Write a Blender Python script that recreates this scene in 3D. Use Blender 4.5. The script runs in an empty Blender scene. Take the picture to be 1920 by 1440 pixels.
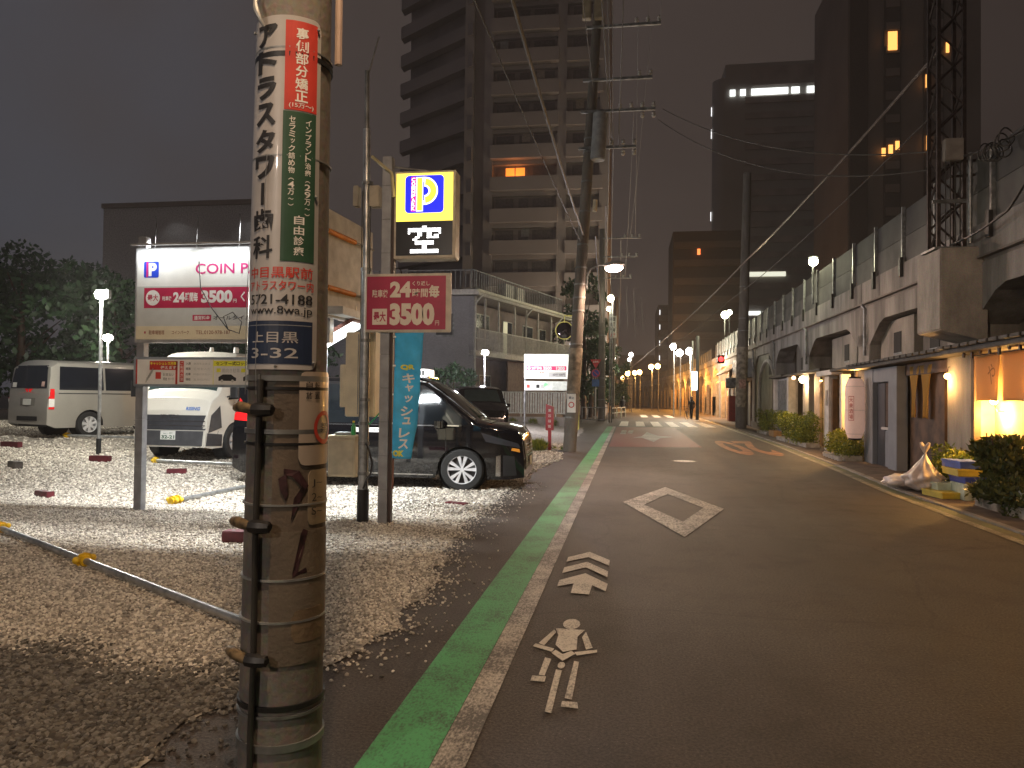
import bpy, bmesh, math, random
import numpy as np
from mathutils import Vector, Matrix, Euler
random.seed(7); rng = np.random.default_rng(11)
R = math.radians
# ------------------------------------------------------------------ camera, world, exposure
scn = bpy.context.scene
cd = bpy.data.cameras.new("camera"); cam = bpy.data.objects.new("camera", cd); scn.collection.objects.link(cam); scn.camera = cam
cd.sensor_width = 36; cd.lens = 26.25; cd.clip_start = .05; cd.clip_end = 2500
_y, _p, _r = R(8.85), R(1.03), R(-0.65)
fw = Vector((-math.sin(_y)*math.cos(_p), math.cos(_y)*math.cos(_p), math.sin(_p)))
r0 = Vector((math.cos(_y), math.sin(_y), 0)); u0 = r0.cross(fw)
rt = r0*math.cos(_r) - u0*math.sin(_r); up = rt.cross(fw)
cam.matrix_world = Matrix(((rt.x, up.x, -fw.x, 0), (rt.y, up.y, -fw.y, 0), (rt.z, up.z, -fw.z, 1.6), (0, 0, 0, 1)))
w = bpy.data.worlds.new("World"); scn.world = w; w.use_nodes = True
wn = w.node_tree.nodes; wl = w.node_tree.links; wn.clear()
wo = wn.new("ShaderNodeOutputWorld"); add = wn.new("ShaderNodeAddShader")
sky = wn.new("ShaderNodeTexSky"); sky.sky_type = 'NISHITA'; sky.sun_disc = False; sky.sun_elevation = R(-4); sky.sun_rotation = R(250)
b1 = wn.new("ShaderNodeBackground"); b1.inputs[1].default_value = .05; wl.new(sky.outputs[0], b1.inputs[0])
# low cloud lit by the city: brownish, bluer towards one side, soft mottling
b2 = wn.new("ShaderNodeBackground"); tc = wn.new("ShaderNodeTexCoord"); sx = wn.new("ShaderNodeSeparateXYZ"); cr = wn.new("ShaderNodeValToRGB")
nz = wn.new("ShaderNodeTexNoise"); nz.inputs["Scale"].default_value = 2.2; nz.inputs["Detail"].default_value = 6
ma = wn.new("ShaderNodeMath"); ma.operation = 'MULTIPLY_ADD'; ma.inputs[1].default_value = .5; ma.inputs[2].default_value = .42
mb_ = wn.new("ShaderNodeMath"); mb_.operation = 'MULTIPLY_ADD'; mb_.inputs[1].default_value = .5
wl.new(tc.outputs["Generated"], sx.inputs[0]); wl.new(tc.outputs["Generated"], nz.inputs["Vector"])
wl.new(sx.outputs[0], ma.inputs[0]); wl.new(nz.outputs[0], mb_.inputs[0]); wl.new(ma.outputs[0], mb_.inputs[2]); wl.new(mb_.outputs[0], cr.inputs[0])
e = cr.color_ramp.elements
e[0].position = .25; e[0].color = (.052, .055, .068, 1); e[1].position = .95; e[1].color = (.027, .019, .016, 1)
m_ = cr.color_ramp.elements.new(.52); m_.color = (.049, .038, .034, 1)
wl.new(cr.outputs[0], b2.inputs[0]); b2.inputs[1].default_value = 1.0
wl.new(b1.outputs[0], add.inputs[0]); wl.new(b2.outputs[0], add.inputs[1]); wl.new(add.outputs[0], wo.inputs[0])
scn.view_settings.view_transform = 'Standard'; scn.view_settings.look = 'None'; scn.view_settings.exposure = .3; scn.view_settings.gamma = 1
scn.render.engine = 'CYCLES'; scn.cycles.max_bounces = 6; scn.cycles.diffuse_bounces = 3; scn.cycles.glossy_bounces = 3
scn.cycles.transmission_bounces = 4; scn.cycles.transparent_max_bounces = 8; scn.cycles.sample_clamp_indirect = 4; scn.cycles.use_denoising = True
COL = scn.collection

# ------------------------------------------------------------------ materials
MC = {}
def mat(name, col, rough=.6, metal=0., var=.15, scale=6., bump=0., bscale=60., emit=None, es=0., col2=None, detail=5., coat=0., trans=0., spec=.5):
    if name in MC: return MC[name]
    m = bpy.data.materials.new(name); m.use_nodes = True; MC[name] = m
    n = m.node_tree.nodes; l = m.node_tree.links; b = n["Principled BSDF"]
    b.inputs["Roughness"].default_value = rough; b.inputs["Metallic"].default_value = metal
    b.inputs["Coat Weight"].default_value = coat; b.inputs["Specular IOR Level"].default_value = spec
    t = n.new("ShaderNodeTexCoord"); no = n.new("ShaderNodeTexNoise"); no.inputs["Scale"].default_value = scale; no.inputs["Detail"].default_value = detail
    l.new(t.outputs["Object"], no.inputs["Vector"])
    mx = n.new("ShaderNodeValToRGB"); c = np.array(col[:3])
    c2 = np.array(col2) if col2 is not None else np.clip(c*(1-var*1.6), 0, 1)
    mx.color_ramp.elements[0].position = .34; mx.color_ramp.elements[1].position = .64
    mx.color_ramp.elements[0].color = (*c2, 1); mx.color_ramp.elements[1].color = (*np.clip(c*(1+var*.4), 0, 1), 1)
    l.new(no.outputs[0], mx.inputs[0]); l.new(mx.outputs[0], b.inputs["Base Color"])
    if bump:
        nb = n.new("ShaderNodeTexNoise"); nb.inputs["Scale"].default_value = bscale; nb.inputs["Detail"].default_value = 4; l.new(t.outputs["Object"], nb.inputs["Vector"])
        bp = n.new("ShaderNodeBump"); bp.inputs["Strength"].default_value = min(1, bump); bp.inputs["Distance"].default_value = .01*max(1, bump)
        l.new(nb.outputs[0], bp.inputs["Height"]); l.new(bp.outputs[0], b.inputs["Normal"])
    if emit is not None:
        b.inputs["Emission Color"].default_value = (*emit, 1); b.inputs["Emission Strength"].default_value = es
    if trans: b.inputs["Transmission Weight"].default_value = trans
    return m
def glass(name, tint=(.02, .025, .03), rough=.04):
    return mat(name, tint, rough, 0, .1, spec=.8)
def emis(name, col, s):
    if name in MC: return MC[name]
    m = bpy.data.materials.new(name); m.use_nodes = True; MC[name] = m
    b = m.node_tree.nodes["Principled BSDF"]; b.inputs["Base Color"].default_value = (*[min(.8, c) for c in col], 1)
    b.inputs["Emission Color"].default_value = (*col, 1); b.inputs["Emission Strength"].default_value = s
    return m
def paint(name, col, wear=.5, base=(.05, .047, .045), scale=9.):
    """road paint worn through to the asphalt in patches"""
    if name in MC: return MC[name]
    m = bpy.data.materials.new(name); m.use_nodes = True; MC[name] = m
    n = m.node_tree.nodes; l = m.node_tree.links; b = n["Principled BSDF"]; b.inputs["Roughness"].default_value = .62
    t = n.new("ShaderNodeTexCoord"); a = n.new("ShaderNodeTexNoise"); a.inputs["Scale"].default_value = scale*.22; a.inputs["Detail"].default_value = 8; a.inputs["Roughness"].default_value = .7
    f = n.new("ShaderNodeTexNoise"); f.inputs["Scale"].default_value = scale*9; f.inputs["Detail"].default_value = 6
    mp = n.new("ShaderNodeMapping"); mp.inputs["Scale"].default_value = (1, .5, 1)
    l.new(t.outputs["Object"], a.inputs["Vector"]); l.new(t.outputs["Object"], mp.inputs[0]); l.new(mp.outputs[0], f.inputs["Vector"])
    s = n.new("ShaderNodeMath"); s.operation = 'ADD'; l.new(a.outputs[0], s.inputs[0]); l.new(f.outputs[0], s.inputs[1])
    r = n.new("ShaderNodeValToRGB"); r.color_ramp.elements[0].position = .40+.26*wear-.10; r.color_ramp.elements[1].position = .40+.26*wear+.08
    h = n.new("ShaderNodeMath"); h.operation = 'MULTIPLY'; h.inputs[1].default_value = .5; l.new(s.outputs[0], h.inputs[0]); l.new(h.outputs[0], r.inputs[0])
    mx = n.new("ShaderNodeMix"); mx.data_type = 'RGBA'; l.new(r.outputs[0], mx.inputs[0])
    mx.inputs[6].default_value = (*(np.array(base)*.65+np.array(col)*.12), 1)
    v = n.new("ShaderNodeMix"); v.data_type = 'RGBA'; l.new(a.outputs[0], v.inputs[0]); v.inputs[6].default_value = (*(np.array(col)*.72), 1); v.inputs[7].default_value = (*col, 1)
    l.new(v.outputs[2], mx.inputs[7]); l.new(mx.outputs[2], b.inputs["Base Color"])
    bp = n.new("ShaderNodeBump"); bp.inputs["Strength"].default_value = .5; bp.inputs["Distance"].default_value = .006; l.new(f.outputs[0], bp.inputs["Height"]); l.new(bp.outputs[0], b.inputs["Normal"])
    return m
def asphalt(name, c=(.056, .046, .041), c2=(.082, .068, .060)):
    m = bpy.data.materials.new(name); m.use_nodes = True; MC[name] = m
    n = m.node_tree.nodes; l = m.node_tree.links; b = n["Principled BSDF"]; b.inputs["Specular IOR Level"].default_value = .35
    t = n.new("ShaderNodeTexCoord")
    def noise(sc, d=4, ro=.55):
        q = n.new("ShaderNodeTexNoise"); q.inputs["Scale"].default_value = sc; q.inputs["Detail"].default_value = d; q.inputs["Roughness"].default_value = ro
        l.new(t.outputs["Object"], q.inputs["Vector"]); return q
    a = noise(.35, 6); g = noise(60, 5, .75); vo = n.new("ShaderNodeTexVoronoi"); vo.inputs["Scale"].default_value = 34; l.new(t.outputs["Object"], vo.inputs["Vector"])
    m1 = n.new("ShaderNodeMix"); m1.data_type = 'RGBA'; l.new(a.outputs[0], m1.inputs[0]); m1.inputs[6].default_value = (*c, 1); m1.inputs[7].default_value = (*c2, 1)
    r = n.new("ShaderNodeValToRGB"); r.color_ramp.elements[0].position = .38; r.color_ramp.elements[0].color = (.42, .42, .42, 1); r.color_ramp.elements[1].position = .66; r.color_ramp.elements[1].color = (1.8, 1.75, 1.7, 1)
    l.new(g.outputs[0], r.inputs[0])
    m2 = n.new("ShaderNodeMix"); m2.data_type = 'RGBA'; m2.blend_type = 'MULTIPLY'; m2.inputs[0].default_value = 1; l.new(m1.outputs[2], m2.inputs[6]); l.new(r.outputs[0], m2.inputs[7])
    # pale stones in the surface
    r2 = n.new("ShaderNodeValToRGB"); r2.color_ramp.elements[0].position = .0; r2.color_ramp.elements[0].color = (1, 1, 1, 1); r2.color_ramp.elements[1].position = .13; r2.color_ramp.elements[1].color = (0, 0, 0, 1)
    l.new(vo.outputs["Distance"], r2.inputs[0]); wn_ = n.new("ShaderNodeTexWhiteNoise"); l.new(vo.outputs["Color"], wn_.inputs["Vector"])
    gt = n.new("ShaderNodeMath"); gt.operation = 'GREATER_THAN'; gt.inputs[1].default_value = .82; l.new(wn_.outputs[0], gt.inputs[0])
    mu = n.new("ShaderNodeMath"); mu.operation = 'MULTIPLY'; l.new(gt.outputs[0], mu.inputs[0]); l.new(r2.outputs[0], mu.inputs[1])
    m3 = n.new("ShaderNodeMix"); m3.data_type = 'RGBA'; l.new(mu.outputs[0], m3.inputs[0]); l.new(m2.outputs[2], m3.inputs[6]); m3.inputs[7].default_value = (.42, .38, .34, 1)
    mp = n.new("ShaderNodeMapping"); mp.inputs["Scale"].default_value = (1.1, .07, 1); l.new(t.outputs["Object"], mp.inputs[0]); tr = n.new("ShaderNodeTexNoise"); tr.inputs["Scale"].default_value = 1.0; tr.inputs["Detail"].default_value = 5; l.new(mp.outputs[0], tr.inputs["Vector"])
    st_ = noise(1.7, 8, .7); sr = n.new("ShaderNodeValToRGB"); sr.color_ramp.elements[0].position = .30; sr.color_ramp.elements[0].color = (.62, .62, .62, 1); sr.color_ramp.elements[1].position = .52; sr.color_ramp.elements[1].color = (1, 1, 1, 1); l.new(st_.outputs[0], sr.inputs[0])
    tr2 = n.new("ShaderNodeMapRange"); tr2.inputs[1].default_value = .3; tr2.inputs[2].default_value = .7; tr2.inputs[3].default_value = .72; tr2.inputs[4].default_value = 1.22; l.new(tr.outputs[0], tr2.inputs[0])
    cv = n.new("ShaderNodeTexVoronoi"); cv.feature = 'DISTANCE_TO_EDGE'; cv.inputs["Scale"].default_value = .45; wp_ = noise(1.1, 6); ad = n.new("ShaderNodeMix"); ad.data_type = 'RGBA'; ad.inputs[0].default_value = .35; l.new(t.outputs["Object"], ad.inputs[6]); l.new(wp_.outputs[1], ad.inputs[7]); l.new(ad.outputs[2], cv.inputs["Vector"])
    ck = n.new("ShaderNodeMapRange"); ck.inputs[1].default_value = 0; ck.inputs[2].default_value = .006; ck.inputs[3].default_value = .7; ck.inputs[4].default_value = 1; l.new(cv.outputs["Distance"], ck.inputs[0])
    k1 = n.new("ShaderNodeMath"); k1.operation = 'MULTIPLY'; l.new(tr2.outputs[0], k1.inputs[0]); l.new(ck.outputs[0], k1.inputs[1])
    m4 = n.new("ShaderNodeMix"); m4.data_type = 'RGBA'; m4.blend_type = 'MULTIPLY'; m4.inputs[0].default_value = 1; l.new(m3.outputs[2], m4.inputs[6]); l.new(sr.outputs[0], m4.inputs[7])
    m5 = n.new("ShaderNodeVectorMath"); m5.operation = 'SCALE'; l.new(m4.outputs[2], m5.inputs[0]); l.new(k1.outputs[0], m5.inputs["Scale"]); l.new(m5.outputs[0], b.inputs["Base Color"])
    rr = n.new("ShaderNodeMapRange"); rr.inputs[3].default_value = .5; rr.inputs[4].default_value = .78; l.new(a.outputs[0], rr.inputs[0]); l.new(rr.outputs[0], b.inputs["Roughness"])
    bp = n.new("ShaderNodeBump"); bp.inputs["Strength"].default_value = 1.; bp.inputs["Distance"].default_value = .014; l.new(g.outputs[0], bp.inputs["Height"]); l.new(bp.outputs[0], b.inputs["Normal"])
    return m
def concrete(name, c=(.36, .33, .29), stain=.5, scale=1.2, zs=.35):
    if name in MC: return MC[name]
    m = bpy.data.materials.new(name); m.use_nodes = True; MC[name] = m
    n = m.node_tree.nodes; l = m.node_tree.links; b = n["Principled BSDF"]; b.inputs["Roughness"].default_value = .85
    t = n.new("ShaderNodeTexCoord"); mp = n.new("ShaderNodeMapping"); mp.inputs["Scale"].default_value = (1, 1, zs); l.new(t.outputs["Object"], mp.inputs[0])
    a = n.new("ShaderNodeTexNoise"); a.inputs["Scale"].default_value = scale; a.inputs["Detail"].default_value = 9; a.inputs["Roughness"].default_value = .65; l.new(mp.outputs[0], a.inputs["Vector"])
    g = n.new("ShaderNodeTexNoise"); g.inputs["Scale"].default_value = 40; g.inputs["Detail"].default_value = 5; l.new(t.outputs["Object"], g.inputs["Vector"])
    r = n.new("ShaderNodeValToRGB"); r.color_ramp.elements[0].position = .33; r.color_ramp.elements[1].position = .66
    c = np.array(c); r.color_ramp.elements[0].color = (*(c*(1-stain)), 1); r.color_ramp.elements[1].color = (*(c*1.1), 1); l.new(a.outputs[0], r.inputs[0])
    m2 = n.new("ShaderNodeMix"); m2.data_type = 'RGBA'; m2.blend_type = 'OVERLAY'; m2.inputs[0].default_value = .35; l.new(r.outputs[0], m2.inputs[6]); l.new(g.outputs[1], m2.inputs[7])
    l.new(m2.outputs[2], b.inputs["Base Color"])
    bp = n.new("ShaderNodeBump"); bp.inputs["Strength"].default_value = .35; bp.inputs["Distance"].default_value = .01; l.new(g.outputs[0], bp.inputs["Height"]); l.new(bp.outputs[0], b.inputs["Normal"])
    return m
def tiles(name, c, mortar, sx_=6., rough=.5):
    """small facade tiles seen from far: a brick pattern as relief and colour"""
    m = bpy.data.materials.new(name); m.use_nodes = True; MC[name] = m
    n = m.node_tree.nodes; l = m.node_tree.links; b = n["Principled BSDF"]; b.inputs["Roughness"].default_value = rough
    t = n.new("ShaderNodeTexCoord"); s = n.new("ShaderNodeSeparateXYZ"); cx = n.new("ShaderNodeCombineXYZ"); ad = n.new("ShaderNodeMath"); ad.operation = 'ADD'
    l.new(t.outputs["Object"], s.inputs[0]); l.new(s.outputs[0], ad.inputs[0]); l.new(s.outputs[1], ad.inputs[1]); l.new(ad.outputs[0], cx.inputs[0]); l.new(s.outputs[2], cx.inputs[1])
    k = n.new("ShaderNodeTexBrick"); k.inputs["Scale"].default_value = sx_; k.inputs["Color1"].default_value = (*c, 1); k.inputs["Color2"].default_value = (*(np.array(c)*.82), 1)
    k.inputs["Mortar"].default_value = (*mortar, 1); k.inputs["Mortar Size"].default_value = .03; l.new(cx.outputs[0], k.inputs["Vector"])
    no = n.new("ShaderNodeTexNoise"); no.inputs["Scale"].default_value = .7; no.inputs["Detail"].default_value = 5; l.new(t.outputs["Object"], no.inputs["Vector"])
    m2 = n.new("ShaderNodeMix"); m2.data_type = 'RGBA'; m2.blend_type = 'OVERLAY'; m2.inputs[0].default_value = .3; l.new(k.outputs[0], m2.inputs[6]); l.new(no.outputs[0], m2.inputs[7]); l.new(m2.outputs[2], b.inputs["Base Color"])
    return m

# ------------------------------------------------------------------ geometry helpers
def sm(o, on=True):
    if on and len(o.data.polygons): o.data.polygons.foreach_set("use_smooth", [True]*len(o.data.polygons))
    return o
def link(name, me, m, parent=None, smooth=False):
    o = bpy.data.objects.new(name, me); COL.objects.link(o)
    if m is not None and not me.materials: me.materials.append(m)
    if parent is not None: o.parent = parent
    return sm(o, smooth)
def tag(o, label, cat=None, group=None, kind=None):
    if label: o["label"] = label
    if cat: o["category"] = cat
    if group: o["group"] = group
    if kind: o["kind"] = kind
    return o
def thing(name, label, cat, loc=(0, 0, 0), rz=0, group=None):
    o = bpy.data.objects.new(name, None); COL.objects.link(o); o.empty_display_size = .1
    o.location = loc; o.rotation_euler = (0, 0, rz); return tag(o, label, cat, group)
def copy_tree(o, parent=None, memo=None):
    c = o.copy(); COL.objects.link(c)
    if parent is not None: c.parent = parent
    for ch in list(KIDS.get(o.name, [])) if False else [x for x in o.children]: copy_tree(ch, c)
    return c
KIDS = {}
class MB:
    """collects shapes; build() links them as ONE mesh object. fn maps every vertex; off is taken off (parent's place)"""
    def __init__(s, fn=None): s.v = []; s.f = []; s.fn = fn
    def add(s, vs, fs):
        k = len(s.v); s.v += [tuple(v) for v in vs]; s.f += [tuple(i+k for i in f) for f in fs]; return s
    def box(s, x0, x1, y0, y1, z0, z1):
        return s.add([(x0, y0, z0), (x1, y0, z0), (x1, y1, z0), (x0, y1, z0), (x0, y0, z1), (x1, y0, z1), (x1, y1, z1), (x0, y1, z1)],
                     [(0, 3, 2, 1), (4, 5, 6, 7), (0, 1, 5, 4), (1, 2, 6, 5), (2, 3, 7, 6), (3, 0, 4, 7)])
    def rbox(s, c, sx, sy, sz, rz=0, b=.0, tilt=0):
        """box centred on c, bevelled on its upright edges by b"""
        hx, hy, hz = sx/2, sy/2, sz/2
        P = [(-hx+b, -hy), (hx-b, -hy), (hx, -hy+b), (hx, hy-b), (hx-b, hy), (-hx+b, hy), (-hx, hy-b), (-hx, -hy+b)] if b else [(-hx, -hy), (hx, -hy), (hx, hy), (-hx, hy)]
        M = Matrix.Translation(c) @ Euler((tilt, 0, rz)).to_matrix().to_4x4(); k = len(P)
        vs = [M @ Vector((x, y, -hz)) for x, y in P] + [M @ Vector((x, y, hz)) for x, y in P]
        return s.add(vs, [tuple(range(k))[::-1], tuple(range(k, 2*k))] + [(i, (i+1) % k, k+(i+1) % k, k+i) for i in range(k)])
    def tube(s, pts, r, n=8, caps=True, r2=None):
        pts = [Vector(p) for p in pts]; N = len(pts); rs = [r]*N if not hasattr(r, '__len__') else r
        if r2 is not None: rs = [r+(r2-r)*i/(N-1) for i in range(N)]
        rings = []; pu = None
        for i, p in enumerate(pts):
            d = (pts[min(i+1, N-1)]-pts[max(i-1, 0)]).normalized()
            a = pu if pu is not None else (Vector((0, 0, 1)) if abs(d.z) < .9 else Vector((1, 0, 0)))
            x = a-d*a.dot(d)
            if x.length < 1e-5: x = Vector((1, .3, 0))-d*Vector((1, .3, 0)).dot(d)
            x.normalize(); pu = x; y = d.cross(x)
            rings.append([p+(x*math.cos(2*math.pi*k/n)+y*math.sin(2*math.pi*k/n))*rs[i] for k in range(n)])
        vs = [v for q in rings for v in q]; fs = []
        for i in range(N-1):
            for k in range(n): fs.append((i*n+k, i*n+(k+1) % n, (i+1)*n+(k+1) % n, (i+1)*n+k))
        if caps: fs += [tuple(range(n))[::-1], tuple(range((N-1)*n, N*n))]
        return s.add(vs, fs)
    def lathe(s, c, prof, n=24, axis='z'):
        vs = []; fs = []; P = len(prof)
        for k in range(n):
            a = 2*math.pi*k/n
            for r_, h in prof:
                q = (r_*math.cos(a), r_*math.sin(a), h)
                if axis == 'y': q = (q[0], q[2], q[1])
                if axis == 'x': q = (q[2], q[0], q[1])
                vs.append((c[0]+q[0], c[1]+q[1], c[2]+q[2]))
        for k in range(n):
            for i in range(P-1): fs.append((k*P+i, ((k+1) % n)*P+i, ((k+1) % n)*P+i+1, k*P+i+1))
        return s.add(vs, fs)
    def ball(s, c, r, n=12, sz=1.):
        return s.lathe(c, [(max(1e-4, r*math.sin(math.pi*i/n)), -r*sz*math.cos(math.pi*i/n)) for i in range(n+1)], n+4)
    def prism(s, poly, h0, h1, axis='z'):
        """poly of 2-D points extruded from h0 to h1 along axis"""
        f = {'z': lambda p, h: (p[0], p[1], h), 'y': lambda p, h: (p[0], h, p[1]), 'x': lambda p, h: (h, p[0], p[1])}[axis]; k = len(poly)
        vs = [f(p, h0) for p in poly]+[f(p, h1) for p in poly]
        return s.add(vs, [tuple(range(k))[::-1], tuple(range(k, 2*k))]+[(i, (i+1) % k, k+(i+1) % k, k+i) for i in range(k)])
    def quad(s, a, b, c, d): return s.add([a, b, c, d], [(0, 1, 2, 3)])
    def build(s, name, m, parent=None, off=None, smooth=False, bevel=0., **kw):
        vs = s.v if s.fn is None else [s.fn(*v) for v in s.v]
        if off is not None: vs = [(v[0]-off[0], v[1]-off[1], v[2]-off[2]) for v in vs]
        me = bpy.data.meshes.new(name); me.from_pydata(vs, [], s.f)
        bm = bmesh.new(); bm.from_mesh(me); bmesh.ops.recalc_face_normals(bm, faces=bm.faces)
        if bevel: bmesh.ops.bevel(bm, geom=[x for x in bm.edges if len(x.link_faces) == 2 and x.calc_face_angle(0) > .6], offset=bevel, segments=2, affect='EDGES', clamp_overlap=True)
        bm.to_mesh(me); bm.free(); me.update()
        o = link(name, me, m, parent, smooth)
        if smooth: me.set_sharp_from_angle(angle=R(38))
        return tag(o, kw.get('label'), kw.get('cat'), kw.get('group'), kw.get('kind'))

# lettering: flat print, cut from a text curve
_cc = {}
def glyphs(s, bold=0.):
    key = (s, bold)
    if key in _cc: return _cc[key]
    cu = bpy.data.curves.new("t", 'FONT'); cu.body = s; cu.size = 1; cu.offset = bold; cu.resolution_u = 3; cu.fill_mode = 'FRONT'
    o = bpy.data.objects.new("t", cu); COL.objects.link(o)
    dg = bpy.context.evaluated_depsgraph_get(); me = bpy.data.meshes.new_from_object(o.evaluated_get(dg))
    v = np.array([x.co[:2] for x in me.vertices]).reshape(-1, 2); f = [tuple(p.vertices) for p in me.polygons]
    bpy.data.objects.remove(o); bpy.data.curves.remove(cu); bpy.data.meshes.remove(me)
    _cc[key] = (v, f); return v, f
class Print:
    """flat print on a frame: (u,v) in metres mapped by fn(u,v,depth) to space"""
    def __init__(s, fn): s.fn = fn; s.layers = {}; s.d = 0
    def _mb(s, m): return s.layers.setdefault(m.name, (MB(), m))[0]
    def text(s, t, u0, u1, v0, v1, m, bold=.012, d=3, keep=True, cut=0.):
        v, f = glyphs(t, bold)
        if not len(v): return
        lo = v.min(0); hi = v.max(0); p = (v-lo)/np.maximum(hi-lo, 1e-6)
        U = u0+p[:, 0]*(u1-u0); V = v0+p[:, 1]*(v1-v0)
        if cut:
            bm = bmesh.new(); vv = [bm.verts.new((a, b, 0)) for a, b in zip(U, V)]
            for q in f:
                try: bm.faces.new([vv[i] for i in q])
                except ValueError: pass
            x = math.ceil(u0/cut)*cut
            while x < u1:
                bmesh.ops.bisect_plane(bm, geom=bm.verts[:]+bm.edges[:]+bm.faces[:], plane_co=(x, 0, 0), plane_no=(1, 0, 0)); x += cut
            bm.verts.index_update(); U = [q.co.x for q in bm.verts]; V = [q.co.y for q in bm.verts]; f = [[q.index for q in fc.verts] for fc in bm.faces]; bm.free()
        s._mb(m).add([s.fn(a, b, d*.0005) for a, b in zip(U, V)], f)
    def vtext(s, t, uc, v1, size, m, bold=.02, step=None, wide=1., cut=0., d=3):
        step = step or size*1.08
        for i, ch in enumerate(t):
            if ch == '|': s.rect(uc-size*.09, uc+size*.09, v1-step*i-size*.95, v1-step*i-size*.05, m, d=d); continue
            if ch in 'ャュョッっゃゅょ': s.text(ch, uc-size*.2*wide, uc+size*.42*wide, v1-step*i-size*.8, v1-step*i-size*.15, m, bold, d, cut=cut)
            elif ch in '〜~': s.text('〜', uc-size*.4*wide, uc+size*.4*wide, v1-step*i-size*.6, v1-step*i-size*.35, m, bold, d, cut=cut)
            elif ch == '(': s.text('︵', uc-size*.4*wide, uc+size*.4*wide, v1-step*i-size*.9, v1-step*i-size*.6, m, bold, d, cut=cut)
            elif ch == ')': s.text('︶', uc-size*.4*wide, uc+size*.4*wide, v1-step*i-size*.4, v1-step*i-size*.1, m, bold, d, cut=cut)
            elif ch != ' ': s.text(ch, uc-size*.47*wide, uc+size*.47*wide, v1-step*i-size*.97, v1-step*i-size*.03, m, bold, d, cut=cut)
    def rect(s, u0, u1, v0, v1, m, d=1, n=1, rad=0.):
        if rad:
            P = [(cx+rad*math.cos(a+k*math.pi/10), cy+rad*math.sin(a+k*math.pi/10)) for cx, cy, a in ((u1-rad, v1-rad, 0), (u0+rad, v1-rad, math.pi/2), (u0+rad, v0+rad, math.pi), (u1-rad, v0+rad, 1.5*math.pi)) for k in range(6)]
            return s.poly(P, m, d)
        if n == 1: return s.poly([(u0, v0), (u1, v0), (u1, v1), (u0, v1)], m, d)
        us = np.linspace(u0, u1, n+1); vs = [s.fn(a, b, d*.0005) for a in us for b in (v0, v1)]
        s._mb(m).add(vs, [(2*i, 2*i+2, 2*i+3, 2*i+1) for i in range(n)])
    def poly(s, P, m, d=1): s._mb(m).add([s.fn(a, b, d*.0005) for a, b in P], [tuple(range(len(P)))])
    def ring(s, uc, vc, r0_, r1, m, d=2, n=24, a0=0., a1=2*math.pi, ex=1.):
        A = np.linspace(a0, a1, n+1)
        vs = [s.fn(uc+q*math.cos(a)*ex, vc+q*math.sin(a), d*.0005) for a in A for q in (r0_, r1)]
        s._mb(m).add(vs, [(2*i, 2*i+1, 2*i+3, 2*i+2) for i in range(n)])
    def build(s, name, parent, off=(0, 0, 0)):
        for k, (mb, m) in s.layers.items():
            o = mb.build(name, m, parent, off=off)
            o["kind"] = "stuff"
def frame_y(x0, z0, y):  # board facing the camera side (-y): u = +x, v = +z
    return lambda u, v, d: (x0+u, y-d, z0+v)

white = mat("white_print", (.78, .77, .74), .5, var=.05); black = mat("black_print", (.02, .02, .022), .5, var=.1)
navy = mat("navy_print", (.02, .035, .08), .45, var=.1); redp = mat("red_print", (.55, .05, .035), .45, var=.12)
greenp = mat("green_print", (.03, .085, .05), .45, var=.1); crimson = mat("crimson_print", (.36, .012, .06), .4, var=.08)
yellowp = mat("yellow_print", (.85, .62, .02), .5, var=.08); bluep = mat("blue_print", (.02, .06, .55), .4, var=.05)
galv = mat("galvanised_steel", (.50, .52, .53), .38, .7, .25, 9, .12, 40); galvd = mat("dull_steel", (.30, .31, .31), .5, .5, .3, 5)
blk = mat("black_plastic", (.015, .015, .016), .45); rub = mat("tyre_rubber", (.018, .018, .018), .85, bump=.3, bscale=30)
dark = mat("dark_void", (.02, .018, .016), .8); cream = mat("cream_enamel", (.70, .63, .47), .45, 0, .12, 4)
conc = concrete("weathered_concrete"); concd = concrete("dark_concrete", (.2, .18, .16), .5); polec = concrete("pole_concrete", (.20, .18, .16), .45, 2.5, .3)
orange_lit = mat("orange_lit_steel", (.85, .28, .02), .5); wood = mat("dark_wood", (.07, .035, .02), .6, 0, .4, 3); cable = mat("cable_black", (.03, .028, .027), .5)
cablel = mat("cable_pale", (.12, .11, .10), .6)

# ------------------------------------------------------------------ lamps
def point(name, loc, W, col, r=.06):
    l = bpy.data.lights.new(name, 'POINT'); l.energy = W; l.color = col; l.shadow_soft_size = r
    o = bpy.data.objects.new(name, l); COL.objects.link(o); o.location = loc; return o
def spot(name, loc, tgt, W, col, ang=120, blend=.4, r=.08):
    l = bpy.data.lights.new(name, 'SPOT'); l.energy = W; l.color = col; l.spot_size = R(ang); l.spot_blend = blend; l.shadow_soft_size = r
    o = bpy.data.objects.new(name, l); COL.objects.link(o); o.location = loc
    o.rotation_euler = (Vector(tgt)-Vector(loc)).to_track_quat('-Z', 'Y').to_euler(); return o
def area(name, loc, tgt, W, col, sx_, sy_, spread=180):
    l = bpy.data.lights.new(name, 'AREA'); l.shape = 'RECTANGLE'; l.size = sx_; l.size_y = sy_; l.energy = W; l.color = col; l.spread = R(spread)
    o = bpy.data.objects.new(name, l); COL.objects.link(o); o.location = loc
    o.rotation_euler = (Vector(tgt)-Vector(loc)).to_track_quat('-Z', 'Y').to_euler(); return o
WARM = (1, .72, .46); PINK = (1, .70, .50); COOL = (.93, .98, 1.0); ORANGE = (1, .50, .14); YEL = (1, .93, .60)

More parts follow.
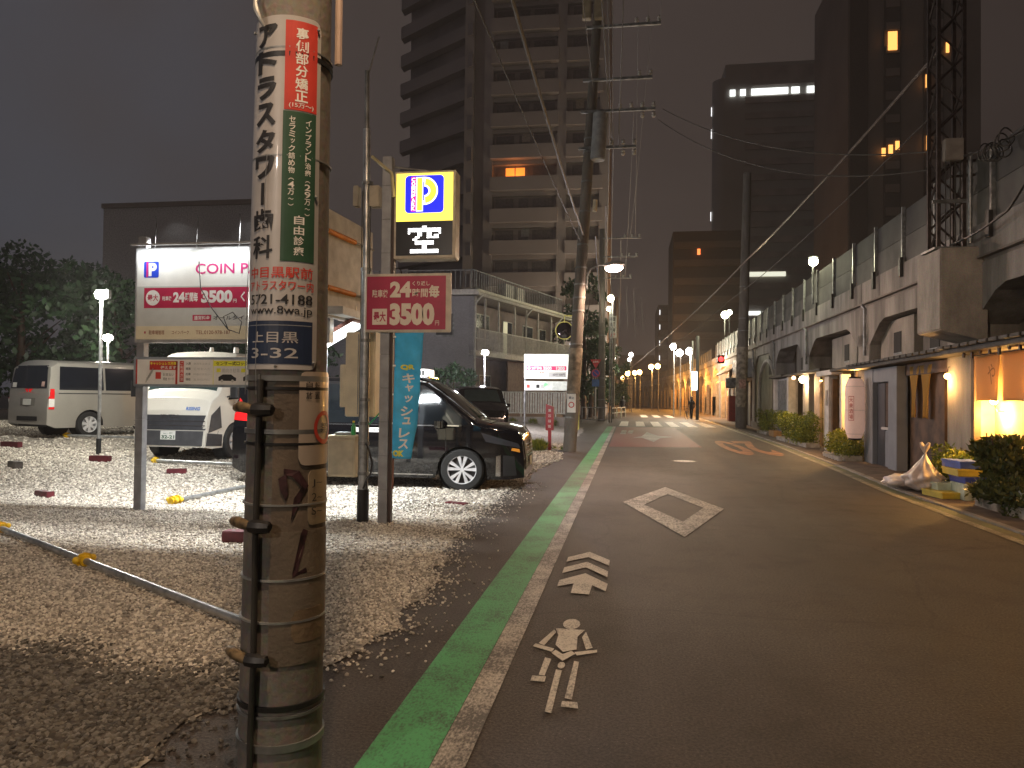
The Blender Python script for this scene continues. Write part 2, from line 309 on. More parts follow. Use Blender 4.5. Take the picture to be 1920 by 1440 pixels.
# ================================================================== GROUND
ASP = asphalt("asphalt")
MB().quad((-400, -60, -.03), (400, -60, -.03), (400, 700, -.03), (-400, 700, -.03)).build("ground", asphalt("city_ground", (.05, .047, .045), (.07, .066, .062)), kind='structure', label='dark open ground running back beyond the street')
def xr(y): return float(np.interp(y, [-20, 9, 14, 18.5, 27.7, 48.7, 80], [4.30, 4.42, 4.47, 4.74, 5.12, 5.59, 6.3]))
def xv(y): return 5.45+.04*y-.0007*max(0., y-60)**2
ys = list(np.arange(-20, 300, 4.))
def strip(name, fa, fb, z, m, y0, y1, st=2., **kw):
    Y_ = np.arange(y0, y1+1e-6, st); vs = []
    for y in Y_: vs += [(fa(y), y, z), (fb(y), y, z)]
    return MB().add(vs, [(2*i, 2*i+1, 2*i+3, 2*i+2) for i in range(len(Y_)-1)]).build(name, m, **kw)
strip("road", lambda y: -3.2 if y < 46 else -30, lambda y: xr(y)+.32, 0, ASP, -20, 300, kind='structure', label='dark worn asphalt lane running away to the crossing')
# gravel lot: irregular edge against the asphalt
edge = [(-1.75, -2), (-2.1, 3.4), (-1.85, 4.0), (-1.66, 4.45), (-1.60, 5.0), (-1.68, 5.5), (-1.55, 6.1), (-1.75, 6.7), (-1.72, 7.2), (-1.93, 7.7), (-1.86, 8.4), (-2.02, 9.1), (-2.0, 10.2), (-2.06, 12), (-1.9, 14), (-1.98, 16.6), (-1.7, 19), (-1.85, 21.5), (-2.1, 22.2), (-2.0, 25), (-2.05, 30), (-2.1, 36), (-2.4, 40.5)]
def xe(y): return float(np.interp(y, [e_[1] for e_ in edge], [e_[0] for e_ in edge]))+.05*math.sin(y*9.1)+.03*math.sin(y*23.)
def gz(x, y): return .46*min(1, max(0, (y-.35*x-14.3)/7.5))*min(1, max(0, (-x-3)/5))
gm = mat("gravel_bed", (.42, .38, .32), .9, 0, .35, 14, 1., 34, detail=9, col2=(.15, .135, .115))
vs = []; YY = np.arange(-3, 40.51, .25); NX = 40
for y in YY:
    for k in range(NX+1): x = xe(y)+(-45-xe(y))*(k/NX)**1.5; vs.append((x, y, .008+gz(x, y)))
MB().add(vs, [(j*(NX+1)+i, j*(NX+1)+i+1, (j+1)*(NX+1)+i+1, (j+1)*(NX+1)+i) for j in range(len(YY)-1) for i in range(NX)]).build("gravel_lot", gm, smooth=True, kind='structure', label='pale gravel ground of the parking lot')
# crushed stones lying on it
def ico(seed):
    r_ = random.Random(seed); bm = bmesh.new(); bmesh.ops.create_icosphere(bm, subdivisions=1, radius=1)
    for v in bm.verts: v.co *= r_.uniform(.72, 1.12)
    for v in bm.verts: v.co.z *= .68
    me = bpy.data.meshes.new("stone"); bm.to_mesh(me); bm.free(); return me
def stones(name, pts, sizes, m, label):
    coll = bpy.data.collections.new(name+"_set")
    for k in range(4):
        o = bpy.data.objects.new("stone_source", ico(k+3)); o.data.materials.append(m); coll.objects.link(o)
    me = bpy.data.meshes.new(name); me.from_pydata([tuple(p) for p in pts], [], [])
    a = me.attributes.new("sz", 'FLOAT', 'POINT'); a.data.foreach_set("value", np.asarray(sizes, dtype=np.float32))
    ob = bpy.data.objects.new(name, me); COL.objects.link(ob)
    ng = bpy.data.node_groups.new(name, 'GeometryNodeTree'); ng.interface.new_socket("Geometry", in_out='INPUT', socket_type='NodeSocketGeometry'); ng.interface.new_socket("Geometry", in_out='OUTPUT', socket_type='NodeSocketGeometry')
    N = ng.nodes; L = ng.links; gi = N.new("NodeGroupInput"); go = N.new("NodeGroupOutput"); io = N.new("GeometryNodeInstanceOnPoints"); ci = N.new("GeometryNodeCollectionInfo")
    ci.inputs[0].default_value = coll; ci.inputs[1].default_value = True; ci.inputs[2].default_value = True
    io.inputs["Pick Instance"].default_value = True
    rv = N.new("FunctionNodeRandomValue"); rv.data_type = 'FLOAT_VECTOR'; rv.inputs[0].default_value = (-.7, -.7, 0); rv.inputs[1].default_value = (.7, .7, 6.28)
    na = N.new("GeometryNodeInputNamedAttribute"); na.data_type = 'FLOAT'; na.inputs[0].default_value = "sz"
    L.new(gi.outputs[0], io.inputs["Points"]); L.new(ci.outputs[0], io.inputs["Instance"]); L.new(rv.outputs[0], io.inputs["Rotation"]); L.new(na.outputs[0], io.inputs["Scale"]); L.new(io.outputs[0], go.inputs[0])
    md = ob.modifiers.new("scatter", 'NODES'); md.node_group = ng
    return tag(ob, label, 'gravel', kind='stuff')
def stone_mat(nm="crushed_stone", k=1.):
    m = bpy.data.materials.new(nm); m.use_nodes = True; n = m.node_tree.nodes; l = m.node_tree.links; b = n["Principled BSDF"]; b.inputs["Roughness"].default_value = .85
    oi = n.new("ShaderNodeObjectInfo"); r = n.new("ShaderNodeValToRGB"); l.new(oi.outputs["Random"], r.inputs[0])
    r.color_ramp.elements[0].color = (.17*k, .15*k, .13*k, 1); r.color_ramp.elements[1].color = (.82*k, .77*k, .68*k, 1); q = r.color_ramp.elements.new(.5); q.color = (.52*k, .475*k, .405*k, 1)
    l.new(r.outputs[0], b.inputs["Base Color"]); return m
SM = stone_mat(); pts = []; szs = []
def scatter(y0, y1, x0, dens, s0, s1):
    n_ = int((y1-y0)*(-1.5-x0)*dens); Yv = rng.uniform(y0, y1, n_); Xv = rng.uniform(x0, -1.5, n_); S = rng.uniform(s0, s1, n_)
    keep = np.array([x < xe(y)-.03+abs(rng.normal(0, .02)) for x, y in zip(Xv, Yv)])
    # only what the camera side can see
    keep &= (Xv > -1.02*Yv-1.2)
    for x, y, s_ in zip(Xv[keep], Yv[keep], S[keep]): pts.append((x, y, .008+s_*.25+gz(x, y))); szs.append(s_)
scatter(2.4, 6.5, -8.5, 2500, .006, .0165); scatter(6.5, 10, -12, 1300, .010, .020); scatter(10, 15, -17, 420, .015, .028); scatter(15, 26, -26, 90, .02, .035)
ns_ = 1500; Yv = rng.uniform(3, 14, ns_); Xv = np.array([xe(y) for y in Yv])+rng.exponential(.12, ns_); 
for x, y in zip(Xv, Yv):
    if x < -1.16: pts.append((x, y, .006)); szs.append(rng.uniform(.006, .015))
MB().add([(-9, 2.0, .012), (-1.98, 2.0, .012), (-2.12, 3.4, .012), (-2.0, 3.75, .012), (-3.2, 4.0, .012), (-5.5, 4.25, .012), (-9, 4.6, .012)], [(0, 1, 2, 3, 4, 5, 6)]).build("dark_patch", mat("dark_bed", (.10, .085, .07), .95, 0, .4, 12, 1., 30), kind='structure', label='darker ground at the near edge of the lot')  # ground sheet in a darker tone along the near edge
DK = stone_mat("dark_stone", .26); dp_, ds_, cp_, cs_ = [], [], [], []
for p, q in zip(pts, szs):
    lim = 4.02+.10*(-p[0]-2.3)+.12*math.sin(p[0]*5)+rng.normal(0, .12)  # stones nearer than this wavy line are darker and coarser
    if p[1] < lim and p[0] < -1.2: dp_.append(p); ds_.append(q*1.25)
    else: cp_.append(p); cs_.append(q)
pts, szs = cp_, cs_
stones("dark_stones", dp_, ds_, DK, 'dark coarse stones at the near edge of the lot')
stones("gravel_stones", pts, szs, SM, 'loose crushed stones covering the parking lot')

# ---- road paint
GREEN = paint("green_paint", (.09, .42, .16), .20); WHT = paint("worn_white_paint", (.62, .57, .50), .50); WHT2 = paint("fresh_white_paint", (.72, .67, .58), .12)
WHT3 = paint("half_worn_white", (.62, .57, .50), .62, scale=5)
strip("green_lane_band", lambda y: -1.15, lambda y: -.835, .004, GREEN, -6, 43, 1, kind='structure', label='green painted band along the left side of the road')
strip("white_edge_line", lambda y: -.83, lambda y: -.68, .008, WHT, -6, 43.5, 1, kind='structure', label='worn white line beside the green band')
strip("white_edge_line", lambda y: xr(y)-.02, lambda y: xr(y)+.11, .008, paint("cream_worn", (.55, .50, .38), .55), -6, 60, 1, kind='structure', label='faded cream line along the right edge of the road')
strip("green_lane_band", lambda y: xr(y)+.12, lambda y: xr(y)+.30, .004, paint("olive_worn", (.17, .20, .07), .5), -6, 60, 1, kind='structure', label='faded olive band outside the right edge line')
def flat(name, polys, z, m, label):
    mb = MB()
    for P in polys: mb.add([(x, y, z) for x, y in P], [tuple(range(len(P)))])
    return mb.build(name, m, kind='structure', label=label)
flat("arrow_marking", [[(-.58, 7.3), (-.58, 7.51), (-.38, 7.81), (-.165, 7.45), (-.165, 7.21), (-.38, 7.55)], [(-.58, 6.82), (-.58, 7.05), (-.38, 7.33), (-.17, 6.97), (-.17, 6.74), (-.38, 7.09)],
     [(-.58, 6.33), (-.58, 6.55), (-.37, 6.85), (-.16, 6.5), (-.17, 6.25), (-.29, 6.43), (-.30, 6.12), (-.45, 6.14), (-.45, 6.46)]], .008, WHT2, 'three white arrow heads painted on the road by the green band')
circ = lambda cx, cy, rx, ry, n=16: [(cx+rx*math.cos(2*math.pi*a/n), cy+ry*math.sin(2*math.pi*a/n)) for a in range(n)]
flat("bicycle_marking", [[(-.48, 5.18), (-.28, 5.18), (-.32, 5.03), (-.31, 4.77), (-.39, 4.71), (-.45, 4.84), (-.45, 5.04)], [(-.49, 5.15), (-.47, 5.1), (-.52, 4.81), (-.56, 4.85)], [(-.58, 4.84), (-.45, 4.76), (-.46, 4.7), (-.59, 4.78)],
     [(-.29, 5.02), (-.27, 5.14), (-.21, 4.82), (-.25, 4.78)], [(-.32, 4.72), (-.18, 4.79), (-.18, 4.74), (-.3, 4.66)], [(-.46, 4.68), (-.44, 4.74), (-.39, 4.67), (-.34, 4.74), (-.31, 4.69), (-.38, 4.55)],
     [(-.405, 4.4), (-.37, 4.39), (-.37, 3.79), (-.405, 3.8)], [(-.49, 4.59), (-.45, 4.57), (-.46, 4.29), (-.495, 4.3)], [(-.53, 4.28), (-.45, 4.28), (-.45, 4.2), (-.53, 4.2)], [(-.31, 4.56), (-.28, 4.55), (-.28, 3.98), (-.32, 3.99)],
     [(-.33, 3.95), (-.25, 3.95), (-.24, 3.87), (-.33, 3.88)], circ(-.38, 5.30, .06, .12), circ(-.38, 4.475, .022, .055, 12)], .008, WHT2, 'white bicycle rider figure painted on the near road')
dO = [(-.07, 11.68), (.68, 13.83), (1.4, 11.29), (.66, 8.88)]; dI = [(.25, 11.46), (.67, 12.84), (1.11, 11.33), (.72, 9.99)]
flat("diamond_marking", [[dO[i], dO[(i+1) % 4], dI[(i+1) % 4], dI[i]] for i in range(4)], .008, paint("diamond_worn", (.66, .58, .50), .50, scale=4.5), 'worn white diamond painted in the middle of the lane')
flat("red_lane_patch", [[(-.62, 25.0), (2.45, 25.6), (2.6, 43.0), (-.62, 42.5)]], .004, paint("red_surface", (.15, .020, .016), -.5), 'dark red surfaced patch of road before the crossing')
flat("faded_marking", [[(.2, 31), (.6, 32.5), (.9, 36.5), (1.3, 33), (1.9, 32.2), (1.3, 31), (.95, 28.2), (.6, 31)], [(-.35, 34), (-.1, 34), (-.05, 38), (-.3, 38)], [(-.02, 35), (.2, 34.5), (.3, 38.5), (.05, 38)]], .009, paint("blot", (.6, .58, .5), .5, scale=3), 'faded white symbol painted on the red patch')
cw = [(-.52, -.01), (.47, 1.0), (1.46, 2.0), (2.45, 2.99), (3.44, 4.0), (4.43, 5.0)]
for a, b in cw: flat("crosswalk_bar", [[(a, 44), (b, 44), (b+.06, 53), (a+.06, 53)]], .008, paint("crossing_white", (.80, .76, .68), 0.), None)
for a in (1.14, 2.27, 3.42): flat("crosswalk_bar", [[(a, 66), (a+.6, 66), (a+.6, 76), (a, 76)]], .008, MC["crossing_white"], None)
pr_ = Print(lambda u, v, d: (4.62-u, 30.0-v, .009)); pr_.text("20", 0, 1.5, 0, 7.6, paint("orange_worn", (.50, .19, .06), .45), .03)
for mb, m in pr_.layers.values(): mb.build("speed_marking", m, kind='structure', label='orange 20 speed number painted on the road upside down')
mh = thing("manhole_cover", 'round pale manhole cover in the middle of the road', 'manhole cover', (1.45, 19.8, 0))
MB().lathe((0, 0, 0), [(.001, .006), (.27, .006), (.28, .004)], 28).build("lid", mat("cast_iron_worn", (.75, .70, .62), .55, .0, .5, 30), mh)
MB().lathe((0, 0, 0), [(.285, .004), (.33, .007), (.34, .002)], 28).build("rim", concd, mh)
# pavement on the right
PAV = mat("pavement_brown", (.13, .095, .075), .85, 0, .3, 3, .5, 30)
strip("sidewalk", lambda y: xr(y)+.40, lambda y: xv(y)+.5, .02, PAV, -6, 110, 2, kind='structure', label='brown pavement in front of the bars under the viaduct')
kb = thing("kerb", 'low stone kerb between the road and the right pavement', 'kerb', (4.9, 10, 0))
kb["kind"] = "structure"
for i in range(44):
    y = 6+i*.8
    mb = MB(); x0 = xr(y)+.32; mb.rbox((x0+.05-4.9, y+.4-10, .012), .1, .785, .03, rz=-.02, b=.012); mb.build("kerb_stone", conc, kb)
# side street and far road
MB().box(-44, -2.6, 40.5, 40.75, 0, .55).build("lot_kerb_wall", conc, kind=None, label='low pale concrete kerb wall closing the back of the gravel lot', cat='wall')
# parking marks buried in gravel: galvanised pipes with yellow clamps, red wheel blocks
def pipe(name, label, a, b, clamps, r=.03):
    t = thing(name, label, 'pipe', (a[0], a[1], gz(*a[:2])), 0, 'galvanised bay pipes on the gravel')
    MB().tube([(0, 0, .06), (b[0]-a[0], b[1]-a[1], .06)], r, 12).build("tube", galv, t, smooth=True)
    d = Vector((b[0]-a[0], b[1]-a[1], 0)).normalized()
    for k in clamps:
        c = Vector((0, 0, .06))+d*k
        mb = MB(); mb.tube([c-d*.045, c+d*.045], .052, 10); mb.tube([c-d*.012, c+d*.012], .075, 10); mb.ball(c+Vector((d.y, -d.x, 0))*.07+Vector((0, 0, .01)), .035, 6); mb.ball(c-Vector((d.y, -d.x, 0))*.07+Vector((0, 0, .02)), .032, 6)
        mb.build("clamp", mat("yellow_clamp", (.85, .55, .02), .45, 0, .2, 20), t, smooth=True)
    return t
pipe("bay_pipe", 'long galvanised pipe with a yellow clamp lying across the near gravel', (-7.6, 7.85), (-2.35, 4.62), (.72, 3.15))
pipe("bay_pipe", 'dull pipe behind the billboard post with a yellow clamp at its end', (-6.45, 9.85), (-6.2, 13.3), (.02, .12)).rotation_euler = (0, 0, 0)
pipe("bay_pipe", 'far thin pipe with a yellow clamp beside the silver van', (-14.0, 16.9), (-9.9, 16.2), (.02,))
pipe("bay_pipe", 'dark pipe in front of the white truck', (-9.5, 13.9), (-7.6, 13.6), (.02,))
def block(label, x, y, rz, s_=(.34, .12, .10), m=None):
    t = thing("parking_block", label, 'parking block', (x, y, gz(x, y)), rz, 'red parking blocks on the gravel')
    MB().rbox((0, 0, s_[2]/2), s_[0], s_[1], s_[2]).build("body", m or mat("maroon_plastic", (.11, .012, .02), .5, 0, .2, 10), t, bevel=.008)
    for q in (-1, 1): MB().lathe((q*s_[0]*.3, 0, s_[2]), [(.0005, .003), (.018, .003), (.02, 0)], 10).build("bolt_head", galvd, t)
for a in (('angled maroon block left of the billboard post', -8.75, 10.15, -.35), ('maroon block lying alone between billboard post and truck', -8.35, 12.9, .35), ('maroon block half hidden behind the near utility pole', -4.05, 7.55, .05, (.5, .16, .13)),
          ('maroon block at the foot of the lamp pole', -10.6, 13.75, .05, (.42, .13, .13)), ('far maroon block below the silver van', -13.8, 15.0, -.1, (.5, .13, .13))): block(*a)
block('grey and brown block at the far left of the gravel', -11.5, 12.6, -.5, (.36, .14, .14), mat("grey_brown_plastic", (.10, .085, .075), .6, 0, .5, 6))
MB().rbox((-2.5, 10.85, .022), .34, .13, .03, rz=-.25).build("rubber_plate", MC["maroon_plastic"], label='flat red plate lying on gravel in front of the black taxi', cat='plate', bevel=.006)

# ================================================================== NEAR UTILITY POLE
PC = Vector((-1.41, 2.92, 0)); TC = Vector((1.41, -2.92, 0)).normalized(); RT = Vector((2.92, 1.41, 0)).normalized()
def PR(z): return .168-.0068*z
def cyl(extra):  # (u arc length at R .17, v = height, d depth) on the pole
    def fn(u, v, d):
        th = u/.165; r_ = PR(v)+extra+d
        return tuple(PC+TC*(math.cos(th)*r_)+RT*(math.sin(th)*r_)+Vector((0, 0, v)))
    return fn
up_ = thing("utility_pole", 'near concrete utility pole wrapped in the white dental clinic sign', 'utility pole', PC, 0, 'concrete utility poles')
def onp(mb): return dict(off=PC)
mb = MB(); mb.tube([PC, PC+Vector((0, 0, 6)), PC+Vector((0, 0, 13.5))], [PR(0), PR(6), .10], 40); mb.build("shaft", polec, up_, off=PC, smooth=True)
def cylpatch(name, u0, u1, z0, z1, ex, m, rad=.02, n=24, parent=up_, thick=.004):
    """a curved sheet of real thickness on the pole with rounded corners"""
    mb = MB(); us = np.linspace(u0, u1, n+1); fo = cyl(ex); fi = cyl(ex-thick); vs = []
    for u in us:
        q = 0
        for e_ in (u-u0, u1-u):
            if e_ < rad: q = max(q, rad-math.sqrt(max(0, rad**2-(rad-e_)**2)))
        vs += [fo(u, z0+q, 0), fo(u, z1-q, 0), fi(u, z1-q, 0), fi(u, z0+q, 0)]
    fs = []
    for i in range(n):
        for k in range(4): fs.append((4*i+k, 4*i+4+k, 4*i+4+(k+1) % 4, 4*i+(k+1) % 4))
    fs += [(0, 1, 2, 3), (4*n, 4*n+1, 4*n+2, 4*n+3)]
    mb.add(vs, fs); o = mb.build(name, m, parent, off=PC, smooth=True); return o
signw = mat("sign_board_white", (.45, .44, .44), .38, 0, .12, 3, coat=.3)
sg = cylpatch("sign_board", -.262, .118, 1.70, 3.115, .007, signw, .035, 40)
pp = Print(cyl(.0080)); C_ = .012
for i, ch in enumerate("アトラスタワ|歯科"): pp.vtext(ch, -.128, 3.085-i*.1062, .098, black, .045 if i < 7 else .022, wide=1.18, cut=C_)
pp.rect(-.040, .098, 2.735, 3.095, redp, 1, 10); pp.rect(-.043, .096, 2.13, 2.730, greenp, 1, 10)
pp.vtext("裏側部分矯正", .030, 3.07, .049, white, .02, wide=1.15, cut=C_, step=.0505); pp.text("(15万〜)", -.02, .082, 2.742, 2.765, white, .01, cut=C_)
pp.vtext("インプラント治療(29万〜)", .062, 2.705, .027, white, .012, step=.0290, cut=C_); pp.vtext("セラミック詰め物(4万〜)", -.005, 2.71, .027, white, .012, step=.0290, cut=C_)
pp.vtext("自由診療", .03, 2.315, .038, white, .012, step=.0415, wide=1.15, cut=C_)
pp.text("中目黒駅前", -.190, .092, 2.062, 2.108, redp, .015, cut=C_); pp.text("アトラスタワー内", -.192, .096, 2.012, 2.053, redp, .015, cut=C_)
pp.text("5721-4188", -.185, .092, 1.958, 1.998, black, .012, cut=C_); pp.text("www.8wa.jp", -.185, .092, 1.91, 1.952, black, .008, cut=C_)
pp.rect(-.22, .095, 1.722, 1.893, navy, 1, 16); pp.rect(-.215, .09, 1.874, 1.877, mat("grey_print", (.3, .32, .35), .5), 2, 14)
pp.text("上目黒", -.165, .035, 1.805, 1.85, signw, .006, cut=C_); pp.text("3-32", -.17, .035, 1.745, 1.785, signw, .008, cut=C_)
for u_, z_ in ((-.24, 3.08), (.10, 3.08), (.10, 2.4), (.10, 1.73), (-.05, 1.712)):
    MB().ball(cyl(.012)(u_, z_, 0), .006, 6).build("rivet", galvd, up_, off=PC)
pp.build("lettering", sg, PC); 
for o in list(sg.children): o.location = (0, 0, 0)
# sticker on the right, with red ring; lower sticker with scribble; anti-poster sheet and tape remains
st = cylpatch("sticker", .045, .235, 1.32, 1.695, .008, mat("sticker_white", (.45, .38, .32), .35, 0, .1, 5, coat=.4), .03, 20)
ps = Print(cyl(.0095)); ps.ring(.17, 1.47, .05, .068, redp, 2, 30, ex=.9); ps.vtext("自放", .085, 1.655, .030, black, .01, cut=C_, step=.04); ps.vtext("転置", .125, 1.655, .030, black, .01, cut=C_, step=.04)
ps.text("禁", .145, .195, 1.45, 1.49, navy, .02, cut=C_); ps.build("lettering", st, PC)
st2 = cylpatch("sticker", .09, .225, 1.08, 1.30, .006, mat("sticker_cream", (.36, .29, .20), .5, 0, .2, 8), .02, 16)
ps = Print(cyl(.0075))
for k in range(3): ps.text(["J", "2", "S"][k]+"~", .105, .165, 1.23-k*.055, 1.262-k*.055, black, -.005, cut=C_)
ps.build("scribble", st2, PC)
def grime(name, c, c2, sc): return mat(name, c, .75, 0, .5, sc, .3, 50, col2=c2, detail=9)
cylpatch("poster_guard_sheet", -.055, .245, .98, 1.66, .003, grime("sheet_grey_brown", (.13, .10, .075), (.075, .06, .048), 5), .02, 24)
cylpatch("poster_guard_sheet", -.055, .255, .535, 1.06, .0052, grime("sheet_tan", (.16, .13, .10), (.10, .08, .062), 3), .03, 24)
cylpatch("torn_sheet", .03, .2, .62, .75, .0066, grime("sheet_tan2", (.20, .145, .09), (.15, .105, .065), 6), .03, 12)
gr = Print(cyl(.0072)); maro = mat("maroon_graffiti", (.05, .018, .022), .6, 0, .5, 30)
for P in ([(-.01, 1.31), (.05, 1.30), (.09, 1.24), (.06, 1.19), (.03, 1.12), (.02, 1.1), (.03, 1.19), (.06, 1.235), (.02, 1.28), (-.01, 1.285)], [(.03, .9), (.06, 1.05), (.07, 1.07), (.09, 1.06), (.075, 1.0), (.05, .90), (.085, .915), (.09, .895), (.03, .88)], [(-.03, 1.27), (0, 1.29), (.01, 1.22), (.0, 1.18), (-.02, 1.22)]): gr.poly(P, maro, 1)
gr.build("graffiti", up_, PC)
for z, h, m in ((1.655, .022, galvd), (1.62, .012, blk), (1.445, .018, galvd), (1.40, .010, blk), (1.16, .008, galvd), (.865, .009, galv), (.70, .009, galv), (.36, .02, blk), (.33, .012, galvd), (.20, .03, galvd), (2.55, .006, galvd), (2.95, .02, blk), (2.985, .006, galvd), (3.3, .02, galvd)):
    mb = MB()
    mb.tube([PC+Vector((0, 0, z)), PC+Vector((0, 0, z+h))], PR(z)+.0085, 40); mb.build("strap", m, up_, off=PC, smooth=True)
cc_ = cyl(.022)
mb = MB(); us = [(-.105, .0), (-.107, .3), (-.102, .54), (-.105, .8), (-.108, 1.1), (-.105, 1.35), (-.103, 1.66)]
mb.tube([cc_(u, z, 0) for u, z in us], .0125, 10); mb.build("conduit", mat("conduit_dark", (.05, .048, .045), .35, .2, .2, 8), up_, off=PC, smooth=True)
mb = MB(); mb.tube([cyl(.012)(-.118+.006*math.sin(z*4), z, 0) for z in np.linspace(0, 1.68, 14)], .005, 6); mb.build("cable", galvd, up_, off=PC, smooth=True)
mb = MB(); mb.tube([cyl(.03)(.245, z, 0) for z in (3.0, 3.4, 4.5)], .016, 8); mb.build("conduit", mat("conduit_pinkish", (.55, .42, .36), .5), up_, off=PC, smooth=True)
for z in (1.545, 1.09, .575):   # cable clamps with a yellow sleeve and a black block
    mb = MB(); f = cyl(.03); mb.tube([f(-.235+.03*k, z+.006*math.sin(k), .012) for k in range(5)], [.016, .021, .022, .021, .017], 10); mb.build("clamp_sleeve", mat("sleeve_tan", (.17, .12, .06), .6, 0, .5, 30), up_, off=PC, smooth=True)
    mb = MB(); mb.tube([f(-.115+.022*k, z-.004, .01) for k in range(4)], [.026, .028, .027, .022], 8); mb.tube([f(-.06, z, .01), f(-.045, z-.002, .02)], .014, 6); mb.build("clamp_block", blk, up_, off=PC, smooth=True)
for k, (ua, za, zb) in enumerate(((-.20, 2.2, 1.6), (-.125, 2.05, 1.6), (-.10, 2.55, 2.28))):
    mb = MB(); mb.tube([cyl(.02)(ua+.006*math.sin(9*z+k), z, 0) for z in np.linspace(za, zb, 8)], .0013, 5); mb.build("wire", galv, up_, off=PC)
mb = MB(); mb.tube([cyl(.03)(-.17+.05*t, 3.2-.14*t, .02*math.sin(3*t)) for t in np.linspace(0, 1, 8)], [.011, .01, .009, .012, .012, .01, .008, .005], 8); mb.build("loose_bracket", galvd, up_, off=PC, smooth=True)
up_.location = PC+RT*.006; up_.rotation_euler = (0, .0045, 0)
# street lamp on this pole, above the frame
def lamp_head(parent, p, d, m, k=1.):
    d = Vector(d).normalized(); s_ = Vector((-d.y, d.x, 0)); vs = []; n = 8; prof = [(-.28, .03), (-.2, .09), (0, .12), (.16, .10), (.27, .03)]
    mb = MB(); mb.tube([Vector(p)+d*a*k+Vector((0, 0, .035)) for a, r_ in prof], [r_*k*.85 for a, r_ in prof], 12); mb.build("lamp_housing", mat("lamp_grey", (.45, .44, .42), .5), parent, off=parent.location, smooth=True)
    mb = MB(); mb.tube([Vector(p)+d*a*k*.85+Vector((0, 0, -.06*k)) for a, r_ in prof], [r_*k*1.0 for a, r_ in prof], 12); return mb.build("lamp_glass", m, parent, off=parent.location, smooth=True)
mb = MB(); a0_ = Vector((-1.3, 2.8, 5.6)); mb.tube([a0_, a0_+Vector((.1, -.1, .5)), (-1.1, 2.3, 6.35), (-.8, 1.75, 6.4)], .022, 8); mb.build("lamp_arm", galv, up_, off=PC, smooth=True)
lamp_head(up_, (-.68, 1.45, 6.4), (.4, -1, 0), emis("lamp_pink_white", (1, .78, .62), 40))
spot("street_light", (-.68, 1.45, 6.25), (.3, 3.0, 0), 1300, (1, .66, .38), 165, .35, .12)

T = thing("street_lamp", 'fill lamp added out of view behind the viewer on the lot side', 'street lamp', (-4.6, -5.2, 0)); MB().tube([(0, 0, 0), (0, 0, 5.3)], .06, 10).build("pole", galv, T, smooth=True)  # unseen lamp, added to light the pole sign and cabinets evenly
lamp_head(T, (-4.2, -5.0, 5.3), (1, .3, 0), emis("lamp_pink_white", (1, .78, .62), 40)); spot("street_light", (-4.2, -5.0, 5.15), (-2.6, 1.5, 0), 1300, (1, .84, .70), 160, .4, .1)
# ================================================================== PARKING SIGNS
def slab(parent, nm, x0, x1, y0, y1, z0, z1, m, bev=.006, off=None): return MB().box(x0, x1, y0, y1, z0, z1).build(nm, m, parent, off=off if off is not None else parent.location, bevel=bev)
T = thing("sign_post", 'square tiled steel post carrying the parking signs', 'sign post', (-3.02, 9.06, 0))
for k in range(11):
    z0_ = .0+k*.425
    slab(T, "post_section", -3.085, -2.965, 9.0, 9.12, z0_+.002, min(4.62, z0_+.423), mat("post_grey", (.30, .31, .33), .45, .3, .15, 6), .003)
slab(T, "side_channel", -2.962, -2.925, 9.02, 9.10, 0, 4.3, mat("brown_channel", (.05, .03, .025), .5), .003)
slab(T, "core", -3.075, -2.975, 9.01, 9.11, 0, 4.61, blk, 0)
# lit P sign
T = thing("parking_sign", 'lit yellow sign box with a blue P above a full or vacant panel', 'sign', (-2.53, 9.0, 3.3))
slab(T, "frame", -2.925, -2.135, 9.0, 9.24, 3.32, 4.42, mat("frame_beige", (.50, .46, .38), .5), .01)
slab(T, "yellow_panel", -2.895, -2.17, 8.992, 9.004, 3.79, 4.39, emis("sign_yellow_lit", (1, .80, .10), 1.35), 0)
slab(T, "display_panel", -2.895, -2.17, 8.992, 9.004, 3.36, 3.785, mat("display_black", (.01, .01, .012), .3), 0)
P_ = Print(frame_y(-2.895, 3.36, 8.990)); eb = emis("sign_blue_lit", (.01, .02, .95), 1.0); ey = emis("sign_lemon_lit", (1, .95, .05), 1.5); ew = emis("sign_white_lit", (1, 1, 1), 1.6); em = emis("sign_magenta_lit", (.85, .02, .25), 1.0)
P_.rect(.115, .61, .53, 1.0, eb, 1, rad=.05)
P_.rect(.19, .25, .55, .985, em, 2); P_.vtext("COINPARK", .22, .975, .05, ew, .02, step=.052)
P_.rect(.255, .345, .55, .98, ew, 2); P_.rect(.268, .335, .56, .97, ey, 3)
P_.ring(.36, .805, .055, .175, ew, 2, 20, -math.pi/2, math.pi/2); P_.ring(.362, .805, .075, .155, ey, 3, 20, -math.pi/2+.08, math.pi/2-.08)
P_.rect(.345, .36, .63, .685, ew, 2); P_.rect(.345, .36, .925, .98, ew, 2)
P_.build("print", T, T.location)
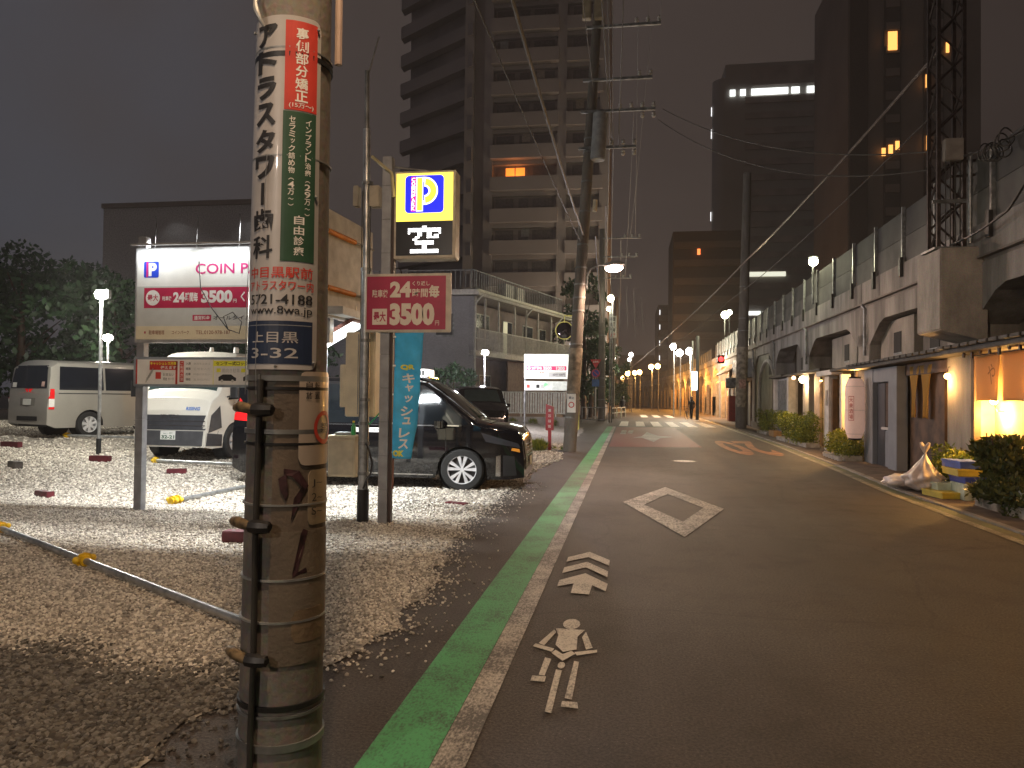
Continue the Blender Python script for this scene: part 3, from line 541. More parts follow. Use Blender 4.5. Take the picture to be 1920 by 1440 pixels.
# 空 in LED rows: short lit strokes
E_ = emis("led_white", (1, 1, 1), 5.0); mb = MB()
grid = ["......##......", "##############", "##############", "#...##..##...#", "....##..##.##.", "...##...#####.", "..##..........", "...########...", "...########...", "......##......", "......##......", ".############.", ".############."]
for j, row in enumerate(grid):
    for i, ch in enumerate(row):
        if ch == '#':
            x = -2.735+i*.0305; z = 3.715-j*.0265
            for q in (0, .015): mb.box(x+q, x+q+.006, 8.985, 8.99, z-.009, z+.009)
mb.build("led_figure", E_, T, off=T.location, kind='stuff')
MB().tube([(-3.22, 8.98, 4.62), (-2.96, 8.99, 4.40), (-2.93, 8.99, 4.1)], .022, 8).build("bracket_arm", mat("bracket_yellowed", (.55, .50, .30), .4, .3), T, off=T.location, smooth=True)
MB().tube([(-3.1, 9.1, 4.53), (-2.4, 9.12, 4.43)], .014, 8).build("stay_rod", galvd, T, off=T.location, smooth=True)
MB().tube([(-2.9+.05*math.cos(a), 9.1, 3.15+.07*math.sin(a)) for a in np.linspace(0, 6.6, 22)], .009, 6).build("cable_coil", cable, T, off=T.location, smooth=True)
spot("sign_spill", (-2.53, 8.9, 3.9), (-2.4, 5.0, 0), 14, (1, .9, .5), 150, .9, .2)
# price sign
T = thing("price_sign", 'dark crimson board reading 24 and 3500 under the lit P sign', 'sign', (-2.72, 9.0, 2.4))
slab(T, "frame", -3.275, -2.17, 8.965, 9.0, 2.395, 3.13, mat("frame_pale", (.55, .51, .44), .5), .008)
slab(T, "panel", -3.25, -2.235, 8.957, 8.967, 2.43, 3.095, crimson, 0)
P_ = Print(frame_y(-3.25, 2.43, 8.956)); wp = mat("warm_white_print", (.72, .66, .58), .5, var=.05)
P_.text("駐車後", .07, .28, .40, .50, wp, .02); P_.text("24", .30, .575, .40, .60, wp, .05); P_.text("時間", .59, .79, .40, .51, wp, .02); P_.text("毎", .80, .935, .395, .55, wp, .04); P_.text("くり返し", .59, .81, .545, .60, wp, .012)
P_.rect(.075, .265, .06, .26, wp, 1); P_.text("最大", .09, .25, .095, .225, crimson, .03, d=2); P_.text("3500", .30, .875, .05, .33, wp, .06); P_.text("円", .885, .935, .05, .11, wp, .01)
P_.build("lettering", T, T.location)
# nobori banner
T = thing("banner", 'sky blue hanging banner with white and yellow lettering on the post', 'banner', (-2.86, 9.1, .6))
MB().tube([(-2.895, 9.0, .45), (-2.885, 9.0, 2.45)], .012, 8).build("pole", mat("banner_pole", (.25, .12, .09), .4), T, off=T.location, smooth=True)
MB().tube([(-2.92, 9.0, 2.44), (-2.47, 9.0, 2.46)], .008, 8).build("cross_rod", galv, T, off=T.location)
def ban(u, v, d):  # u 0..1 across, v 0..1 up; cloth waves and leans in at the foot
    w_ = .37-.12*(1-v)**1.5; x = -2.885+w_*u; y = 8.985-.035*math.sin(7*v+2.5*u)*(.3+1.2*u)*(1-.5*v)-.015*math.sin(23*v+5*u)*u-.05*(1-v)
    return (x, y-d, .83+1.56*v)
mb = MB(); nu, nv = 10, 60; vs = [ban(i/nu, j/nv, 0) for j in range(nv+1) for i in range(nu+1)]
mb.add(vs, [(j*(nu+1)+i, j*(nu+1)+i+1, (j+1)*(nu+1)+i+1, (j+1)*(nu+1)+i) for j in range(nv) for i in range(nu)])
cl = mb.build("cloth", mat("banner_blue", (.05, .50, .98), .6, 0, .15, 5), T, off=T.location, smooth=True); sd = cl.modifiers.new("s", 'SOLIDIFY'); sd.thickness = .002; sd.offset = -1
P_ = Print(lambda u, v, d: ban(u, v, .002+d)); wb = mat("banner_white", (.80, .82, .82), .6, var=.05); yb = mat("banner_yellow", (.80, .78, .05), .6, var=.05)
P_.text("QR", .22, .78, .70, .745, yb, .05); P_.vtext
for i, ch in enumerate("キャッシュレス"):
    h = .082; v1 = .68-i*.087; a, b = (.3, .78) if ch not in 'ャッュ' else (.42, .74)
    P_.text(ch, a, b, v1-h*(1 if ch not in 'ャッュ' else .75), v1-.005, wb, .03)
P_.text("OK", .05, .62, .015, .065, yb, .06); P_.build("lettering", T, T.location)
for k in range(5): MB().lathe((-2.888, 8.985, .9+k*.36), [(.013, -.01), (.02, -.01), (.02, .01), (.013, .01)], 8).build("loop", wb, T, off=T.location)

# galvanised pole with boxes
G0 = Vector((-3.30, 9.06, 0))
T = thing("service_pole", 'slim galvanised service pole with meter boxes beside the sign post', 'service pole', G0)
MB().tube([(0, 0, .42), (0, 0, 3.2)], .062, 20).build("lower_tube", galv, T, smooth=True)
MB().tube([(0, 0, 3.2), (-.02, 0, 5.0)], .045, 16).build("upper_tube", galv, T, smooth=True)
MB().tube([(-.02, 0, 5.0), (-.03, 0, 5.75)], .03, 12).build("top_tube", galvd, T, smooth=True)
MB().tube([(0, 0, 0), (0, 0, .42)], .075, 18).build("base_sleeve", blk, T, smooth=True)
for z in (.62, 1.0, 1.25, 1.55, 2.3, 3.2, 4.3): MB().lathe((0, 0, z), [(.0625, -.02), (.072, -.02), (.072, .02), (.0625, .02)], 18).build("band", galvd, T, smooth=True)
MB().rbox((-.13, -.02, 4.13), .07, .12, .26).build("junction_box", mat("box_beige", (.42, .38, .30), .5), T, bevel=.008)
MB().rbox((.10, .02, 4.13), .13, .12, .27).build("junction_box", MC["box_beige"], T, bevel=.008)
for s_ in (-1, 1): MB().tube([(s_*.055, -.03, z) for z in np.linspace(.1, 4.2, 14)], .006, 6).build("cable", cable, T)
MB().tube([(-.03, 0, 5.7), (.0, 0, 5.75), (.07, 0, 6.0), (.12, 0, 6.18)], .012, 6).build("antenna", galvd, T, smooth=True)
MB().tube([(.05+.09*math.sin(t), -.08, 1.0-.16*t+.02*math.sin(5*t)) for t in np.linspace(0, 3.4, 20)], .012, 6).build("cable_loop", cable, T, smooth=True)
MB().tube([(.08, -.04, 1.24), (.16, -.02, 1.33), (.3, .0, 1.5)], .008, 6).build("green_wire", mat("green_wire", (.02, .45, .2), .4), T, smooth=True)
T = thing("control_cabinet", 'tall cream cabinet behind the galvanised pole', 'cabinet', (-3.42, 9.32, 1.3))
slab(T, "body", -3.60, -3.20, 9.16, 9.42, 1.33, 2.42, cream, .012); slab(T, "door_edge", -3.43, -3.42, 9.15, 9.162, 1.36, 2.39, galvd, 0); slab(T, "side_box", -3.68, -3.602, 9.18, 9.32, 1.45, 2.0, cream, .008)
T = thing("small_cabinet", 'small cream cabinet with overhanging lid strapped to the galvanised pole', 'cabinet', (-3.6, 9.16, .56))
slab(T, "body", -3.76, -3.40, 9.02, 9.3, .57, 1.06, cream, .008); slab(T, "lid", -3.79, -3.38, 8.99, 9.32, 1.062, 1.095, cream, .008)
slab(T, "rim", -3.745, -3.415, 9.012, 9.02, .60, 1.03, mat("cream_dark", (.55, .49, .36), .5), .003)
T = thing("drink_bottle", 'small green bottle left on the cream cabinet lid', 'bottle', (-3.46, 9.12, 1.097))
MB().lathe((0, 0, 0), [(.001, 0), (.028, 0), (.03, .01), (.03, .1), (.012, .14), (.012, .16), (.001, .16)], 12).build("body", mat("bottle_green", (.05, .4, .12), .3), T, smooth=True)
MB().lathe((0, 0, .16), [(.001, 0), (.015, 0), (.015, .02), (.001, .02)], 10).build("cap", yellowp, T)
MB().rbox((-3.6, 9.14, 1.115), .2, .14, .035, rz=.2).build("tray", mat("tray_grey", (.35, .38, .38), .5), label='grey tray lying on the small cream cabinet', cat='tray', bevel=.006)

# ================================================================== BILLBOARD (left) and the board behind the pole
T = thing("billboard", 'big floodlit coin parking billboard on grey posts behind the near pole', 'billboard', (-5.2, 9.3, 0))
slab(T, "frame", -6.66, -3.86, 9.25, 9.40, 2.29, 3.58, mat("aluminium_frame", (.6, .6, .6), .4, .5), .008)
slab(T, "face", -6.62, -3.9, 9.235, 9.252, 2.33, 3.54, mat("board_white", (.76, .76, .72), .45, var=.04), 0)
for x in (-6.575, -4.15):
    for z0_, z1_ in ((0, .62), (.622, 1.24), (1.242, 3.74)): slab(T, "post_section", x-.055, x+.055, 9.26, 9.37, z0_, z1_, MC["post_grey"], .003)
mb = MB(); mb.box(-6.60, -3.9, 9.04, 9.09, 3.575, 3.60); lt = mb.build("light_rail", MC["aluminium_frame"], T, off=T.location, bevel=.006)
for x in np.linspace(-6.5, -4.0, 5): MB().tube([(x, 9.42, 3.5), (x, 9.46, 4.0), (x, 9.44, 4.06)], .005, 6).build("lamp_bracket", blk, T, off=T.location)
P_ = Print(frame_y(-6.62, 2.33, 9.233)); beige = mat("beige_print", (.68, .60, .42), .5, var=.04); gry = mat("pale_grey_print", (.52, .53, .50), .5, var=.04); cri = mat("billboard_crimson", (.45, .02, .07), .45, var=.06); mag = mat("magenta_print", (.55, .02, .18), .45, var=.05)
P_.rect(.0, 2.72, .0, .18, beige, 1, 1); P_.rect(.0, 2.72, .182, .72, gry, 1, 1)
P_.rect(.10, .32, .84, 1.06, bluep, 1, rad=.02); P_.rect(.135, .165, .845, 1.055, mag, 2); P_.text("P", .17, .29, .86, 1.04, white, .05, d=2)
P_.text("COIN PARKING", .86, 2.45, .88, 1.02, mag, .012)
P_.rect(.11, 2.6, .425, .70, cri, 2); P_.ring(.24, .565, .0, .105, white, 3, 20); P_.text("最大", .16, .32, .52, .61, cri, .02, d=4)
P_.text("駐車後", .38, .52, .525, .585, white, .02, d=3); P_.text("24", .54, .71, .50, .64, white, .05, d=3); P_.text("時間毎", .72, .90, .51, .635, white, .03, d=3); P_.text("3500", .95, 1.40, .49, .66, white, .055, d=3); P_.text("円", 1.41, 1.46, .49, .54, white, .01, d=3)
P_.text("くり返し", 1.52, 1.9, .5, .64, white, .03, d=3)
P_.rect(.83, 1.1, .25, .33, cri, 2); P_.text("通常料金", .85, 1.08, .262, .318, white, .015, d=3); P_.text("オールタイム 60分500円", 1.13, 2.1, .26, .32, black, .01, d=3)
P_.rect(.12, .145, .08, .11, cri, 2); P_.text("駐車場管理", .19, .42, .065, .125, mat("brown_print", (.25, .08, .05), .5), .01, d=2); P_.text("コインパーク", .53, .78, .07, .12, MC["brown_print"], .01, d=2); P_.text("TEL.0120-978-187", .88, 1.38, .07, .12, MC["brown_print"], .01, d=2)
P_.build("lettering", T, T.location)
MB().tube([(-5.66, 9.15, 3.36), (-5.6, 9.1, 3.0), (-5.45, 9.1, 2.75), (-5.2, 9.1, 2.45), (-5.05, 9.12, 2.40), (-5.02, 9.12, 2.55), (-5.15, 9.12, 2.68), (-5.28, 9.12, 2.62), (-5.2, 9.1, 2.45)], .007, 6).build("loose_cable", cable, T, off=T.location, smooth=True)
for k, x in enumerate((-6.3, -5.3, -4.3)): area("flood", (x, 9.06, 3.565), (x, 9.16, 2.9), 4.5, COOL, .8, .03)
for k, x in enumerate((-6.2, -5.1, -4.0)): spot("flood_down", (x, 9.40, 4.0), (x+.3, 11.2, 0), 520, (.97, .98, .96), 116, .15, .05)
# tariff board under it
T = thing("notice_board", 'low grey framed board of payment notices below the billboard', 'notice board', (-5.7, 9.2, 1.7))
slab(T, "frame", -6.60, -4.2, 9.16, 9.25, 1.69, 2.09, mat("frame_bluegrey", (.33, .38, .43), .4, .3), .01)
slab(T, "face", -6.55, -4.24, 9.15, 9.161, 1.725, 2.055, white, 0)
P_ = Print(frame_y(-6.55, 1.725, 9.149)); P_.rect(.0, .02, 0, .33, redp, 1); P_.rect(.20, .60, .19, .31, redp, 1); P_.text("キャッシュレス決済", .21, .59, .255, .30, yb, .03, d=2); P_.text("使えます", .36, .59, .20, .245, white, .03, d=2)
P_.rect(.58, .61, 0, .31, redp, 1); P_.rect(.29, .37, .07, .16, redp, 1); P_.rect(.64, .70, .03, .31, redp, 1); P_.vtext("ご利用方法", .67, .30, .045, white, .01, step=.052, d=2)
for k in range(4): P_.text(["入庫", "精算", "出庫", "領収"][k], .73, .80, .26-k*.07, .295-k*.07, black, .01)
for k in range(4): P_.text(["車両を止める", "番号を入力", "料金の支払い", "五分以内に"][k], .84, 1.08, .26-k*.07, .29-k*.07, gry, .01)
P_.text("お支払い", .40, .56, .11, .15, black, .0); P_.text("現金 カード", .40, .56, .05, .09, black, .0)
for k in range(5): P_.poly([(.14+.02*k, .02+.03*k), (.16+.02*k, .02+.03*k), (.18+.02*k, .09+.03*k), (.16+.02*k, .09+.03*k)], gry, 1)
P_.rect(1.13, 1.75, .245, .315, yb, 1); P_.text("センサー式ロックなし", 1.16, 1.73, .255, .305, black, .02, d=2); P_.rect(1.12, 1.128, 0, .33, yb, 1)
for a, b, c in ((1.2, 1.45, .05), (1.55, 1.75, .05)):  # little car outlines
    P_.poly([(a, c), (b, c), (b, c+.04), (b-.03, c+.055), (b-.07, c+.085), (a+.06, c+.085), (a, c+.05)], black, 1); P_.ring(a+.05, c, .0, .02, gry, 2, 10); P_.ring(b-.05, c, .0, .02, gry, 2, 10)
P_.text("前向き駐車", 1.25, 1.5, .16, .215, gry, .01); P_.rect(1.17, 1.23, .165, .215, yb, 1); P_.rect(1.52, 1.58, .165, .215, yb, 1); P_.text("ゆっくり", 1.8, 2.2, .1, .2, redp, .02)
P_.build("lettering", T, T.location)
# board seen edge-on right of the near pole
T = thing("side_board", 'plain white board with two pipes coloured by orange light right of the near pole', 'sign board', (-3.9, 9.6, 2.6))
mb = MB(); mb.add([(-4.0, 9.05, 2.62), (-3.86, 10.35, 2.62), (-3.86, 10.35, 4.0), (-4.0, 9.05, 4.0), (-4.07, 9.06, 2.62), (-3.93, 10.36, 2.62), (-3.93, 10.36, 4.0), (-4.07, 9.06, 4.0)], [(0, 1, 2, 3), (4, 7, 6, 5), (0, 4, 5, 1), (3, 2, 6, 7), (0, 3, 7, 4), (1, 5, 6, 2)])
mb.fn = lambda x, y, z: (x+.18, y, z-.03*(y-9)); mb.build("board", mat("board_back_white", (.62, .61, .58), .5), T, off=T.location)
for z in (3.70, 2.98):
    MB().tube([(-3.80, 9.0, z), (-3.72, 9.75, z)], .035, 10).build("orange_lit_pipe", orange_lit, T, off=T.location, smooth=True)  # plain steel pipes; the orange light on them is put into the colour
    MB().tube([(-3.72, 9.75, z), (-3.65, 10.3, z)], .016, 8).build("rod_end", galvd, T, off=T.location, smooth=True)
mb = MB(); mb.box(-3.83, -3.60, 9.05, 10.2, 2.64, 2.74); mb.build("lower_rail", mat("rail_grey", (.5, .5, .48), .5), T, off=T.location, bevel=.006)
# canopy lamp over the payment machine
T = thing("canopy_lamp", 'white tilted strip lamp under a brown hood behind the near pole', 'lamp', (-3.9, 9.8, 2.2))
mb = MB(); mb.rbox((-4.05, 9.75, 2.36), .75, .34, .05, tilt=.0); mb.fn = lambda x, y, z: (x, y, z+(x+4.05)*.55); mb.build("lamp_face", emis("strip_white", (.92, 1, .98), 3.2), T, off=T.location)
mb = MB(); mb.rbox((-4.05, 9.77, 2.42), .80, .40, .06); mb.fn = lambda x, y, z: (x, y, z+(x+4.05)*.55); mb.build("hood", mat("hood_brown", (.22, .09, .07), .5), T, off=T.location, bevel=.006)
for k in range(2): slab(T, "ballast_box", -3.96+.13*k, -3.86+.13*k, 9.85, 9.95, 2.68, 2.84, cream, .004)
slab(T, "support_post", -4.3, -4.22, 9.98, 10.06, 0, 2.6, galvd, .004)
area("canopy_light", (-4.05, 9.7, 2.28), (-4.3, 10.4, 0), 130, COOL, .7, .25)

# lot lamps
def lot_lamp(label, x, y, z, W, col, em_, r=.035, bowl=.13):
    g = gz(x, y); z -= g; T = thing("lot_lamp", label, 'lamp', (x, y, g), 0, 'lamps standing in the parking lot')
    MB().tube([(0, 0, .0), (0, 0, z-.1)], r, 12).build("pole", galv, T, smooth=True)
    MB().tube([(0, 0, 0), (0, 0, .35)], r*1.5, 12).build("base", blk, T, smooth=True)
    MB().rbox((0, .05, z+.02), .30, .12, .2).build("housing", galvd, T, bevel=.01)
    MB().ball((.03, -.06, z), bowl, 10, .8).build("lamp_glass", em_, T, smooth=True)
    point("lot_light", (x+.05, y-.35, z+g), W, col, .12)
lot_lamp('nearest bright lamp on a thin pole between silver van and billboard', -11.3, 14.6, 3.72, 560, (1, .97, .86), emis("lamp_glare", (1, .97, .85), 60))
lot_lamp('second bright lamp standing behind the silver van', -18.29, 24.0, 3.55, 420, (1, .95, .78), MC["lamp_glare"], bowl=.16)
lot_lamp('lamp with violet white glare before the apartment house', -6.39, 33, 3.6, 1100, (.95, .90, 1), emis("lamp_glare_violet", (1, .93, 1), 50), bowl=.15)

# ================================================================== VEHICLES
class Body:
    """a car body as a skin: local +x forward, z up, origin on the ground below its middle"""
    def __init__(s, L, W, H, top, low, wheels, wr, belt, taper=.10, nose=2.6, tail=5., rnd=.10, arch=1.16, plan=(.14, .08)):
        s.L, s.W, s.H, s.top, s.low, s.wheels, s.wr, s.belt, s.taper, s.rnd, s.arch, s.plan = L, W, H, top, low, wheels, wr, belt, taper, rnd, arch, plan; s.nose = nose; s.tail = tail
    def zt(s, x): return float(np.interp(x, [p[0] for p in s.top], [p[1] for p in s.top]))
    def zb(s, x, arches=True):
        z = float(np.interp(x, [p[0] for p in s.low], [p[1] for p in s.low]))
        if arches:
            for xw in s.wheels:
                d = abs(x-xw); q = s.wr*s.arch
                if d < q: z = max(z, s.wr+math.sqrt(q*q-d*d))
        return z
    def hw(s, x, z):
        hx = s.L/2; f = 1.
        if x > 0: f -= s.plan[0]*(x/hx)**(s.nose*2)
        else: f -= s.plan[1]*(-x/hx)**(s.tail*2)
        w_ = s.W/2*f
        if z < s.belt: w_ *= 1-.05*((s.belt-z)/s.belt)**2
        else: w_ *= 1-s.taper*(z-s.belt)/(s.H-s.belt)
        t = s.zt(x)
        if z >= t: return 0.
        if z > t-s.rnd: w_ *= (1-((z-t+s.rnd)/s.rnd)**2.6)**(1/2.2)
        return max(w_, 0)
    def skin(s, name, m, parent, nx=110, nz=22):
        xs = sorted(set(list(np.linspace(-s.L/2, s.L/2, nx))+[p[0] for p in s.top]+[xw+s.wr*s.arch*math.cos(a) for xw in s.wheels for a in np.linspace(0, math.pi, 15)]))
        xs = [x for x in xs if -s.L/2 <= x <= s.L/2]; vs = []; n = nz+1
        for x in xs:
            b = s.zb(x); t = max(s.zt(x), b+.02); half = []
            for k in range(n):
                q = k/nz; q = 1-(1-q)**1.7; z = b+(t-b)*q; half.append((x, s.hw(x, min(z, t-1e-5)) if k < nz else 0., z))
            vs += half+[(x, -y, z) for x, y, z in half[::-1][1:]]
        P = 2*n-1; fs = []
        for i in range(len(xs)-1):
            for k in range(P-1): fs.append((i*P+k, i*P+k+1, (i+1)*P+k+1, (i+1)*P+k))
        fs += [tuple(range(P)), tuple((len(xs)-1)*P+k for k in range(P))[::-1]]
        o = MB().add(vs, fs).build(name, m, parent, smooth=True)
        mb = MB()   # floor and wheel wells in black
        mb.box(-s.L/2+.12, s.L/2-.14, -s.W/2+.28, s.W/2-.28, s.low[1][1]+.02, s.belt*.8); mb.build("floor", blk, parent)
        for xw in s.wheels: MB().lathe((xw, 0, s.wr), [(.001, -s.W/2+.06), (s.wr*s.arch*.98, -s.W/2+.06)], 24, 'y'); 
        return o
    def side(s, name, P, m, parent, sgn=-1, off=.006, n=(10, 5)):
        """patch given by four (x,z) corners: near-bottom, far-bottom, far-top, near-top; laid on the body side"""
        a, b, c, d = [np.array(p, float) for p in P]; mb = MB(); vs = []
        for j in range(n[1]+1):
            for i in range(n[0]+1):
                u, v = i/n[0], j/n[1]; p = (1-v)*((1-u)*a+u*b)+v*((1-u)*d+u*c)
                vs.append((p[0], sgn*(s.hw(p[0], p[1])+off), p[1]))
        q = n[0]+1
        mb.add(vs, [(j*q+i, j*q+i+1, (j+1)*q+i+1, (j+1)*q+i) for j in range(n[1]) for i in range(n[0])])
        return mb.build(name, m, parent, smooth=True)
    def fx(s, y, z, end=1):
        lo, hi = 0., s.L/2
        if s.hw(hi*end, z) >= abs(y): return hi
        for _ in range(26):
            mid = (lo+hi)/2
            if s.hw(mid*end, z) >= abs(y): lo = mid
            else: hi = mid
        return lo
    def end(s, name, P, m, parent, end=1, off=.008, n=(10, 5)):
        """patch by four (y,z) corners laid on the front (end=1) or rear (-1) of the body"""
        a, b, c, d = [np.array(p, float) for p in P]; mb = MB(); vs = []
        for j in range(n[1]+1):
            for i in range(n[0]+1):
                u, v = i/n[0], j/n[1]; p = (1-v)*((1-u)*a+u*b)+v*((1-u)*d+u*c)
                vs.append((end*(s.fx(p[0], p[1], end)+off), p[0], p[1]))
        q = n[0]+1
        mb.add(vs, [(j*q+i, j*q+i+1, (j+1)*q+i+1, (j+1)*q+i) for j in range(n[1]) for i in range(n[0])])
        return mb.build(name, m, parent, smooth=True)
    def topz(s, x, y):
        lo, hi = s.belt*.3, s.zt(x)
        for _ in range(26):
            mid = (lo+hi)/2
            if s.hw(x, mid) >= abs(y): lo = mid
            else: hi = mid
        return lo
    def over(s, name, P, m, parent, off=.007, n=(8, 12)):
        """patch by four (x,y) corners laid on top (windscreen, roof, bonnet)"""
        a, b, c, d = [np.array(p, float) for p in P]; mb = MB(); vs = []
        for j in range(n[1]+1):
            for i in range(n[0]+1):
                u, v = i/n[0], j/n[1]; p = (1-v)*((1-u)*a+u*b)+v*((1-u)*d+u*c)
                vs.append((p[0]+off*.5, p[1], s.topz(p[0], p[1])+off))
        q = n[0]+1
        mb.add(vs, [(j*q+i, j*q+i+1, (j+1)*q+i+1, (j+1)*q+i) for j in range(n[1]) for i in range(n[0])])
        return mb.build(name, m, parent, smooth=True)
rimm = mat("alloy_silver", (.78, .78, .80), .30, .35, .1, 6); dks = mat("steel_dark", (.06, .06, .065), .5, .4)
def wheel(parent, x, y, r, sgn, rim=rimm, spokes=5, dbl=True, wd=.22, rr=.70):
    e_ = bpy.data.objects.new("wheel", MB().lathe((0, 0, 0), [(r*rr, -wd/2*sgn*-1+0), (r*.93, sgn*wd/2), (r, sgn*wd*.36), (r, -sgn*wd*.4), (r*.9, -sgn*wd/2), (r*.4, -sgn*wd/2)], 40, 'y').build("tyre_tmp", rub, None, smooth=True).data)
    bpy.data.objects.remove(bpy.data.objects["tyre_tmp"] if "tyre_tmp" in bpy.data.objects else [o for o in bpy.data.objects if o.data == e_.data and o is not e_][0])
    e_.name = "wheel"; COL.objects.link(e_); e_.parent = parent; e_.location = (x, y, r)
    MB().lathe((0, 0, 0), [(.001, sgn*.02), (r*rr*.96, sgn*.0), (r*rr, sgn*wd*.40), (r*rr*1.04, sgn*wd*.47), (r*rr*.97, sgn*wd*.48), (r*rr*.93, sgn*wd*.3)], 40, 'y').build("rim", dks if dbl else rim, e_, smooth=True)
    mb = MB(); o_ = r*rr*.95; yy = sgn*wd*.42; y2 = sgn*wd*.22
    for k in range(spokes):
        A = 2*math.pi*k/spokes+.3
        for q in ((-.17, .17) if dbl else (0,)):
            a0, a1 = A+q*.75, A+q*1.5; wI, wO = r*.035 if dbl else r*.09, r*.085 if dbl else r*.12
            def pt(a, rad, off, yv): return (rad*math.cos(a)-off*math.sin(a), yv, rad*math.sin(a)+off*math.cos(a))
            p = [pt(a0, r*.10, -wI, yy), pt(a0, r*.10, wI, yy), pt(a1, o_, wO, yy*1.02), pt(a1, o_, -wO, yy*1.02), pt(a0, r*.10, -wI, y2), pt(a0, r*.10, wI, y2), pt(a1, o_, wO, y2), pt(a1, o_, -wO, y2)]
            mb.add(p, [(0, 1, 2, 3), (4, 7, 6, 5), (0, 4, 5, 1), (1, 5, 6, 2), (2, 6, 7, 3), (3, 7, 4, 0)])
    mb.lathe((0, 0, 0), [(.001, yy*1.05), (r*.10, yy*1.03), (r*.12, y2)], 16, 'y')
    mb.lathe((0, 0, 0), [(r*rr*.91, yy*.9), (r*rr*.97, yy*1.12), (r*rr*1.0, yy*.9)], 40, 'y'); mb.build("spokes", rim, e_, kind='stuff')
    return e_
def wells(b, parent):
    for xw in b.wheels:
        for sg_ in (-1, 1):
            mb = MB(); mb.lathe((xw, 0, b.wr), [(.001, sg_*(b.W/2-.30)), (b.wr*b.arch*1.0, sg_*(b.W/2-.30)), (b.wr*b.arch*1.0, sg_*(b.W/2-.10))], 26, 'y')
            mb.build("wheel_well", blk, parent)
GL = mat("car_glass", (.006, .008, .010), .06, spec=.35); plate = mat("plate_white", (.75, .76, .72), .45, var=.03); redl = mat("tail_red", (.55, .01, .012), .15, emit=(1, .02, .02), es=.25)
chrome = mat("chrome", (.75, .75, .75), .12, 1., .05)
# --- black minivan taxi
T = thing("taxi_minivan", 'black minivan taxi with alloy wheels parked nose to the street', 'van', (-4.36, 13.30, 0), R(2))
T.scale = (1.05, 1, 1); TAXI = T
bk = mat("black_car_paint", (.003, .003, .004), .07, 0, .1, 2, coat=.8)
B = Body(4.95, 1.86, 1.95, [(-2.475, .95), (-2.44, 1.35), (-2.36, 1.80), (-2.2, 1.90), (-1.2, 1.95), (.5, 1.935), (.82, 1.88), (1.08, 1.72), (1.45, 1.41), (1.70, 1.21), (1.86, 1.17), (2.15, 1.13), (2.36, 1.08), (2.44, .96), (2.475, .60)],
         [(-2.475, .32), (-2.3, .22), (2.2, .20), (2.475, .24)], (-1.47, 1.47), .355, 1.10, .12, 3.4, 5, .10, 1.14, (.12, .05))
B.skin("body", bk, T); wells(B, T)
for xw in B.wheels:
    for sg_ in (-1, 1): wheel(T, xw, sg_*(B.W/2-.125), .355, sg_)
for sg_ in (-1, 1):
    sx_ = lambda P: P
    B.side("front_side_window", [(.40, 1.13), (1.30, 1.13), (.90, 1.70), (.40, 1.77)], GL, T, sg_)
    B.side("quarter_window", [(1.34, 1.13), (1.58, 1.13), (1.20, 1.50), (.98, 1.66)], GL, T, sg_, n=(4, 4))
    B.side("sliding_window", [(-.85, 1.13), (.30, 1.13), (.30, 1.77), (-.85, 1.80)], GL, T, sg_)
    B.side("rear_side_window", [(-2.15, 1.18), (-.91, 1.13), (-.91, 1.80), (-2.05, 1.78)], GL, T, sg_)
    B.side("window_trim", [(-2.2, 1.095), (1.42, 1.095), (1.42, 1.115), (-2.2, 1.115)], chrome, T, sg_, .009, (20, 1))
    B.side("door_seam", [(.325, .34), (.332, .34), (.332, 1.09), (.325, 1.09)], dark, T, sg_, .004, (1, 8))
    B.side("door_seam", [(-.88, .60), (-.873, .60), (-.873, 1.09), (-.88, 1.09)], dark, T, sg_, .004, (1, 8))
    B.side("door_seam", [(1.20, .34), (1.207, .34), (1.207, 1.08), (1.20, 1.08)], dark, T, sg_, .004, (1, 8))
    B.side("headlight", [(1.86, .84), (2.42, .74), (2.38, .82), (1.78, 1.00)], mat("headlight_dark", (.16, .16, .17), .1, .6) if 0 else glass("lamp_glass_dark", (.03, .03, .035), .06), T, sg_, .012)
    B.side("indicator", [(2.27, .70), (2.41, .67), (2.40, .725), (2.28, .745)], mat("amber_lens", (.55, .2, .02), .2, emit=(1, .45, .08), es=.15), T, sg_, .016, (4, 2))
    B.side("fender_trim", [(2.02, .26), (2.10, .26), (2.10, .62), (2.03, .60)], chrome, T, sg_, .012, (2, 6))
    B.side("fog_recess", [(2.14, .26), (2.36, .28), (2.32, .60), (2.14, .62)], blk, T, sg_, .010, (3, 4))
    B.side("tail_light", [(-2.44, 1.15), (-2.05, 1.12), (-2.12, 1.24), (-2.42, 1.62)], redl, T, sg_, .012, (5, 5))
    B.side("sill_strip", [(-1.0, .265), (1.0, .255), (1.0, .275), (-1.0, .285)], chrome, T, sg_, .010, (10, 1))
    B.side("door_handle", [(.42, .98), (.58, .98), (.58, 1.005), (.42, 1.005)], chrome, T, sg_, .03, (3, 1))
    mb = MB(); mb.rbox((1.12, sg_*1.03, 1.13), .16, .20, .15, b=.03); mb.build("door_mirror", bk, T, bevel=.03, smooth=True)
B.over("windscreen", [(1.64, -.68), (1.64, .68), (.90, .62), (.90, -.62)], GL, T, n=(10, 10))
for sg_ in (-1, 1): MB().tube([(1.66, sg_*.76, B.topz(1.66, .74)+.012), (1.3, sg_*.73, B.topz(1.3, .71)+.012), (.86, sg_*.69, B.topz(.86, .67)+.012)], .013, 6).build("pillar_trim", chrome, T, smooth=True)
B.over("bonnet_edge", [(1.86, -.62), (1.86, .62), (1.90, .62), (1.90, -.62)], chrome, T, .012, (12, 1))
gt = [B.end("grille", [(-.62, .36), (.62, .36), (.70, .86), (-.70, .86)], blk, T, 1, .010, (12, 6))]
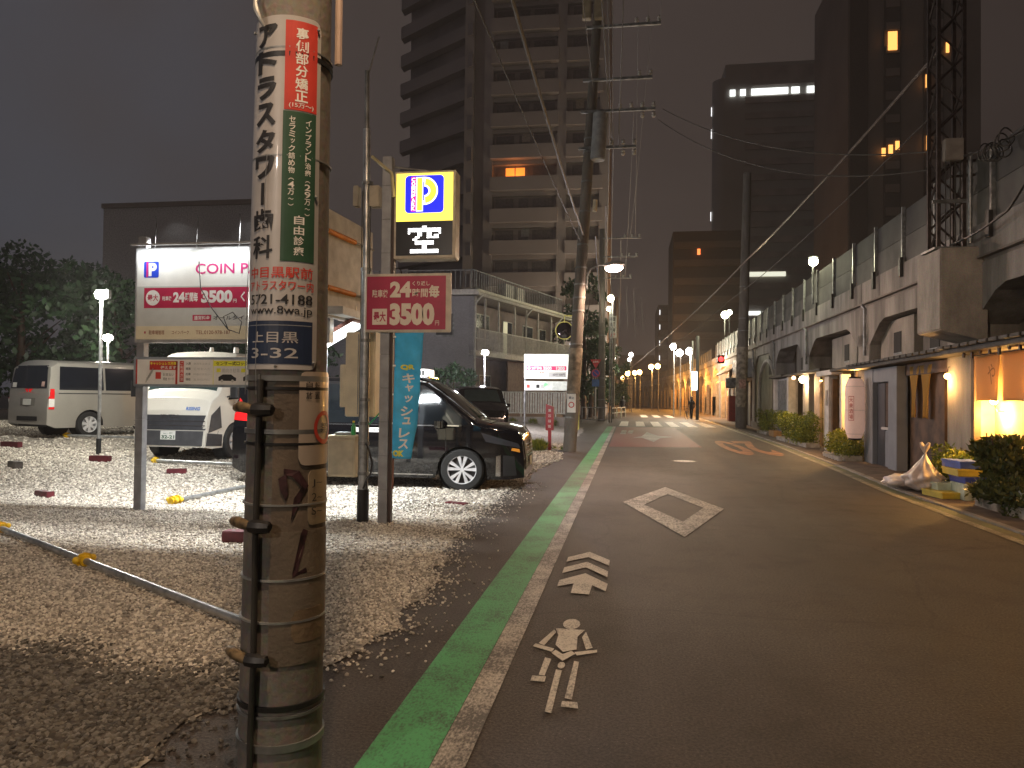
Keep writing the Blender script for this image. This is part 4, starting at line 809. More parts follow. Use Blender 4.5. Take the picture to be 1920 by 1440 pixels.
for k in range(7): B.end("grille_bar", [(-.62, .39+.066*k), (.62, .39+.066*k), (.625, .405+.066*k), (-.625, .405+.066*k)], chrome, T, 1, .02, (12, 1))
for k in range(9): B.end("grille_post", [(-.56+.14*k, .38), (-.545+.14*k, .38), (-.545+.14*k, .85), (-.56+.14*k, .85)], chrome, T, 1, .022, (1, 8))
B.end("number_plate", [(-.17, .40), (.17, .40), (.17, .56), (-.17, .56)], plate, T, 1, .035, (2, 2))
# taxi strip on the door, roof lamp with raised letters, decals
B.side("door_strip", [(-.30, .975), (.28, .975), (.28, 1.055), (-.30, 1.055)], white, T, -1, .012, (8, 2))
dp = Print(lambda u, v, d: (u, -(B.hw(u, v)+.013+d), v)); dp.text("ハイヤー タクシー", -.26, .2, .99, 1.04, navy, .02); 
dp.text("eco", .12, .30, .33, .37, mat("decal_green", (.1, .45, .2), .5), .02); dp.build("lettering", T)
rl = MB(); rl.rbox((.62, 0, 2.025), .24, .62, .14, b=.03); rl = rl.build("roof_lamp", mat("roof_lamp_white", (.85, .85, .83), .35, emit=(1, 1, .97), es=.8), T, bevel=.012)
MB().rbox((.62, 0, 1.945), .34, .74, .03, b=.03).build("roof_lamp_base", chrome, T, bevel=.004)
rp = Print(lambda u, v, d: (.62+u, -.312-d, 2.025+v))
for k in range(3): rp.rect(-.08+.055*k, -.04+.055*k, -.045, .04, black, 1)
rp.build("lettering", rl)

# --- silver one-box van, rear towards us
def box_van(name, label, cat, loc, rz, L, W, H, paint_, wr=.33, high=0.):
    T = thing(name, label, cat, loc, rz)
    b = Body(L, W, H, [(-L/2, .8), (-L/2+.03, 1.25), (-L/2+.10, H-.16), (-L/2+.26, H-.03), (0, H), (L/2-1.1, H-.02), (L/2-.90, H-.14), (L/2-.36, 1.42), (L/2-.14, 1.28), (L/2-.04, 1.02), (L/2, .50)],
             [(-L/2, .34), (-L/2+.2, .26), (L/2-.2, .24), (L/2, .27)], (-L/2+1.07, L/2-.92), wr, 1.15, .11, 3.0, 6., .11, 1.13, (.12, .05))
    b.skin("body", paint_, T); wells(b, T)
    return T, b
silver = mat("silver_paint", (.42, .40, .36), .32, .35, .06, 2, coat=.5)
T, B = box_van("parked_van", 'silver van with dark windows and a white number plate at the far left', 'van', (-14.0, 18.7, gz(-14, 18.7)), R(72), 4.70, 1.70, 1.98, silver)
VAN = T
for xw in B.wheels:
    for sg_ in (-1, 1): wheel(T, xw, sg_*(B.W/2-.12), .33, sg_, spokes=7, dbl=False, rr=.62)
dg = glass("van_glass", (.012, .014, .02), .08)
for sg_ in (-1, 1):
    B.side("rear_side_window", [(-2.08, 1.20), (-.92, 1.20), (-.92, 1.78), (-2.04, 1.78)], dg, T, sg_)
    B.side("middle_window", [(-.86, 1.20), (.30, 1.20), (.30, 1.78), (-.86, 1.78)], dg, T, sg_)
    B.side("front_side_window", [(.52, 1.18), (1.72, 1.14), (1.20, 1.74), (.52, 1.78)], dg, T, sg_)
    B.side("door_rail", [(-2.1, 1.10), (.4, 1.10), (.4, 1.125), (-2.1, 1.125)], dks, T, sg_, .006, (12, 1))
    B.side("tail_light", [(-2.33, .98), (-2.20, .98), (-2.20, 1.22), (-2.33, 1.22)], redl, T, sg_, .02, (3, 3))
    B.side("reverse_light", [(-2.33, .78), (-2.20, .78), (-2.20, .975), (-2.33, .975)], white, T, sg_, .02, (3, 3))
    B.side("reflector", [(-2.33, .72), (-2.20, .72), (-2.20, .775), (-2.33, .775)], redl, T, sg_, .02, (3, 1))
    mb = MB(); mb.rbox((1.72, sg_*.98, 1.25), .12, .20, .28, b=.03); mb.build("door_mirror", blk, T, bevel=.02)
    B.side("door_seam", [(.40, .40), (.408, .40), (.408, 1.78), (.40, 1.78)], dark, T, sg_, .004, (1, 8))
    B.side("headlight", [(2.0, .70), (2.30, .68), (2.26, .92), (2.0, .95)], GL, T, sg_, .01)
B.end("rear_window", [(-.74, 1.24), (.74, 1.24), (.66, 1.80), (-.66, 1.80)], dg, T, -1, .012)
B.end("rear_plate_recess", [(-.30, .80), (.30, .80), (.30, .99), (-.30, .99)], mat("van_recess", (.22, .21, .19), .5), T, -1, .008, (4, 2))
B.end("number_plate", [(-.17, .82), (.17, .82), (.17, .97), (-.17, .97)], plate, T, -1, .022, (2, 2))
B.end("bumper_slot", [(-.42, .43), (.42, .43), (.42, .54), (-.42, .54)], blk, T, -1, .012, (4, 2))
B.end("sticker", [(.50, 1.26), (.68, 1.26), (.68, 1.38), (.50, 1.38)], white, T, -1, .018, (2, 2)); B.end("sticker", [(-.64, 1.28), (-.52, 1.28), (-.52, 1.40), (-.64, 1.40)], mat("sticker_pink", (.6, .4, .35), .5), T, -1, .018, (2, 2))
B.over("windscreen", [(1.98, -.66), (1.98, .66), (1.40, .60), (1.40, -.60)], dg, T)

# --- white high-roof van, nose towards us
wpn = mat("white_van_paint", (.66, .63, .56), .28, 0, .05, 2, coat=.5)
T, B = box_van("parked_van", 'white high roofed van with black grille facing the camera behind the billboard', 'van', (-9.15, 16.4, gz(-9.15, 16.4)-.08), R(-92), 4.85, 1.86, 2.30, wpn, .36)
TRUCK = T
for xw in B.wheels:
    for sg_ in (-1, 1): wheel(T, xw, sg_*(B.W/2-.12), .36, sg_, spokes=6, dbl=False, rr=.6)
for sg_ in (-1, 1):
    B.side("front_side_window", [(.62, 1.30), (1.78, 1.24), (1.22, 1.88), (.62, 1.92)], GL, T, sg_)
    B.side("sliding_window", [(-.75, 1.30), (.52, 1.30), (.52, 1.92), (-.75, 1.92)], GL, T, sg_)
    B.side("headlight", [(1.98, .66), (2.36, .56), (2.30, .92), (2.05, 1.12)], mat("headlight_dark", (.16, .16, .17), .1, .6), T, sg_, .012)
    B.side("door_seam", [(.56, .40), (.568, .40), (.568, 1.98), (.56, 1.98)], dark, T, sg_, .004, (1, 8))
    B.side("lower_cladding", [(1.95, .28), (2.40, .30), (2.38, .56), (1.95, .52)], mat("cladding", (.045, .047, .055), .5), T, sg_, .01, (5, 3))
    mb = MB(); mb.rbox((1.95, sg_*1.16, 1.45), .12, .17, .34, b=.03); mb.tube([(1.8, sg_*.9, 1.3), (1.95, sg_*1.12, 1.33)], .015, 6); mb.build("door_mirror", blk, T)
B.over("windscreen", [(2.03, -.80), (2.03, .80), (1.56, .74), (1.56, -.74)], glass("windscreen_green", (.03, .05, .05), .05), T)
cl_ = MC["cladding"]
B.end("grille", [(-.80, .62), (.80, .62), (.93, .92), (-.93, .92)], cl_, T, 1, .012, (14, 5)); B.end("bumper", [(-.86, .30), (.86, .30), (.88, .60), (-.88, .60)], mat("bumper_dark", (.07, .072, .08), .5), T, 1, .02, (14, 4))
for k in range(2): B.end("grille_bar", [(-.80, .70+.09*k), (.80, .70+.09*k), (.80, .72+.09*k), (-.80, .72+.09*k)], chrome, T, 1, .024, (14, 1))
B.end("number_plate", [(-.17, .42), (.17, .42), (.17, .60), (-.17, .60)], plate, T, 1, .045, (2, 2))
fp = Print(lambda u, v, d: (B.fx(u, v)+.047+d, u, v)); fp.text("32-21", -.14, .15, .44, .51, mat("plate_green", (.03, .12, .06), .5), .03); fp.text("品川 301", -.1, .1, .535, .575, MC["plate_green"], .01)
fp.build("plate_lettering", T)
fp = Print(lambda u, v, d: (B.fx(u, v)+.03+d, u, v)); fp.text("ISUZU", -.2, .2, .86, .93, chrome, .04); fp.text("RISING", .36, .66, 1.02, 1.09, mat("decal_blue", (.03, .15, .5), .5), .03); fp.build("lettering", T)
MB().lathe((1.3, .2, 2.27), [(.001, .1), (.04, .1), (.05, 0)], 10).build("roof_beacon", white, T); MB().lathe((1.0, .6, 2.27), [(.001, .12), (.05, .12), (.06, 0)], 10).build("roof_beacon", white, T)

# --- black car further back in the lot
T = thing("parked_car", 'shiny black car standing behind the taxi bonnet', 'car', (-5.55, 27.4, gz(-5.55, 27.4)), R(-70))
B = Body(4.3, 1.75, 1.80, [(-2.15, .9), (-2.1, 1.3), (-1.95, 1.7), (-1.0, 1.79), (.2, 1.78), (.6, 1.70), (1.25, 1.18), (1.6, 1.06), (2.0, .92), (2.15, .6)], [(-2.15, .3), (-2, .22), (2, .2), (2.15, .25)], (-1.3, 1.35), .33, 1.02, .13, 2.4, 5, .1, 1.14, (.14, .06))
B.skin("body", bk, T, 60, 16); wells(B, T)
for xw in B.wheels:
    for sg_ in (-1, 1): wheel(T, xw, sg_*(B.W/2-.12), .33, sg_, spokes=5, dbl=False)
for sg_ in (-1, 1):
    B.side("side_window", [(-1.9, 1.06), (1.05, 1.06), (.55, 1.60), (-1.8, 1.62)], GL, T, sg_)
    B.side("headlight", [(1.6, .72), (2.08, .68), (2.02, .80), (1.6, .92)], chrome, T, sg_, .012)
    mb = MB(); mb.rbox((.95, sg_*.96, 1.08), .12, .18, .13, b=.02); mb.build("door_mirror", bk, T, bevel=.02)
B.over("windscreen", [(1.2, -.66), (1.2, .66), (.68, .60), (.68, -.60)], MC["windscreen_green"], T)
B.end("grille", [(-.6, .42), (.6, .42), (.6, .66), (-.6, .66)], chrome, T, 1, .012)

# ================================================================== VIADUCT
def V3(s_, w_, z): return (xv(s_)-w_, s_, z)
def g_(s_): return .017*(min(s_, 70)-14)      # the line climbs gently
VMB = lambda: MB(lambda s_, w_, z: V3(s_, w_, z+g_(s_)*(1 if z > 2.7 else 0)))
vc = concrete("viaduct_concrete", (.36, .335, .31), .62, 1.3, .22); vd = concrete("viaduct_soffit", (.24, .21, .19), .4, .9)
VD = thing("railway_viaduct", 'old concrete railway viaduct with arches running above the bars', 'viaduct', (6, 14, 0))
def vb(mb, name, m, bev=0, **k): return mb.build(name, m, VD, off=VD.location, bevel=bev, **k)
pier = [6.4, 14.9, 21.5, 29.6]+[29.6+8*k for k in range(1, 24)]
for i, p in enumerate(pier):
    mb = VMB(); mb.box(p-.6, p+.6, -.9, 0, -.02, 3.30); vb(mb, "pier", vc, .02)
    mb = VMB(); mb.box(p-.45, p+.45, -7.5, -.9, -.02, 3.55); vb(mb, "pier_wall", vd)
    if i+1 < len(pier):
        a, b = p, pier[i+1]
        if b < 75:   # haunched opening
            P = [(a, 4.02), (a, 2.98), (a+.6, 2.98), (a+1.5, 3.48), (a+1.9, 3.58), (b-1.9, 3.58), (b-1.5, 3.48), (b-.6, 2.98), (b, 2.98), (b, 4.02)]
        else:        # further on the openings are round arches
            P = [(a, 4.02), (a, .3), (a+.6, .3)]+[((a+b)/2-(b-a-1.2)/2*math.cos(t), 1.9+1.75*math.sin(t)) for t in np.linspace(0, math.pi, 14)]+[(b-.6, .3), (b, .3), (b, 4.02)]
        q = VMB(); n = len(P)
        for w0, w1 in ((-.75, .0),):
            q.add([(x, w0, z) for x, z in P]+[(x, w1, z) for x, z in P], [tuple(range(n)), tuple(range(n, 2*n))]+[(j, (j+1) % n, n+(j+1) % n, n+j) for j in range(n)])
        vb(q, "arch_girder", vc)
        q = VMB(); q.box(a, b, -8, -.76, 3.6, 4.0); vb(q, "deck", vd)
        q = VMB(); q.box(a+.012, b-.012, -.30, .06, 4.12, 4.68); vb(q, "parapet", vc, .012)
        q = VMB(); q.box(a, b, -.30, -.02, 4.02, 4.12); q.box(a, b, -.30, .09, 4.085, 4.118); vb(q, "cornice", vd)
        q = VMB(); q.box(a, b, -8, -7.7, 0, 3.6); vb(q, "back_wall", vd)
# concrete cantilever that carries the line mast
q = MB(); P0 = V3(14.9, 0, 0)[0]
q.add([(5.33, 13.9, 2.86), (5.33, 14.95, 2.86), (6.1, 14.95, 2.66), (6.1, 13.9, 2.66), (5.33, 13.9, 4.28), (5.33, 14.95, 4.28), (6.1, 14.95, 4.30), (6.1, 13.9, 4.30)], [(0, 3, 2, 1), (4, 5, 6, 7), (0, 1, 5, 4), (1, 2, 6, 5), (2, 3, 7, 6), (3, 0, 4, 7)])
vb(q, "mast_bracket", concrete("bracket_concrete", (.46, .42, .37), .35, 3, .5), .02)
# noise barrier: posts with dark shoes, panels between
pm = mat("barrier_panel", (.11, .108, .10), .75, 0, .3, 1.2); pd = mat("barrier_panel_dark", (.065, .064, .06), .75, 0, .3, 1.2)
bp_ = [6.2, 8.6, 11., 13.4, 16.0, 18.02, 20.2]+[22.4+2.45*k for k in range(22)]
for k in range(len(bp_)-1):
    a, b = bp_[k], bp_[k+1]
    q = VMB(); q.box(a-.035, a+.035, .0, .075, 4.45, 5.95); vb(q, "barrier_post", galv)
    q = VMB(); q.box(a-.07, a+.07, .062, .13, 4.36, 4.80); vb(q, "post_shoe", mat("shoe_black", (.04, .04, .04), .5))
    q = VMB(); q.box(a+.04, b-.04, -.02, .01, 4.70, 5.26); vb(q, "barrier_panel", pm)
    q = VMB(); q.box(a+.04, b-.04, -.02, .005, 5.275, 5.88); vb(q, "barrier_panel", pd)
q = VMB()
for k in range(60): a = 78+k*2.5; q.box(a-.04, a+.04, 0, .08, 4.5, 5.9); q.box(a+.05, a+2.4, -.02, .01, 4.70, 5.8)
vb(q, "far_barrier", pm, kind='stuff')
for k in range(12):
    q = VMB(); a = 15.8+4.0*k; q.box(a-.006, a+.006, .055, .064, 4.14, 4.66); vb(q, "joint", dark)
for k, a in enumerate((21.1, 29.2, 37.2, 45.2)):
    MB(lambda s_, w_, z: V3(s_, w_, z+g_(s_))).tube([(a, .07, 2.7), (a, .07, 3.95), (a+.1, .12, 4.05)], .045, 8).build("drain_pipe", galvd, VD, off=VD.location, smooth=True)
# things in and above the openings
def vthing(name, label, cat, s_, w_, z=0, group=None): return thing(name, label, cat, V3(s_, w_, z), math.atan(-.04)*0, group)
for (a, b, z0, z1, m_, lb) in ((15.7, 17.6, 2.4, 3.5, concd, 'dark block wall filling the arch behind the bracket'), (18.2, 20.8, 2.45, 3.55, conc, 'pale block wall with a small dark window in the arch above the grey shop'), (23.2, 26.4, 2.5, 3.5, conc, 'grey block wall in the arch above the lantern'), (30.5, 33.0, 2.5, 3.6, concd, 'box like upper room above the louvred shop')):
    T = vthing("upper_wall", lb, 'wall', a, -.25, z0)
    q = MB(V3); q.box(a, b, -1.2, -.25, z0, z1+g_(a)); q.build("block", m_, T, off=T.location, bevel=.01)
    q = MB(V3); q.box(a+.9, a+1.45, -.25, -.235, z0+.35, z0+.85); f = q.build("window", dark, T, off=T.location)
    q = MB(V3); q.box(a+.86, a+1.49, -.255, -.24, z0+.30, z0+.35); q.build("sill", galvd, T, off=T.location)
# lattice mast
T = thing("line_mast", 'tall dark steel lattice mast standing on the concrete bracket', 'mast', (5.62, 14.4, 4.3)); LM = T
ms = mat("mast_steel", (.075, .055, .05), .6, .3, .3, 8); hw_ = .21
for sx_ in (-1, 1):
    for sy_ in (-1, 1): MB().rbox((sx_*hw_, sy_*hw_, 4.3), .06, .06, 8.6).build("leg", ms, T)
q = MB()
for k in range(20):
    z = k*.43
    for a, b in (((-hw_, -hw_), (hw_, -hw_)), ((-hw_, hw_), (hw_, hw_)), ((-hw_, -hw_), (-hw_, hw_)), ((hw_, -hw_), (hw_, hw_))):
        A = (a[0], a[1], z) if k % 2 else (b[0], b[1], z); Bq = (b[0], b[1], z+.43) if k % 2 else (a[0], a[1], z+.43); q.tube([A, Bq], .020, 4)
q.build("lacing", ms, T, kind='stuff')
MB().rbox((0, 0, .02), .62, .62, .04).build("base_plate", galvd, T); MB().rbox((.0, -.28, 1.75), .30, .16, .38).build("box", mat("mast_box", (.4, .36, .32), .5), T, bevel=.01)
MB().rbox((-.05, -.25, .85), .55, .05, .06).build("cross_bar", galvd, T); MB().tube([(.30, -.24, .1), (.30, -.24, 1.7)], .035, 10).build("riser_pipe", galv, T, smooth=True)
for k in range(4): MB().tube([(-.1+.08*k, -.23, z) for z in (.05, .5, 1.1, 1.6)], .012, 5).build("cable", cable, T)
for z, l_ in ((1.3, .9), (1.55, .7)): MB().tube([(0, -.2, z), (l_, -.2, z+.05)], .025, 6).build("arm", ms, T)

# ------------------------------------------------------------------ damp night air
HZ = MB().box(-405, 405, -62, 705, -1.1, 95).build("haze", None, kind='stuff', label='thin damp night air over the whole street')
hm = bpy.data.materials.new("haze_air"); hm.use_nodes = True; hn = hm.node_tree.nodes; hn.clear(); ho = hn.new("ShaderNodeOutputMaterial"); hv = hn.new("ShaderNodeVolumePrincipled")
hv.inputs["Density"].default_value = .0008; hv.inputs["Color"].default_value = (.93, .90, .90, 1); hm.node_tree.links.new(hv.outputs[0], ho.inputs["Volume"]); HZ.data.materials.append(hm)
scn.cycles.volume_bounces = 0

# ================================================================== BARS UNDER THE VIADUCT (s along, w out, z up)
def shop(name, label, s_): return thing(name, label, 'shop front', V3(s_, .3, 0))
def sp(T, name, m, a, b, w0, w1, z0, z1, bev=.008, **k): return MB(V3).box(a, b, w0, w1, z0, z1).build(name, m, T, off=T.location, bevel=bev, **k)
plaster = mat("warm_plaster", (.62, .46, .26), .8, 0, .25, 2.5, .2, 30); gw = mat("blue_grey_wall", (.23, .25, .29), .7, 0, .12, 2); whp = mat("white_pillar", (.62, .60, .58), .6, 0, .15, 3)
brn = mat("brown_board", (.12, .07, .045), .7, 0, .4, 3); brnl = mat("brown_frame", (.16, .085, .035), .5, 0, .3, 3); sot = mat("awning_dark", (.045, .04, .036), .7, 0, .4, 8)
bg = mat("beige_panel", (.42, .31, .20), .7, 0, .2, 3)
# 1 cream bar at the right edge
T = shop("bar_front", 'cream walled bar with a glowing cloth at the right edge', 12.5); BAR1 = T
sp(T, "wall", plaster, 9.0, 14.15, -.45, -.30, 0, 2.45); sp(T, "side_wall", bg, 14.15, 14.3, -.45, .05, 0, 2.45)
sp(T, "pillar", brn, 14.0, 14.12, -.02, .10, 0, 2.42); sp(T, "eave", sot, 8.8, 14.6, -.5, .42, 2.46, 2.54)
for k in range(16): sp(T, "eave_tile", sot, 8.9+.36*k, 9.2+.36*k, .30, .50, 2.545, 2.60, .01)
for k in range(14): sp(T, "fringe", wood, 9.4+.34*k, 9.46+.34*k, .30, .33, 2.34+.03*(k % 3), 2.45, .004)
def noren(T, name, m, s0, s1, w_, zt, zb, n=2, pinch=.4):
    for k in range(n):
        a = s0+(s1-s0)*k/n; b = s0+(s1-s0)*(k+1)/n; vs = []; N_, M_ = 8, 16
        for j in range(M_+1):
            v = j/M_; z = zt+(zb-zt)*v; c = (a+b)/2; sh = 1-pinch*math.sin(min(1, v*1.3)*math.pi/2) if pinch else 1
            for i in range(N_+1):
                u = i/N_; vs.append((c+(a+.01+(b-a-.02)*u-c)*sh, w_+.03*math.sin(u*9+k)*v, z+.02*math.sin(u*3)*v))
        o = MB(V3).add(vs, [(j*(N_+1)+i, j*(N_+1)+i+1, (j+1)*(N_+1)+i+1, (j+1)*(N_+1)+i) for j in range(M_) for i in range(N_)]).build(name, m, T, off=T.location, smooth=True)
        sd = o.modifiers.new("s", 'SOLIDIFY'); sd.thickness = .006
def cloth(name, c, tr=.5):
    m = bpy.data.materials.new(name); m.use_nodes = True; n = m.node_tree.nodes; l = m.node_tree.links; b = n["Principled BSDF"]; b.inputs["Base Color"].default_value = (*c, 1); b.inputs["Roughness"].default_value = .9
    t = n.new("ShaderNodeBsdfTranslucent"); t.inputs[0].default_value = (*c, 1); x = n.new("ShaderNodeMixShader"); x.inputs[0].default_value = tr; l.new(b.outputs[0], x.inputs[1]); l.new(t.outputs[0], x.inputs[2]); l.new(x.outputs[0], n["Material Output"].inputs[0]); return m
cc1 = cloth("noren_cream", (.72, .52, .28)); 
T = thing("shop_curtain", 'big cream cloth curtain hanging before the glowing wall at the right edge', 'curtain', V3(13, .12, 2.4)); noren(T, "cloth", cc1, 11.9, 14.0, .10, 2.40, 1.62, 2, .12)
MB(V3).tube([(11.8, .10, 2.41), (14.05, .10, 2.41)], .012, 6).build("rod", wood, T, off=T.location)
P_ = Print(lambda u, v, d: V3(13.35-u, .135+d, 1.9+v)); P_.text("や", 0, .28, 0, .34, mat("noren_ink", (.35, .22, .1), .8), .0); P_.build("mark", T, T.location)
T = thing("wall_lamp", 'white hot lamp glowing below the cream cloth curtain', 'lamp', V3(13.75, -.15, 1.35))
MB(V3).ball((13.75, -.12, 1.63), .06, 10).build("globe", emis("lamp_hot", (1, .62, .18), 60), T, off=T.location, smooth=True); MB(V3).tube([(13.75, -.12, 1.57), (13.75, -.18, 1.46), (13.75, -.29, 1.46)], .012, 6).build("bracket", blk, T, off=T.location)
point("bar_light", V3(13.75, -.13, 1.40), 130, (1, .52, .13), .06)
point("bar_light", V3(13.0, .0, 1.9), 60, ORANGE, .1); point("bar_light", V3(12.0, .0, 1.9), 60, ORANGE, .1)
# 2 brown front with yellow curtain and dark door
T = shop("bar_front", 'brown fronted bar with a dark open doorway and yellow curtain', 16.5)
sp(T, "wall", brn, 16.05, 18.15, -.30, -.15, 0, 2.42); sp(T, "doorway", dark, 14.95, 16.0, -.45, -.40, 0, 2.3); sp(T, "door", wood, 15.45, 16.0, -.32, -.28, 0, 2.1); sp(T, "grey_post", gw, 14.9, 15.0, -.2, -.05, .2, 2.3)
sp(T, "lintel", brn, 14.3, 18.15, -.42, -.05, 2.2, 2.45); sp(T, "panel", bg, 14.32, 14.88, -.38, -.25, 0, 2.3); sp(T, "eave", sot, 14.5, 18.2, -.5, .35, 2.46, 2.53)
for k in range(9): sp(T, "eave_tile", sot, 14.6+.4*k, 14.93+.4*k, .22, .42, 2.535, 2.60, .01)
for k in range(4): sp(T, "door_slat", brn, 15.5+.12*k, 15.53+.12*k, -.28, -.26, .1, 2.0, .003)
MB(V3).rbox((14.62, -.20, 1.55), .12, .06, .45, b=.03).build("small_sign", emis("amber_plaque", (1, .45, .12), .5), T, off=T.location)
T = thing("shop_curtain", 'yellow tied curtain hanging on the brown wall', 'curtain', V3(17.2, .0, 2.4)); noren(T, "cloth", cloth("noren_yellow", (.62, .38, .10)), 16.45, 17.95, -.05, 2.38, 1.25, 2, .62)
MB(V3).tube([(16.4, -.05, 2.20), (18.0, -.05, 2.20)], .012, 6).build("rod", wood, T, off=T.location)
def bulb(label, s_, w_, z, r, e_, W, col):
    T = thing("wall_lamp", label, 'lamp', V3(s_, w_, z)); MB(V3).ball((s_, w_, z), r, 10).build("globe", e_, T, off=T.location, smooth=True)
    MB(V3).tube([(s_, w_, z+r*.8), (s_, w_-.02, z+r+.12), (s_, w_-.25, z+r+.13)], .008, 6).build("bracket", blk, T, off=T.location)
    if W: point("bar_light", V3(s_, w_+.12, z-r-.1), W, col, .08)
gb = emis("globe_orange", (1, .55, .18), 26)
bulb('small bare orange bulb over the dark doorway', 15.35, .05, 2.10, .055, gb, 30, ORANGE)
T = thing("meter_box", 'small white box on the ground by the brown wall', 'box', V3(16.3, .12, 0)); MB(V3).rbox((16.3, .10, .16), .28, .18, .28, b=.02).build("body", whp, T, off=T.location)
# 3 blue grey wall with dark door
T = shop("bar_front", 'blue grey shop wall with a dark framed door and window', 19.5)
sp(T, "wall", gw, 18.2, 18.85, -.12, .12, 0, 2.42); sp(T, "wall", gw, 20.15, 20.95, -.12, .12, 0, 2.42); sp(T, "wall", gw, 18.86, 20.14, -.12, .11, 2.08, 2.42)
sp(T, "door", dark, 18.86, 20.14, -.05, -.02, 0, 2.07); sp(T, "door_panel", mat("door_blue_black", (.03, .035, .045), .4), 19.45, 20.1, -.02, .02, 0, 2.05); sp(T, "window_pane", GL, 18.9, 19.4, -.02, .02, 1.0, 2.05, 0); sp(T, "sill", whp, 18.88, 19.5, -.02, .10, .92, .98); sp(T, "kick_panel", gw, 18.9, 19.4, -.02, .03, .02, .9)
sp(T, "eave", sot, 18.2, 22.0, -.5, .32, 2.46, 2.54)
for k in range(9): sp(T, "eave_tile", sot, 18.3+.4*k, 18.63+.4*k, .22, .38, 2.545, 2.60, .01)
# 4 lantern bay
T = shop("bar_front", 'orange lit bar wall between the white pillars behind the paper lantern', 22.5)
sp(T, "wall", plaster, 20.96, 23.9, -.45, -.36, 0, 2.5); sp(T, "pillar", whp, 23.3, 23.55, -.1, .15, 0, 2.40); sp(T, "pillar", whp, 25.15, 25.75, -.15, .12, 0, 2.40); sp(T, "door_frame", brnl, 24.9, 25.1, -.12, .05, 0, 2.3); sp(T, "door_frame", brnl, 23.6, 23.75, -.12, .05, 0, 2.3); sp(T, "door", wood, 23.76, 24.88, -.2, -.15, 0, 2.3)
for k in range(4): sp(T, "door_slat", brnl, 23.85+.26*k, 23.9+.26*k, -.15, -.12, .05, 2.25, .003)
sp(T, "signboard", whp, 24.3, 26.6, -.1, .22, 2.42, 2.58); sp(T, "eave", sot, 22.0, 24.2, -.5, .30, 2.50, 2.57); sp(T, "name_plate", mat("plate_brown", (.2, .17, .15), .5), 25.3, 25.55, .121, .135, 1.45, 1.95, .003)
point("bar_light", V3(22.3, -.02, 2.1), 220, ORANGE, .08); 
T = thing("paper_lantern", 'long pale pink paper lantern with a red framed mark', 'lantern', V3(20.75, .40, 0))
LX, LY, _ = V3(20.75, .33, 0); lz0, lz1, lr = .62, 2.22, .245; n_ = 16; prof = [(.001, 0), (lr*.62, .02)]+[(lr*min(1, .70+.30*math.sin(min(1, (k/n_)*5, (1-k/n_)*5)*math.pi/2))-(.005 if k % 2 else 0), .03+1.54*k/n_) for k in range(n_+1)]+[(lr*.62, 1.58), (.001, 1.60)]
lm = mat("lantern_paper", (.78, .60, .55), .7, 0, .06, 3, emit=(1, .62, .48), es=.16); MB().lathe((0, 0, lz0), prof, 24).build("paper_shade", lm, T, smooth=True)
for z in (lz0-.01, lz1): MB().lathe((0, 0, z), [(.001, -.02), (lr*.62, -.02), (lr*.66, 0), (lr*.62, .02), (.001, .02)], 20).build("rim", blk, T, smooth=True)
MB().tube([(0, 0, 2.24), (0, 0, 2.36), (0, .1, 2.42)], .01, 6).build("hook", galv, T)
lf = lambda u, v, d: ((lr+.006+d)*math.sin(-1.05+u/lr), -(lr+.006+d)*math.cos(-1.05+u/lr), v)
P_ = Print(lf); rm = mat("lantern_red", (.55, .12, .10), .7)
for a, b, c, d_ in ((-.07, .07, 1.72, 1.735), (-.07, .07, 1.10, 1.115), (-.07, -.06, 1.10, 1.735), (.06, .07, 1.10, 1.735)): P_.rect(a+.10, b+.10, c, d_, rm, 1, 5)
P_.vtext("大衆酒場", .10, 1.70, .13, rm, .01, step=.145, wide=.8); P_.build("lettering", T)
for k in range(3): MB().tube([(lr*math.cos(t)*1.004, lr*math.sin(t)*1.004, .75+.62*k) for t in np.linspace(0, 6.3, 28)], .004, 4).build("hoop", mat("hoop", (.5, .4, .36), .6), T)
# 5 slatted bar with globe lamps
T = shop("bar_front", 'bar with vertical slats, globe lamps and a bright orange wall', 28)
sp(T, "wall", plaster, 25.8, 28.7, -.35, -.22, 0, 2.6); sp(T, "wall_end", mat("pink_plaster", (.5, .36, .26), .7), 27.7, 28.6, -.20, -.12, 0, 2.6); sp(T, "entrance", dark, 30.1, 32.8, -.8, -.75, 0, 2.6); sp(T, "eave", sot, 25.9, 33.8, -.6, .25, 2.60, 2.68)
for k in range(5): sp(T, "slat", brnl if k % 2 else galvd, 28.75+.3*k, 28.85+.3*k, -.3, -.15, 0, 2.55, .004)
sp(T, "shelf", wood, 30.4, 31.8, -.7, -.4, 1.0, 1.05); sp(T, "pillar", whp, 32.85, 33.3, -.2, .1, 0, 2.6)
for k in range(4): MB(V3).rbox((30.6+.3*k, -.5, 1.13), .12, .1, .15).build("bottle_crate", [bg, gw, brn, whp][k], T, off=T.location)
bulb('round white hot globe lamp at the slatted bar', 29.4, .15, 2.40, .13, emis("globe_warm", (1, .78, .45), 22), 110, (1, .62, .28)); bulb('dim small lamp left of the round globe lamp', 31.6, .1, 2.52, .08, emis("globe_dim", (1, .55, .3), 4), 8, ORANGE)
spot("bar_light", V3(27.3, -.05, 2.40), V3(27.3, -.26, 1.3), 150, (1, .62, .16), 60, .6, .05)
T = thing("wall_lamp", 'small shaded lamp washing the orange wall from above', 'lamp', V3(27.3, -.08, 2.35)); MB(V3).tube([(27.3, -.08, 2.32), (27.3, -.08, 2.46)], [.05, .03], 10).build("shade", blk, T, off=T.location)
MB(V3).ball((27.3, -.08, 2.31), .04, 8).build("globe", gb, T, off=T.location)
